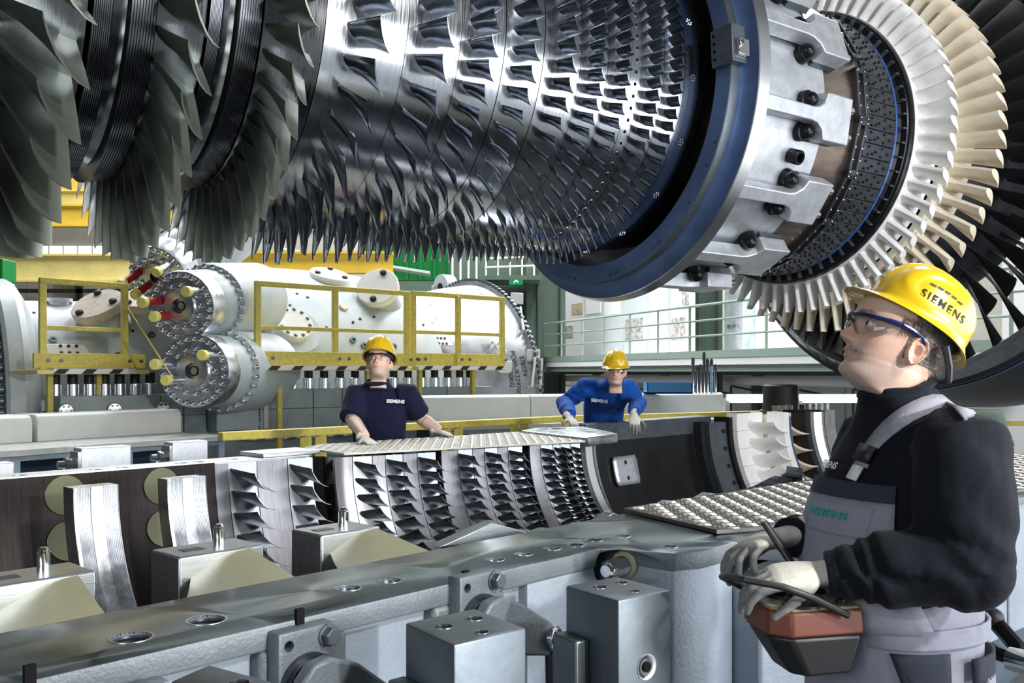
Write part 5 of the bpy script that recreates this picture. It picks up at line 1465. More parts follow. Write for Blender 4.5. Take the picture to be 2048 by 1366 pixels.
M['tshirt'] = cloth('navy_tshirt', (.008, .010, .035), .5, 8)
M['blue_shirt'] = cloth('royal_blue_sweatshirt', (.006, .075, .36), .5, 8)
M['overall'] = cloth('lilac_grey_overalls', (.29, .30, .37), .55, 8)
M['overall_dark'] = cloth('dark_slate_trim', (.035, .042, .06), .4, 9)
M['strap_grey'] = cloth('grey_strap', (.30, .30, .35), .1, 30)
M['trouser'] = cloth('dark_work_trousers', (.02, .022, .03), .5, 8)
M['helmet'] = mat('yellow_helmet_plastic', (.66, .43, .010), .24, 0, coat=.4, spec=.5)
M['helmet_in'] = mat('helmet_inside', (.55, .30, .01), .5)
M['strap_dark'] = mat('dark_band', (.03, .035, .04), .5)
M['hair_grey'] = mat('grey_brown_hair', (.10, .085, .075), .6, 0, noise=.6, scale=160, var=(.34, .31, .29), bump=.8, bscale=260)
M['hair_light'] = mat('grey_hair', (.20, .17, .15), .6, 0, noise=.6, scale=300, var=(.42, .38, .35))
M['hair_dark'] = mat('dark_brown_hair', (.035, .022, .015), .6, 0, noise=.5, scale=160, bump=.8, bscale=260)
M['eye_white'] = mat('eye_white', (.75, .73, .70), .15)
M['iris'] = mat('iris', (.04, .03, .025), .1)
M['frame_navy'] = mat('navy_glasses_frame', (.012, .018, .10), .25)
M['frame_black'] = mat('black_glasses_frame', (.01, .01, .012), .3)
gm = bpy.data.materials.new('clear_safety_lens'); gm.use_nodes = True
nt = gm.node_tree; nt.nodes.clear()
o_ = nt.nodes.new('ShaderNodeOutputMaterial'); mx = nt.nodes.new('ShaderNodeMixShader'); tr = nt.nodes.new('ShaderNodeBsdfTransparent'); gs = nt.nodes.new('ShaderNodeBsdfGlossy')
tr.inputs[0].default_value = (.93, .95, .97, 1); gs.inputs['Roughness'].default_value = .03
fr = nt.nodes.new('ShaderNodeFresnel'); fr.inputs[0].default_value = 1.55
nt.links.new(fr.outputs[0], mx.inputs[0]); nt.links.new(tr.outputs[0], mx.inputs[1]); nt.links.new(gs.outputs[0], mx.inputs[2]); nt.links.new(mx.outputs[0], o_.inputs[0])
M['lens'] = gm

def voxel(mb, size, smooth=3, factor=.5):
    me = mb.mesh('shape', None, 0)
    o = bpy.data.objects.new('shape', me); COL.objects.link(o)
    r = o.modifiers.new('Remesh', 'REMESH'); r.mode = 'VOXEL'; r.voxel_size = size
    if smooth:
        s = o.modifiers.new('Smooth', 'SMOOTH'); s.factor = factor; s.iterations = smooth
    bpy.context.view_layer.update()
    out = bpy.data.meshes.new_from_object(o.evaluated_get(bpy.context.evaluated_depsgraph_get()))
    bpy.data.objects.remove(o)
    for p in out.polygons: p.use_smooth = True
    return out
def tone(me, fn):
    c = me.color_attributes.new('tone', 'FLOAT_COLOR', 'POINT')
    buf = []
    for v in me.vertices: buf.extend((*fn(v.co), 1.0))
    c.data.foreach_set('color', buf)
def g(x, s): return math.exp(-.5 * (x / s) ** 2)
# -- head: x forward, y to the person's left, z up; chin at z=0
HZ = [-.13, -.09, -.055, -.03, -.012, 0, .012, .025, .04, .055, .07, .09, .11, .13, .15, .17, .19, .205, .218, .228, .234]
HF = [.034, .031, .025, .017, .026, .066, .088, .0915, .088, .092, .091, .088, .086, .095, .098, .094, .083, .069, .050, .028, .006]
HB = [.084, .080, .076, .073, .072, .072, .074, .077, .081, .086, .091, .097, .101, .103, .103, .100, .091, .078, .060, .036, .008]
HW = [.060, .056, .053, .052, .051, .049, .052, .056, .060, .063, .066, .070, .073, .076, .077, .076, .070, .060, .045, .026, .006]
def smooth_interp(x, xs, ys):
    if x <= xs[0]: return ys[0]
    if x >= xs[-1]: return ys[-1]
    i = max(k for k in range(len(xs) - 1) if xs[k] <= x)
    t = (x - xs[i]) / (xs[i + 1] - xs[i])
    m0 = (ys[i + 1] - ys[i - 1]) / (xs[i + 1] - xs[i - 1]) if i > 0 else (ys[1] - ys[0]) / (xs[1] - xs[0])
    m1 = (ys[i + 2] - ys[i]) / (xs[i + 2] - xs[i]) if i + 2 < len(xs) else (ys[i + 1] - ys[i]) / (xs[i + 1] - xs[i])
    h = xs[i + 1] - xs[i]
    return (2 * t ** 3 - 3 * t * t + 1) * ys[i] + (t ** 3 - 2 * t * t + t) * h * m0 + (-2 * t ** 3 + 3 * t * t) * ys[i + 1] + (t ** 3 - t * t) * h * m1
def head_point(th, z, nose=1.0, jaw=1.0):
    f_, b_, w_ = smooth_interp(z, HZ, HF), smooth_interp(z, HZ, HB), smooth_interp(z, HZ, HW)
    c, s = math.cos(th), math.sin(th)
    e = 2.25 if c > 0 else 2.0
    sx = math.copysign(abs(c) ** (2 / e), c); sy = math.copysign(abs(s) ** (2 / e), s)
    x = (f_ if c > 0 else b_) * sx; y = w_ * sy
    if -.03 < z < .05: y *= 1 + (jaw - 1) * g(z - .015, .03)
    if c > 0:
        ay = abs(y)
        # nose: ridge, tip and wings
        if .066 < z < .128:
            t = (z - .066) / (.128 - .066)
            rid = interp(z, [.066, .074, .080, .087, .096, .112, .122, .128], [0, .008, .022, .0275, .0225, .0125, .007, .003]) * nose
            x += rid * g(y, interp(z, [.07, .08, .09, .12], [.0100, .0105, .0085, .0065]))
        x += .009 * g(ay - .0135, .0055) * g(z - .078, .0055)
        x -= .006 * g(ay - .007, .004) * g(z - .0705, .003)
        # eyes, brow, cheeks
        x -= .0155 * g(ay - .031, .0155) * g(z - .1165, .0095)
        x += .0045 * g(ay - .028, .020) * g(z - .1335, .0055)
        x += .004 * g(ay - .046, .016) * g(z - .093, .013)
        x -= .004 * g(ay - .045, .015) * g(z - .055, .018)
        x -= .0022 * g(ay - (.024 + (.078 - z) * .25), .004) * g(z - .066, .012)
        # lips
        x += .0058 * g(z - .0595, .0038) * g(y, .018)
        x += .0062 * g(z - .0470, .0045) * g(y, .016)
        x -= .0065 * g(z - .0530, .0017) * g(y, .020)
        x -= .003 * g(ay - .026, .005) * g(z - .053, .005)
        x -= .003 * g(z - .038, .004) * g(y, .018)
        x -= .002 * g(y, .003) * g(z - .067, .004)
        x += .004 * g(z - .016, .010) * g(y, .016)
    return Vector((x - .0, y, z))
def head_shape(nose=1.0, jaw=1.0, nth=96, nz=110, zlo=-.085):
    rows = []
    ths = []
    for j in range(nth):
        u = j / nth * 2 - 1     # denser in front
        ths.append(PI * (u * .55 + .45 * u * abs(u) ** 1.2) if True else PI * u)
    for i in range(nz + 1):
        z = zlo + (.234 - zlo) * i / nz
        rows.append([head_point(t, z, nose, jaw) for t in ths])
    return MB().grid(rows, wrap=True, cap=True)
def ear_shape(side):
    mb = MB(); rows = []; back = []
    c = Vector((-.012, side * .0715, .088))
    for i in range(9):
        rho = i / 8; row = []
        for j in range(28):
            a = 2 * PI * j / 28
            rx = .0185 * (1 + .12 * math.sin(a)) ; rz = .033 if math.sin(a) > 0 else .030
            px, pz = rx * math.cos(a) * rho, rz * math.sin(a) * rho
            if math.sin(a) < -.3: px *= 1 - .25 * (-math.sin(a) - .3)
            h = .005 + .0095 * g(rho - .88, .10) + .0060 * g(rho - .50, .10) * (1 if math.cos(a) < .6 else .2) - .006 * g(rho, .25) - .004 * g(rho - .7, .06)
            h += .010 * max(0, -math.cos(a)) * rho           # rear edge stands off the head
            h *= 1 if rho < 1 else .55
            row.append(c + Vector((px - .25 * pz * .35, side * h, pz)))
        rows.append(row)
    mb.grid(rows[::1], wrap=True)
    n = 28; b = len(mb.v)
    inner = []
    for j in range(n):
        p = Vector(rows[-1][j]); inner.append(Vector((p.x * .9 + c.x * .1, c.y - side * .012, p.z * .9 + c.z * .1)))
    mb.v.extend([tuple(p) for p in inner])
    base = 8 * n
    for j in range(n):
        mb.f.append((base + j, base + (j + 1) % n, b + (j + 1) % n, b + j))
    mb.f.append(tuple(b + j for j in range(n)))
    return mb
def xform(mb, Mx):
    mb.v = [tuple(Mx @ Vector(p)) for p in mb.v]; return mb
def skin_tone(base, stub, lip, stub_amt):
    def fn(p):   # p in head space
        c = Vector(base); ay = abs(p.y)
        if p.x > 0 and p.z < .10:
            c = c.lerp(Vector((base[0] * 1.08, base[1] * .82, base[2] * .76)), .55 * g(ay - .045, .02) * g(p.z - .085, .02))
            c = c.lerp(Vector((base[0] * 1.02, base[1] * .78, base[2] * .72)), .5 * g(p.y, .014) * g(p.z - .083, .012))
        beard = 0
        if p.z < .075 and p.z > -.05 and p.x > -.02:
            beard = stub_amt * min(1, max(0, (.072 - p.z) / .02)) * min(1, max(0, (p.z + .05) / .03)) * min(1, max(0, (p.x + .02) / .03))
        c = c.lerp(Vector(stub), beard)
        l = g(p.z - .0525, .0062) * g(p.y, .019) if p.x > .06 else 0
        c = c.lerp(Vector(lip), min(1, l * 1.1))
        br = g(ay - .031, .012) * g(p.z - .1115, .005) if p.x > .05 else 0
        c = c.lerp(c * .8, br)
        if p.y * p.y > .0048 and p.z > .06 and p.z < .15 and p.x < .03: c = c.lerp(Vector((base[0] * 1.05, base[1] * .8, base[2] * .75)), .4)
        return tuple(c)
    return fn
def strands(region, n, L, wd, m, name, parent, Mx, seed=1):
    """short tapered hairs: region(u,v) -> (root point, direction)"""
    rnd = random.Random(seed); mb = MB()
    for k in range(n):
        p, d_ = region(rnd.random(), rnd.random())
        d_ = (d_ + Vector((rnd.uniform(-.2, .2), rnd.uniform(-.2, .2), rnd.uniform(-.2, .2)))).normalized()
        sd = d_.orthogonal().normalized() * wd; l = L * rnd.uniform(.6, 1.1)
        b = len(mb.v)
        up_ = d_.cross(sd).normalized() * wd
        mb.add([p + sd, p - sd * .5 + up_, p - sd * .5 - up_, p + d_ * l], [(0, 1, 3), (1, 2, 3), (2, 0, 3)])
    xform(mb, Mx)
    return tag(mb.build(name, m, parent, smooth=0), kind='stuff')
# -- hard hat in its own frame: x forward, z up, rim at z=0
HA, HBk, HWd, HH = .122, .124, .101, .124
def dome(x, z):   # half width of the dome at (x, z)
    a = HA if x > 0 else HBk
    v = 1 - (abs(x) / a) ** 2.3 - (max(z, 0) / HH) ** 2.2
    return HWd * max(v, 0) ** (1 / 2.3)
def helmet(parent, Mx, lettering=True, ridges=True):
    mb = MB(); rows = []; nth = 120; NR = 34
    for i in range(NR + 1):
        t = i / NR; row = []
        for j in range(nth):
            th = 2 * PI * j / nth; c, s = math.cos(th), math.sin(th)
            zf = math.sin(t * PI / 2) ** .95; rr = max(1 - zf ** 2.2, 0) ** (1 / 2.3)
            if i == NR: rr = .02
            a = HA if c > 0 else HBk
            x = a * rr * math.copysign(abs(c) ** (2 / 2.3), c); y = HWd * rr * math.copysign(abs(s) ** (2 / 2.3), s); z = HH * zf
            if ridges:
                nv = Vector((x / a ** 2, y / HWd ** 2, z / HH ** 2)).normalized()
                k = max(0, min(1, (z - .012) / .03))
                crest = 1 / (1 + math.exp((abs(y) - .024) / .0022))
                e = math.sqrt(((x + .008) / .078) ** 2 + ((z - .052) / .046) ** 2)
                side = .0045 / (1 + math.exp((e - 1) / .035)) if abs(y) > .04 else 0
                arch = .003 / (1 + math.exp((abs(e - 1.24) - .10) / .03)) if abs(y) > .025 else 0
                d_ = k * (.0065 * crest - side + arch)
                x, y, z = x + nv.x * d_, y + nv.y * d_, z + nv.z * d_
            row.append(Vector((x, y, z)))
        rows.append(row)
    # rim and peak
    rim = []
    for off, dz, pk in ((.004, -.006, .008), (.010, -.013, .038), (.012, -.016, .042), (.008, -.017, .036), (-.004, -.012, .004), (-.006, .0, .0)):
        row = []
        for j in range(nth):
            th = 2 * PI * j / nth; c, s = math.cos(th), math.sin(th)
            a = HA if c > 0 else HBk
            front = max(c, 0) ** 2.2; rear = max(-c, 0) ** 3
            x = (a + off) * math.copysign(abs(c) ** (2 / 2.3), c) + pk * front - (.012 if off > 0 else 0) * rear
            y = (HWd + off * .8) * math.copysign(abs(s) ** (2 / 2.3), s)
            row.append(Vector((x, y, dz - .010 * front * (pk / .06) - .020 * rear * (1 if off > 0 else .4))))
        rim.append(row)
    mb.grid(rim[::-1] + rows, wrap=True)
    xform(mb, Mx)
    h = mb.build('hard_hat', M['helmet'], parent, smooth=50)
    inn = MB().grid([[Vector((p.x * .965, p.y * .95, p.z * .96 - .003)) for p in r] for r in rows], wrap=True)
    xform(inn, Mx).build('hat_liner', M['helmet_in'], h)
    band = []
    for z in (-.03, -.005, .012):
        band.append([Vector(((HA if math.cos(2 * PI * j / 40) > 0 else HBk) * .86 * math.cos(2 * PI * j / 40), HWd * .86 * math.sin(2 * PI * j / 40), z)) for j in range(40)])
    bo = xform(MB().grid(band, wrap=True), Mx).build('head_band', M['strap_dark'], h)
    if lettering:
        me = text_mesh('SIEMENS', .028, bold=.0004, extrude=.0004, spacing=1.28)
        for v in me.vertices:
            x, z = -v.co.x * .92 - .004, .036 + v.co.y * 1.0
            v.co = Mx @ Vector((x, dome(x, z) - .0025, z))
        me.materials.clear(); me.materials.append(M['black']); obj('helmet_lettering', me, h)
        vt = MB()
        for k, x in enumerate((.038, .020, .002, -.016, -.034)):
            z = .070 - .0008 * abs(k - 2) ** 2
            for q in range(1):
                P = [Vector((x + dx, dome(x + dx, z + dz) - .0025, z + dz)) for dx, dz in ((-.007, -.0022), (.007, -.0022), (.007, .0022), (-.007, .0022))]
                vt.add([Mx @ p for p in P], [(0, 1, 2, 3)])
        tag(vt.build('vent_slots', M['strap_dark'], h), kind='stuff')
    return h
def glasses(parent, Mx, m, wrap=1.0):
    """wraparound safety glasses sitting on the nose, in head space"""
    fr = MB()
    brow = []
    for k in range(25):
        a = math.radians(-82 + 164 * k / 24)
        brow.append(Vector((.018 + .090 * math.cos(a) ** .9 if abs(a) < 1.5 else .018, .077 * math.sin(a), .133 - .004 * abs(math.sin(a)))))
    fr.tube(brow, [.0042 if 2 < k < 22 else .0055 for k in range(25)], 8)
    xform(fr, Mx); f_ = fr.build('glasses_frame', m, parent)
    for sd in (-1, 1):
        t = MB().tube([Vector((.030, sd * .0765, .129)), Vector((.01, sd * .080, .125)), Vector((-.014, sd * .081, .117)), Vector((-.030, sd * .078, .098))], [.0060, .0052, .0045, .004], 8)
        xform(t, Mx).build('temple_arm', m, f_)
        rows = []
        for i in range(9):
            row = []
            for j in range(13):
                a = math.radians(4 + 74 * j / 12) * sd
                u = i / 8
                lowz = interp(j / 12, [0, .12, .3, .6, .85, 1], [.112, .100, .090, .088, .097, .115])
                z = lerp(.131, lowz, u)
                bul = .004 * math.sin(PI * u)
                row.append(Vector((.018 + (.088 + bul) * math.cos(a) ** .9, (.076 + bul) * math.sin(a), z)))
            rows.append(row)
        ln = MB().grid(rows); xform(ln, Mx); ln.build('lens', M['lens'], f_, smooth=60)
    return f_
def eyes(parent, Mx, look=(1, 0, .1)):
    for sd in (-1, 1):
        c = Vector((.0725, sd * .031, .1165)); lk = Vector(look).normalized()
        mb = MB().sphere(c, .0122, 16, 12); xform(mb, Mx); e = mb.build('eye', M['eye_white'], parent, smooth=80)
        ir = MB().rev(c + lk * .0098, lk, [(0, .0060), (.0018, .0055), (.0026, .003), (.0028, .0005)], 16); xform(ir, Mx).build('iris', M['iris'], e)
        # lids
        for lo, hi, nm in ((22, 100, 'eyelid'), (-95, -20, 'eyelid')):
            rows = []
            for i in range(7):
                el = math.radians(lerp(lo, hi, i / 6)); rows.append([c + Vector((math.cos(el) * math.cos(math.radians(az_)), math.cos(el) * math.sin(math.radians(az_)), math.sin(el))) * .0134 for az_ in range(-90, 91, 15)])
            l = MB().grid(rows); xform(l, Mx); o = l.build(nm, M['lid'], e, smooth=80)
M['lid'] = mat('eyelid_skin', (.58, .38, .30), .5)
# -- gloved hand: wrist at origin, fingers along +x, back of the hand +z, thumb on the side of +y * side
def hand_mesh(side, curls, spread=.0, thumb=(.9, .35), voxel_size=.0035, fat=1.0, cuff=True, tcurl=0.3):
    mb = MB()
    def el(p, r): mb.sphere(p, r, 12, 8)
    # palm as a flattened loft
    rows = []
    for x, w, h, zc in ((-.035, .030, .026, 0), (0, .031, .024, 0), (.02, .038, .022, .001), (.05, .044, .020, .002), (.078, .045, .017, .001), (.092, .040, .012, 0)):
        rows.append([Vector((x, w * math.cos(t) * fat, zc + h * math.sin(t) * fat)) for t in [2 * PI * k / 16 for k in range(16)]])
    mb.grid(rows, wrap=True, cap=True)
    fl_ = [(.045, .026, .022, .0098), (.050, .030, .024, .0100), (.046, .028, .023, .0096), (.036, .022, .020, .0088)]
    for k in range(4):
        y = side * (.031 - .0205 * k) * fat; base = Vector((.084 - (.004 if k in (0,) else .012 if k == 3 else 0), y, .002))
        c = curls[k] if isinstance(curls, (list, tuple)) else curls
        yaw = side * (spread * (1.5 - k)) * .12
        p = base; ang = 0; pts = [base - Vector((.02, 0, 0)), base]; L = fl_[k]; rad = [L[3] * 1.15 * fat, L[3] * 1.1 * fat]
        for i in range(3):
            ang += (c[i] if isinstance(c, (list, tuple)) else c * (.8, 1.0, .7)[i])
            d_ = Vector((math.cos(ang) * math.cos(yaw), math.cos(ang) * math.sin(yaw), -math.sin(ang)))
            pts.append(p + d_ * L[i] * .5); rad.append(L[3] * (1.0, .96, .9)[i] * fat)
            p = p + d_ * L[i]; pts.append(p); rad.append(L[3] * (1.02, .94, .72)[i] * fat)
        mb.tube(pts, rad, 12); el(p, L[3] * .72 * fat)
    b = Vector((.022, side * .030 * fat, -.006)); d1 = Vector((math.cos(thumb[0]), side * math.sin(thumb[0]), -thumb[1])).normalized()
    p1 = b + d1 * .042; d2 = (d1 + Vector((tcurl, -side * tcurl * .6, -.25))).normalized(); p2 = p1 + d2 * .030; d3 = (d2 + Vector((tcurl, -side * tcurl * .6, -.2))).normalized(); p3 = p2 + d3 * .024
    mb.tube([b - d1 * .015, b, (b + p1) / 2, p1, p2, p3], [.013 * fat, .0155 * fat, .0135 * fat, .0118 * fat, .0108 * fat, .0085 * fat], 12); el(p3, .0085 * fat)
    if cuff:
        mb.rev((-.055, 0, 0), (1, 0, 0), [(0, .037), (.012, .038), (.024, .034)], 20)
    me = voxel(mb, voxel_size, 4)
    return me
def glove_tone(p):
    grey = (.20, .20, .20); white = (.70, .68, .60)
    k = 1 / (1 + math.exp((p.z + .002 - max(0, p.x - .06) * .14) / .003))
    return tuple(lerp(white[i], grey[i], k) for i in range(3))
def hand(parent, pos, xdir, zdir, side, curls, name='glove', scale=1.0, **k):
    x_ = Vector(xdir).normalized(); z_ = Vector(zdir); z_ = (z_ - x_ * z_.dot(x_)).normalized(); y_ = z_.cross(x_)
    me = hand_mesh(side, curls, **k); tone(me, glove_tone)
    Mx = Matrix((x_, y_, z_)).transposed().to_4x4(); Mx = Matrix.Translation(Vector(pos)) @ Mx @ Matrix.Scale(scale, 4)
    me.transform(Mx); me.materials.append(M['glove'])
    return obj(name, me, parent)
def headm(pos, yaw, pitch, roll=0.0, s=1.0):
    """matrix of a head whose chin-neck pivot stands at pos; yaw measured from +X"""
    return Matrix.Translation(Vector(pos)) @ Matrix.Rotation(yaw, 4, 'Z') @ Matrix.Rotation(-pitch, 4, 'Y') @ Matrix.Rotation(roll, 4, 'X') @ Matrix.Scale(s, 4)
def bend(me, HMh, HMn):
    """carry the head by one matrix and the foot of the neck by another, blended along the neck"""
    for v in me.vertices:
        t = max(0, min(1, (v.co.z + .075) / .085)); t = t * t * (3 - 2 * t)
        v.co = (HMn @ v.co).lerp(HMh @ v.co, t)
def ring(c, ax1, ax2, a, b, n=20, e=2.4):
    out = []
    for k in range(n):
        t = 2 * PI * k / n; x, y = math.cos(t), math.sin(t)
        out.append(Vector(c) + Vector(ax1) * (a * math.copysign(abs(x) ** (2 / e), x)) + Vector(ax2) * (b * math.copysign(abs(y) ** (2 / e), y)))
    return out
def person_root(label, pos): return thing('person', label, 'person', (pos[0], pos[1], 0))
def local_root(o):
    """people are modelled in world space: bring parts under the root without moving them"""
    for c in o.children_recursive:
        if c.parent == o: c.matrix_parent_inverse = Matrix.Translation(o.location).inverted()
def folds(me, pts, amp, freq, seed=0):
    """ripples of cloth around a limb: displace along normals, wave running along the polyline pts"""
    rnd = random.Random(seed)
    P = [Vector(p) for p in pts]
    if amp == 0: return
    nr = [v.normal.copy() for v in me.vertices]; co = [v.co.copy() for v in me.vertices]
    for i, c in enumerate(co):
        best = None; acc = 0
        for a, b in zip(P[:-1], P[1:]):
            ab = b - a; t = max(0, min(1, (c - a).dot(ab) / ab.length_squared)); off = c - (a + ab * t)
            dd = off.length
            if best is None or dd < best[0]: best = (dd, acc + t * ab.length, off)
            acc += ab.length
        dd, l, off = best
        if dd < .125:
            k = min(1, (.125 - dd) / .05)
            w = math.sin(l * freq + 3.1 * math.atan2(off.z, off.x) * .6 + 1.7 * math.sin(l * freq * .37 + seed))
            co[i] = c + nr[i] * (amp * k * w)
    me.vertices.foreach_set('co', [x for c in co for x in c]); me.update()
# ---------------------------------------------------------------- foreground man with the remote control
m1 = person_root('man in yellow helmet, black sweatshirt and grey dungarees looking up while holding a remote control', (.89, 2.12))
Y1 = 2.10
f1 = Vector((-.93, -.37, 0)).normalized(); l1 = Vector((.37, -.93, 0)).normalized()
# chin pivot so that the ear and eye fall where the photograph shows them
HM1 = headm((.836, 2.10, 1.607), math.radians(181), math.radians(20), 0, 1.10)
HN1 = headm((.836, 2.10, 1.607), math.radians(181), math.radians(-20), 0, 1.10)
shp = head_shape(1.12, 1.05)
e_ = ear_shape(1); shp.add(e_.v, e_.f); e_ = ear_shape(-1); shp.add(e_.v, e_.f)
hm = voxel(shp, .0029, 1, .35)
tone(hm, skin_tone((.70, .48, .38), (.36, .29, .26), (.55, .30, .26), .5))
bend(hm, HM1, HN1)
# neck and chest under the clothes continue the same surface
hb_ = MB(); hb_.grid([ring((.885, 2.1, z), f1, l1, a, b) for z, a, b in ((1.18, .08, .10), (1.30, .09, .11), (1.46, .08, .11), (1.52, .065, .075), (1.57, .050, .050))], wrap=True, cap=True)
bmh = bmesh.new(); bmh.from_mesh(hm); tmp = hb_.mesh('chest', None, 60); ca = tmp.color_attributes.new('tone', 'FLOAT_COLOR', 'POINT')
for d_ in ca.data: d_.color = (.6, .4, .3, 1)
bmh.from_mesh(tmp); bmh.to_mesh(hm); bmh.free()
for p in hm.polygons: p.use_smooth = True
hm.materials.append(M['skin'])
body1 = obj('body', hm, m1)
eyes(body1, HM1, (1, .0, .12))
glasses(m1, HM1, M['frame_navy'])
# hair at the side and back below the helmet
def hair_region(u, v):
    th = math.radians(lerp(72, 288, u)); z = lerp(.055 if .33 < u < .67 else .082, .15, v ** .8)
    p = head_point(th, z); nrm = Vector((math.cos(th), math.sin(th), 0))
    if -.040 < p.x < .012 and p.z < .128: p = Vector((-.06, 0, .10))
    if p.x > .012 and p.z < .115: p = Vector((-.06, 0, .10))
    return p + nrm * .0005, (Vector((-.5, 0, -.75)) + nrm * .55).normalized()
strands(hair_region, 4200, .014, .00045, M['hair_grey'], 'hair', m1, HM1, 3)
hs = []
for i in range(10):
    z = lerp(.07, .165, i / 9); hs.append([head_point(math.radians(lerp(86, 274, j / 40)), z) * 1.0 + Vector((math.cos(math.radians(lerp(86, 274, j / 40))), math.sin(math.radians(lerp(86, 274, j / 40))), 0)) * .0022 for j in range(41)])
xform(MB().grid(hs), HM1).build('hair_base', M['hair_grey'], m1, smooth=80)
def brow_region(u, v):
    sd = 1 if v > .5 else -1; y = sd * lerp(.012, .050, u); z = .137 + .004 * math.sin(u * 2.5) + random.uniform(-.003, .003)
    th = math.atan2(y / .075, .8); p = head_point(math.asin(max(-1, min(1, y / .077))) , z)
    return p + Vector((.002, 0, 0)), Vector((.35, sd * .8, -.15 + .3 * (1 - u)))
strands(brow_region, 220, .010, .0004, M['hair_light'], 'eyebrow', m1, HM1, 5)
def mous_region(u, v):
    y = lerp(-.030, .030, u); z = .0665 - .004 * (abs(y) / .03) ** 2 * 2 + (v - .5) * .007
    p = head_point(math.asin(max(-1, min(1, y / .066))), z)
    return p + Vector((-.001, 0, 0)), Vector((.55, y * 12, -.8))
strands(mous_region, 620, .009, .0004, M['hair_light'], 'moustache', m1, HM1, 8)
HELM1 = HM1 @ Matrix.Translation(Vector((-.020, 0, .161))) @ Matrix.Rotation(math.radians(-14), 4, 'Y') @ Matrix.Scale(.89, 4)
hat = helmet(m1, HELM1)
# nape strap
t_ = MB().tube([Vector((-.06, .085, .118)), Vector((-.085, .074, .085)), Vector((-.108, .045, .062)), Vector((-.112, 0, .058)), Vector((-.108, -.045, .062)), Vector((-.085, -.074, .085))], .007, 6)
xform(t_, HM1).build('nape_strap', M['strap_dark'], hat)
# sweatshirt: torso and both sleeves as one garment
SH_L = Vector((.940, 1.930, 1.492)); EL_L = at(1930, 1128, 1.86); WR_L = at(1668, 1146, 1.92)
SH_R = Vector((.875, 2.225, 1.492)); EL_R = Vector((.84, 2.36, 1.235)); WR_R = at(1584, 1073, 2.16)
sw = MB()
tor = [((.865, 2.105, 1.12), .178, .168), ((.868, 2.105, 1.20), .182, .175), ((.880, 2.105, 1.32), .176, .182), ((.900, 2.105, 1.43), .152, .180), ((.912, 2.105, 1.50), .122, .160), ((.900, 2.105, 1.548), .099, .114), ((.884, 2.105, 1.588), .086, .084), ((.878, 2.105, 1.616), .082, .077)]
sw.grid([ring(c, f1, l1, a, b, 28) for c, a, b in tor], wrap=True, cap=True)
sw.tube([SH_L + Vector((-.02, .05, .01)), SH_L, SH_L.lerp(EL_L, .35), SH_L.lerp(EL_L, .7), EL_L, EL_L.lerp(WR_L, .15), EL_L.lerp(WR_L, .5), EL_L.lerp(WR_L, .85), WR_L], [.085, .098, .102, .100, .090, .086, .078, .062, .048], 18)
sw.sphere(EL_L + Vector((.005, 0, -.008)), .088, 14, 10)
sw.tube([SH_R + Vector((.02, -.05, .01)), SH_R, SH_R.lerp(EL_R, .5), EL_R, EL_R.lerp(WR_R, .5), WR_R], [.08, .086, .080, .072, .062, .045], 16)
sm = voxel(sw, .0075, 10)
folds(sm, [SH_L, EL_L, WR_L], .0045, 62, 1); folds(sm, [EL_L.lerp(WR_L, .45), WR_L + (WR_L - EL_L) * .1], .004, 140, 2); folds(sm, [SH_R, EL_R, WR_R], .004, 70, 3)
sm.materials.append(M['sweater']); sweat = obj('sweatshirt', sm, m1)
# ribbed collar and cuff
MB().tube([Vector((.878, 2.105, 1.614)) + p for p in [f1 * (.080 * math.cos(t)) + l1 * (.074 * math.sin(t)) + Vector((0, 0, -.024 * math.cos(t))) for t in [2 * PI * k / 28 for k in range(28)]]], .010, 8, closed=True).build('collar', M['sweater'], sweat)
dv = (WR_L - EL_L).normalized()
MB().rev(WR_L - dv * .035, dv, [(0, .052), (.005, .050), (.045, .047), (.05, .044)], 24).build('cuff', M['sweater'], sweat)
dv = (WR_R - EL_R).normalized()
MB().rev(WR_R - dv * .035, dv, [(0, .050), (.005, .048), (.045, .046), (.05, .042)], 24).build('cuff', M['sweater'], sweat)
# dungarees: trousers, bib and straps
ov = MB()
ov.grid([ring(c, f1, l1, a, b, 28) for c, a, b in (((.868, 2.115, .80), .165, .185), ((.868, 2.115, .90), .172, .190), ((.868, 2.11, 1.00), .172, .186), ((.868, 2.108, 1.10), .182, .178), ((.867, 2.106, 1.16), .184, .176))], wrap=True, cap=True)
for sgn_ in (1, -1):
    hp = Vector((.868, 2.115, .86)) + l1 * (.09 * sgn_); kn = Vector((.87, 2.12, .48)) + l1 * (.10 * sgn_); an = Vector((.90, 2.13, .10)) + l1 * (.10 * sgn_)
    ov.tube([hp, hp.lerp(kn, .5), kn, kn.lerp(an, .5), an], [.105, .098, .082, .078, .072], 18)
om = voxel(ov, .010, 8)
folds(om, [Vector((.895, 2.115, 1.1)), Vector((.88, 2.12, .5))], .004, 48, 7)
om.materials.append(M['overall']); over = obj('dungarees', om, m1)
def tors(z, ang, off=0.0):
    """point of the torso surface at height z, ang degrees from straight ahead (positive to his left)"""
    zs = [t[0][2] for t in tor]
    cx = interp(z, zs, [t[0][0] for t in tor]); cy = interp(z, zs, [t[0][1] for t in tor]); a = interp(z, zs, [t[1] for t in tor]); b = interp(z, zs, [t[2] for t in tor])
    t = math.radians(ang); x, y = math.cos(t), math.sin(t); e = 2.4
    p = Vector((cx, cy, z)) + f1 * ((a + off) * math.copysign(abs(x) ** (2 / e), x)) + l1 * ((b + off) * math.copysign(abs(y) ** (2 / e), y))
    return p
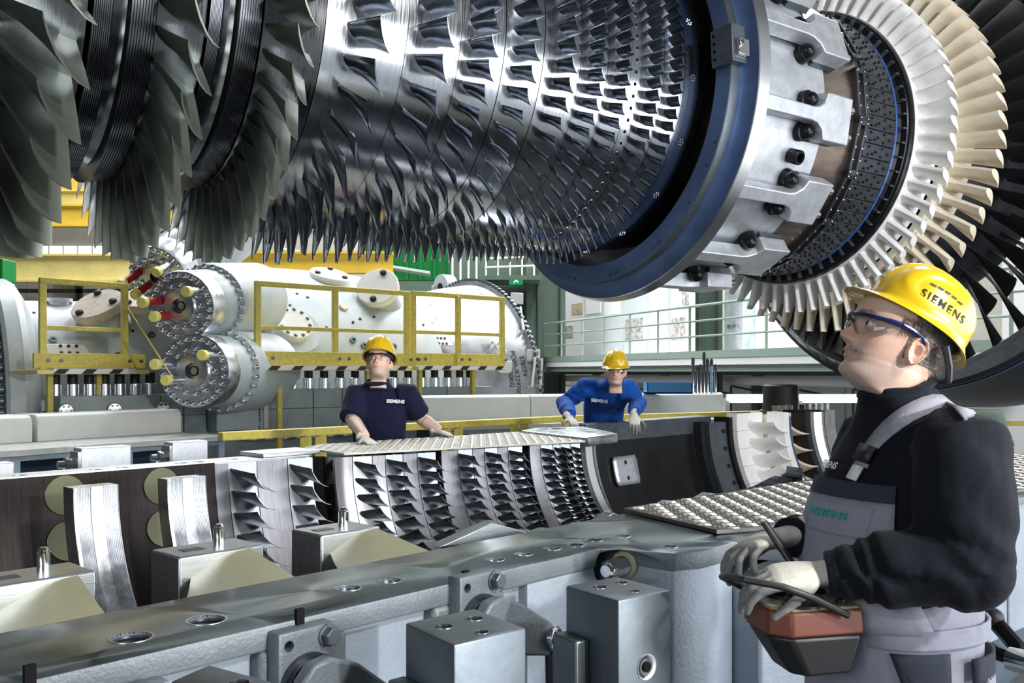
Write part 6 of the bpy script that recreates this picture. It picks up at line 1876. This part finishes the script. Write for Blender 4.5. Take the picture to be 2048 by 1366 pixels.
def patch(name, m, z0, z1, a0f, a1f, off, parent, n=14, mrows=14, thick=.006):
    rows = []
    for i in range(mrows + 1):
        z = lerp(z0, z1, i / mrows); rows.append([tors(z, lerp(a0f(z), a1f(z), j / n), off) for j in range(n + 1)])
    o = MB().grid(rows).build(name, m, parent, smooth=60)
    s = o.modifiers.new('Solid', 'SOLIDIFY'); s.thickness = thick; s.offset = 1
    return o
bibL = lambda z: interp(z, [1.10, 1.25, 1.40], [-62, -48, -36])
bibR = lambda z: interp(z, [1.10, 1.20, 1.30, 1.40], [78, 60, 44, 36])
bib = patch('bib', M['overall'], 1.10, 1.372, bibL, bibR, .010, over)
patch('bib_top_band', M['overall_dark'], 1.372, 1.408, bibL, bibR, .012, over)
pk = patch('bib_pocket_flap', M['overall'], 1.295, 1.362, lambda z: -22, lambda z: 26, .018, over)
patch('bib_pocket', M['overall'], 1.19, 1.31, lambda z: -21, lambda z: 25, .014, over)
def strip(name, m, pts, nrm, w, th, parent):
    rows = [];
    P = [Vector(p) for p in pts]
    for i, p in enumerate(P):
        t = (P[min(i + 1, len(P) - 1)] - P[max(i - 1, 0)]).normalized(); n_ = Vector(nrm[i] if isinstance(nrm, list) else nrm).normalized(); s = t.cross(n_).normalized() * (w / 2)
        rows.append([p - s, p + s])
    o = MB().grid(rows).build(name, m, parent, smooth=60); so = o.modifiers.new('Solid', 'SOLIDIFY'); so.thickness = th; so.offset = 0
    return o
from mathutils.bvhtree import BVHTree
bv = BVHTree.FromPolygons([v.co.copy() for v in sm.vertices], [tuple(p.vertices) for p in sm.polygons])
eye_ = Vector((0, 0, HC)); sp = []; sn = []
for x, y in ((1724, 936), (1736, 912), (1748, 894), (1762, 876), (1778, 859), (1796, 844), (1815, 830), (1834, 820), (1853, 812), (1872, 807), (1890, 806), (1908, 811), (1925, 822), (1940, 838)):
    d_ = (at(x, y, 2.0) - eye_).normalized(); hit = bv.ray_cast(eye_, d_)
    if hit[0] is None: hit = bv.find_nearest(at(x, y, 2.06))
    sp.append(hit[0] + hit[1] * .006); sn.append(hit[1])
sp += [sp[-1] + Vector((.02, .05, -.03)), sp[-1] + Vector((.03, .09, -.10))]; sn += [sn[-1], sn[-1]]
for _ in range(2): sn = [sn[0]] + [(sn[i - 1] + sn[i] * 2 + sn[i + 1]).normalized() for i in range(1, len(sn) - 1)] + [sn[-1]]
strip('shoulder_strap', M['strap_grey'], sp, sn, .040, .005, over)
bk = sp[1] + sn[1] * .006; tk = (sp[2] - sp[0]).normalized()
strip('buckle', M['black'], [bk - tk * .020, bk, bk + tk * .020], [sn[1]] * 3, .048, .010, over)
b2 = sp[0] + sn[0] * .005
strip('strap_tab', M['pipe_white'], [b2 - tk * .035, b2 - tk * .018, b2], [sn[0]] * 3, .030, .006, over)
# embroidered words
def sew(body, size, z, ang, off, m, parent, name, wid=1.0, rot=0.0):
    me = text_mesh(body, size, bold=.0006)
    for v in me.vertices:
        # seen from in front his left lies to the right of the text
        R = (interp(z, [1.12, 1.43], [.15, .15]))
        a = ang + math.degrees(v.co.x / R) * wid
        v.co = tors(z + v.co.y + v.co.x * rot, a, off)
    me.materials.clear(); me.materials.append(m); obj(name, me, parent)
M['teal'] = mat('teal_thread', (.02, .38, .36), .6); M['white_thread'] = mat('white_thread', (.85, .85, .85), .6)
sew('SIEMENS', .020, 1.338, -4, .0265, M['teal'], over, 'pocket_lettering')
sew('SIEMENS', .020, 1.436, -26, .010, M['white_thread'], sweat, 'chest_lettering')
# dark thigh panel, pocket flap and seams on his left hip
def hippt(z, ang, off):
    t = math.radians(ang); e = 2.4; x, y = math.cos(t), math.sin(t)
    a = interp(z, [.80, .90, 1.0, 1.10, 1.16], [.165, .172, .172, .182, .184]); b = interp(z, [.80, .90, 1.0, 1.10, 1.16], [.185, .190, .186, .178, .176])
    c = Vector((.868, 2.11, z))
    return c + f1 * ((a + off) * math.copysign(abs(x) ** (2 / e), x)) + l1 * ((b + off) * math.copysign(abs(y) ** (2 / e), y))
def hpatch(name, m, z0, z1, a0f, a1f, off, th=.006):
    rows = [[hippt(lerp(z0, z1, i / 12), lerp(a0f(lerp(z0, z1, i / 12)), a1f(lerp(z0, z1, i / 12)), j / 10), off) for j in range(11)] for i in range(13)]
    o = MB().grid(rows).build(name, m, over, smooth=60); s = o.modifiers.new('Solid', 'SOLIDIFY'); s.thickness = th; s.offset = 1
hpatch('side_pocket', M['overall_dark'], .80, 1.06, lambda z: interp(z, [.80, 1.06], [70, 44]), lambda z: interp(z, [.80, 1.06], [84, 86]), .004)
hpatch('tool_pocket_flap', M['overall_dark'], .995, 1.045, lambda z: 96, lambda z: 150, .012, .008)
hpatch('tool_pocket', M['overall'], .84, 1.0, lambda z: 108, lambda z: 148, .010, .010)
hpatch('waist_band', M['overall'], 1.07, 1.11, lambda z: 30, lambda z: 160, .006, .006)
# boots
for sgn_ in (1, -1):
    an = Vector((.90, 2.13, 0)) + l1 * (.10 * sgn_)
    bt = MB().grid([ring(an + f1 * dx + Vector((0, 0, z)), f1, l1, a, b, 16) for dx, z, a, b in ((.05, 0, .145, .052), (.05, .03, .145, .052), (.045, .06, .13, .05), (.01, .10, .075, .048), (0, .16, .062, .058))], wrap=True, cap=True)
    bt.build('boot', M['black'], m1, smooth=60)
# gloved hands on the control
hand(m1, WR_L + (WR_L - EL_L).normalized() * .035, (-1, .02, -.10), (-.10, -.35, 1), 1, [(.25, .55, .5), (.30, .6, .5), (.35, .6, .5), (.35, .6, .5)], thumb=(.55, .45), spread=.4, voxel_size=.0032, scale=1.05)
hand(m1, WR_R + Vector((-.016, -.006, .0)), (-.93, -.25, -.16), (-.10, .1, 1), -1, [(.35, .55, .4), (.45, .6, .4), (.55, .7, .5), (.6, .7, .5)], thumb=(.8, .6), spread=.5, voxel_size=.0032, scale=1.08)
local_root(m1)
# ---------------------------------------------------------------- remote control (held thing)
rc = thing('remote_control', 'orange and black crane remote control with joysticks held by the foreground man', 'remote control', at(1600, 1240, 1.96))
fx = Vector((-.92, -.05, .0)); fy = Vector((.05, -.92, 0)); rcR = Matrix.Rotation(math.radians(190), 3, 'Z')
M['rc_black'] = mat('black_plastic', (.012, .013, .015), .45); M['rc_orange'] = mat('orange_plastic', (.15, .038, .020), .5); M['rc_panel'] = mat('olive_panel', (.22, .21, .14), .5)
def rbox(z0, z1, pts0, pts1):
    mb = MB(); P = [rcR @ Vector((x, y, z0)) for x, y in pts0] + [rcR @ Vector((x, y, z1)) for x, y in pts1]; n = len(pts0)
    return mb.add(P, [tuple(range(n - 1, -1, -1)), tuple(range(n, 2 * n))] + [(i, (i + 1) % n, n + (i + 1) % n, n + i) for i in range(n)])
out = [(-.105, -.075), (.06, -.085), (.10, -.05), (.10, .05), (.06, .085), (-.105, .075)]
sc2 = lambda k, dx=0: [(x * k + dx, y * k) for x, y in out]
rbox(-.10, -.015, [(x * .62 - .02, y * .8) for x, y in out], sc2(.97)).build('lower_shell', M['rc_black'], rc, bevel=.008)
rbox(-.014, .038, sc2(1.0), sc2(.96)).build('orange_band', M['rc_orange'], rc, bevel=.006)
rbox(.038, .044, sc2(.93), sc2(.90)).build('control_panel', M['rc_panel'], rc, bevel=.003)
for x, y in ((.02, -.04), (.02, .045)):
    c = rcR @ Vector((x, y, .044))
    j = MB().rev(c, (0, 0, 1), [(0, .040), (.005, .040), (.008, .034), (.013, .036), (.017, .029), (.022, .031), (.026, .022), (.032, .016), (.036, .008)], 22).build('joystick_boot', M['rc_black'], rc)
    MB().rev(c + Vector((0, 0, .036)), (0, 0, 1), [(0, .006), (.004, .006), (.006, .011), (.012, .012), (.017, .009), (.019, .003)], 14).build('joystick_knob', M['rc_black'], j)
for x, y, m in ((-.07, -.045, 'rc_black'), (-.08, -.005, 'rc_orange'), (-.07, .04, 'rc_black'), (-.045, -.055, 'rc_orange')):
    c = rcR @ Vector((x, y, .044)); MB().rev(c, (0, 0, 1), [(0, .011), (.008, .011), (.010, .008)], 14).build('push_button', M[m], rc)
gb = [rcR @ Vector(p) for p in ((-.06, -.088, .03), (.02, -.095, .038), (.085, -.092, .050), (.150, -.06, .085), (.160, 0, .10), (.150, .06, .105), (.085, .092, .095), (.02, .095, .07), (-.06, .088, .03))]
MB().tube(gb, .0075, 10).build('guard_bar', M['rc_black'], rc)
MB().tube([at(1600, 1172, 2.05) - rc.location, at(1580, 1122, 2.07) - rc.location, at(1527, 1043, 2.10) - rc.location], [.009, .009, .008], 10).build('antenna', M['rc_black'], rc)
lb_ = MB().prism([rcR @ Vector(p) for p in ((.062, -.0868, -.008), (.101, -.053, -.008), (.1005, -.052, .026), (.0615, -.0862, .026))], (-.0015, -.0015, 0)).build('yellow_label', mat('yellow_sticker', (.75, .66, .12), .5), rc)
me = text_mesh('350', .020, bold=.0005); u_ = (rcR @ Vector((.101, -.053, 0)) - rcR @ Vector((.062, -.0868, 0))).normalized()
mid_ = rcR @ Vector((.0815, -.070, .009)) + Vector((-.003, -.003, 0))
for v in me.vertices: v.co = mid_ - u_ * v.co.x * -1 * (-1) + Vector((0, 0, v.co.y)) if False else mid_ + (-u_) * v.co.x + Vector((0, 0, v.co.y))
me.materials.clear(); me.materials.append(M['black']); obj('label_number', me, lb_)
# ---------------------------------------------------------------- worker in navy shirt behind the far plate
def simple_body(root, HM, skin_parts, vox, nose, tonefn, extra_tone=None):
    shp = head_shape(nose, 1.0, 80, 90, -.07)
    for sd in (1, -1):
        e_ = ear_shape(sd); shp.add(e_.v, e_.f)
    xform(shp, HM)
    skin_parts(shp)
    me = voxel(shp, vox, 2, .4)
    inv = HM.inverted()
    tone(me, lambda p: tonefn(inv @ p) if (inv @ p).z > -.10 and (inv @ p).length < .35 else extra_tone)
    me.materials.append(M['skin']); return obj('body', me, root)
def hands_on(root): pass
S2 = 1.12; Y2 = 6.75
def P2(x, y, Y=Y2): return at(x, y, Y)
m2 = person_root('man in navy shirt and yellow helmet leaning on the far plate and looking up', (P2(760, 800).x, 6.85))
HM2 = headm(P2(757, 756, 6.70), math.radians(-91), math.radians(15), 0, S2)
shR, shL = P2(714, 787, 6.78), P2(814, 787, 6.78)
hR, hL = on_z(741, 884, 1.185), on_z(897, 870, 1.185)
elR = P2(703, 838, 6.62); elL = P2(843, 838, 6.90)
wrR = hR + Vector((-.05, .075, .035)); wrL = hL + Vector((-.07, .03, .035))
nk = P2(757, 776, 6.80)
def parts2(mb):
    mb.tube([shR, shR.lerp(elR, .5), elR, elR.lerp(wrR, .25), elR.lerp(wrR, .6), wrR], [.06, .055, .048, .052, .044, .034], 14)
    mb.tube([shL, shL.lerp(elL, .5), elL, elL.lerp(wrL, .25), elL.lerp(wrL, .6), wrL], [.06, .055, .048, .052, .044, .034], 14)
    mb.grid([ring((nk.x, 6.80, z), (0, -1, 0), (1, 0, 0), a, b, 20) for z, a, b in ((.95, .08, .13), (1.20, .08, .14), (1.40, .075, .13), (1.49, .06, .09), (1.58, .060, .060))], wrap=True, cap=True)
    mb.tube([Vector((nk.x, 6.82, 1.0)), Vector((nk.x - .1, 6.85, .8)), Vector((nk.x - .12, 6.9, .1))], [.12, .085, .05], 14)
    mb.tube([Vector((nk.x, 6.82, 1.0)), Vector((nk.x + .1, 6.85, .8)), Vector((nk.x + .12, 6.9, .1))], [.12, .085, .05], 14)
st2 = skin_tone((.70, .48, .38), (.36, .28, .24), (.52, .27, .24), .35)
b2_ = simple_body(m2, HM2, parts2, .0052, 1.0, st2, (.70, .49, .40))
eyes(b2_, HM2, (1, 0, .25)); glasses(m2, HM2, M['frame_black'])
helmet(m2, HM2 @ Matrix.Translation(Vector((-.014, 0, .155))) @ Matrix.Rotation(math.radians(-6), 4, 'Y') @ Matrix.Scale(1.04, 4), lettering=False)
strands(brow_region, 300, .011, .0006, M['hair_dark'], 'eyebrow', m2, HM2, 15)
hs = []
for i in range(6):
    z = lerp(.09, .165, i / 5); hs.append([head_point(math.radians(lerp(80, 280, j / 40)), z) + Vector((math.cos(math.radians(lerp(80, 280, j / 40))), math.sin(math.radians(lerp(80, 280, j / 40))), 0)) * .004 for j in range(41)])
xform(MB().grid(hs), HM2).build('hair', M['hair_dark'], m2, smooth=80)
ts = MB()
cx = nk.x
ts.grid([ring((cx + dx, yy, z), (0, -1, 0), (1, 0, 0), a, b, 30) for dx, yy, z, a, b in ((.0, 6.86, .86, .135, .185), (.0, 6.86, .98, .13, .185), (.0, 6.84, 1.12, .13, .19), (.0, 6.82, 1.32, .135, .205), (.0, 6.80, 1.44, .125, .208), (.0, 6.80, 1.505, .10, .17), (.0, 6.765, 1.545, .10, .105), (.0, 6.735, 1.580, .088, .088))], wrap=True, cap=True)
ts.tube([shR + Vector((.06, 0, -.01)), shR, shR.lerp(elR, .75), shR.lerp(elR, .98)], [.088, .09, .088, .092], 16)
ts.tube([shL + Vector((-.06, 0, -.01)), shL, shL.lerp(elL, .6), shL.lerp(elL, .80)], [.088, .09, .086, .090], 16)
tm = voxel(ts, .009, 7); folds(tm, [Vector((cx, 6.8, 1.4)), Vector((cx, 6.84, 1.0))], .0, 10, 1)
tm.materials.append(M['tshirt']); tso = obj('shirt', tm, m2)
MB().tube([Vector((cx + .086 * math.cos(t), 6.735 + .086 * math.sin(t), 1.578 + .020 * math.sin(t))) for t in [2 * PI * k / 28 for k in range(28)]], .009, 8, closed=True).build('collar', M['tshirt'], tso)
def chest_text(body, size, pos, par, face_y, m=M['white_thread'], rz=0.0, rx=0.0):
    me = text_mesh(body, size, bold=.0010)
    R = Matrix.Rotation(rz, 3, 'Y')
    for v in me.vertices:
        q = R @ Vector((v.co.x, 0, v.co.y)); v.co = Vector(pos) + q + Vector((0, rx * q.z + face_y * q.x, 0))
    me.materials.clear(); me.materials.append(m); obj('shirt_lettering', me, par)
chest_text('SIEMENS', .034, P2(791, 803, 6.66), tso, .30, rz=.06)
tr_ = MB()
for sg2 in (-1, 1): tr_.tube([Vector((cx + .07 * sg2, 6.86, 1.0)), Vector((cx + .10 * sg2, 6.87, .55)), Vector((cx + .12 * sg2, 6.9, .08))], [.12, .10, .085], 16)
tmm = voxel(tr_, .012, 5); tmm.materials.append(M['trouser']); obj('trousers', tmm, m2)
for sg2 in (-1, 1): MB().grid([ring(Vector((cx + .12 * sg2, 6.86 + dy, z)), (0, -1, 0), (1, 0, 0), a, b, 14) for dy, z, a, b in ((0, 0, .14, .05), (0, .05, .14, .05), (.05, .1, .07, .05))], wrap=True, cap=True).build('boot', M['black'], m2, smooth=60)
hand(m2, hR + Vector((-.045, .05, .012)), (.55, -.75, -.22), (.1, .1, 1), -1, [(.25, .35, .2)] * 4, spread=.8, voxel_size=.0045, scale=1.12, thumb=(.9, .2))
hand(m2, hL + Vector((-.07, .02, .015)), (.85, -.45, -.2), (.1, .1, 1), 1, [(.4, .6, .3)] * 4, spread=.6, voxel_size=.0045, scale=1.12, thumb=(.9, .2))
local_root(m2)
# ---------------------------------------------------------------- worker in blue sweatshirt leaning on the centre flange
S3 = 1.13
zf = 1.20
hR3, hL3 = on_z(1147, 848, zf), on_z(1272, 846, zf)
m3 = person_root('man in royal blue sweatshirt and yellow helmet bending over the dark casing edge', (at(1222, 800, 9.0).x, 9.05))
HM3 = headm(at(1231, 769, 8.35), math.radians(-98), math.radians(-4), 0, S3)
nk3 = at(1227, 768, 8.45)
shR3, shL3 = at(1170, 776, 8.62), at(1257, 778, 8.58)
elR3, elL3 = at(1128, 806, 8.75), at(1277, 806, 8.78)
wrR3, wrL3 = hR3 + Vector((-.02, .10, .07)), hL3 + Vector((-.01, .06, .10))
pel = at(1205, 850, 9.1)
def parts3(mb):
    mb.tube([nk3 + Vector((0, .02, .02)), nk3 + Vector((-.02, .10, -.05)), nk3 + Vector((-.04, .34, -.14)), Vector((pel.x, 9.14, 1.02))], [.058, .045, .04, .05], 16)
    mb.tube([shR3, elR3, wrR3], [.055, .046, .034], 12); mb.tube([shL3, elL3, wrL3], [.055, .046, .034], 12)
    for sg2 in (-1, 1): mb.tube([Vector((pel.x, 9.1, 1.0)), Vector((pel.x + .11 * sg2, 9.1, .5)), Vector((pel.x + .12 * sg2, 9.12, .1))], [.11, .07, .05], 12)
st3 = skin_tone((.66, .44, .34), (.45, .31, .25), (.48, .24, .21), .25)
b3_ = simple_body(m3, HM3, parts3, .006, .95, st3, (.6, .4, .32))
eyes(b3_, HM3, (1, 0, .1)); glasses(m3, HM3, M['frame_navy'])
helmet(m3, HM3 @ Matrix.Translation(Vector((-.012, 0, .152))) @ Matrix.Rotation(math.radians(-2), 4, 'Y') @ Matrix.Scale(1.04, 4), lettering=False)
strands(brow_region, 300, .011, .0007, M['hair_dark'], 'eyebrow', m3, HM3, 25)
xform(MB().grid(hs), HM3).build('hair', M['hair_dark'], m3, smooth=80)
bs = MB()
ax_f = Vector((0, -.85, -.52)).normalized()
bs.grid([ring(c, ax_f, (1, 0, 0), a, b, 28) for c, a, b in ((Vector((pel.x - .01, 9.12, 1.0)), .14, .19), (Vector((pel.x, 9.06, 1.13)), .14, .19), (at(1208, 812, 8.92), .14, .20), (at(1214, 792, 8.74), .135, .215), (at(1218, 778, 8.62), .115, .205), (at(1224, 769, 8.54), .09, .13), (at(1229, 763, 8.42), .095, .092), (at(1230, 758, 8.37), .090, .086))], wrap=True, cap=True)
bs.tube([shR3 + Vector((.10, 0, -.01)), shR3, shR3.lerp(elR3, .5), elR3, elR3.lerp(wrR3, .5), wrR3], [.10, .098, .088, .080, .072, .052], 16)
bs.tube([shL3 + Vector((-.10, 0, -.01)), shL3, shL3.lerp(elL3, .5), elL3, elL3.lerp(wrL3, .5), wrL3], [.10, .098, .088, .080, .072, .052], 16)
b3m = voxel(bs, .0095, 7); folds(b3m, [shR3, elR3, wrR3], .005, 55, 4); folds(b3m, [shL3, elL3, wrL3], .005, 55, 5)
b3m.materials.append(M['blue_shirt']); b3o = obj('sweatshirt', b3m, m3)
chest_text('SIEMENS', .042, at(1199, 802, 8.545), b3o, .15, rz=.10, rx=.8)
tr_ = MB()
for sg2 in (-1, 1): tr_.tube([Vector((pel.x + .07 * sg2, 9.12, 1.02)), Vector((pel.x + .10 * sg2, 9.12, .55)), Vector((pel.x + .12 * sg2, 9.14, .08))], [.125, .10, .085], 16)
tmm = voxel(tr_, .012, 5); tmm.materials.append(M['trouser']); obj('trousers', tmm, m3)
for sg2 in (-1, 1): MB().grid([ring(Vector((pel.x + .12 * sg2, 9.10 + dy, z)), (0, -1, 0), (1, 0, 0), a, b, 14) for dy, z, a, b in ((0, 0, .14, .05), (0, .05, .14, .05), (.05, .1, .07, .05))], wrap=True, cap=True).build('boot', M['black'], m3, smooth=60)
hand(m3, hR3 + Vector((-.03, .08, .045)), (.35, -.8, -.42), (.0, .3, 1), -1, [(.35, .5, .3)] * 4, spread=.8, voxel_size=.005, scale=1.15, thumb=(.9, .2))
hand(m3, hL3 + Vector((-.01, .05, .06)), (-.05, -.75, -.65), (.0, -.6, .9), 1, [(.45, .6, .4)] * 4, spread=.8, voxel_size=.005, scale=1.15, thumb=(.9, .2))
local_root(m3)
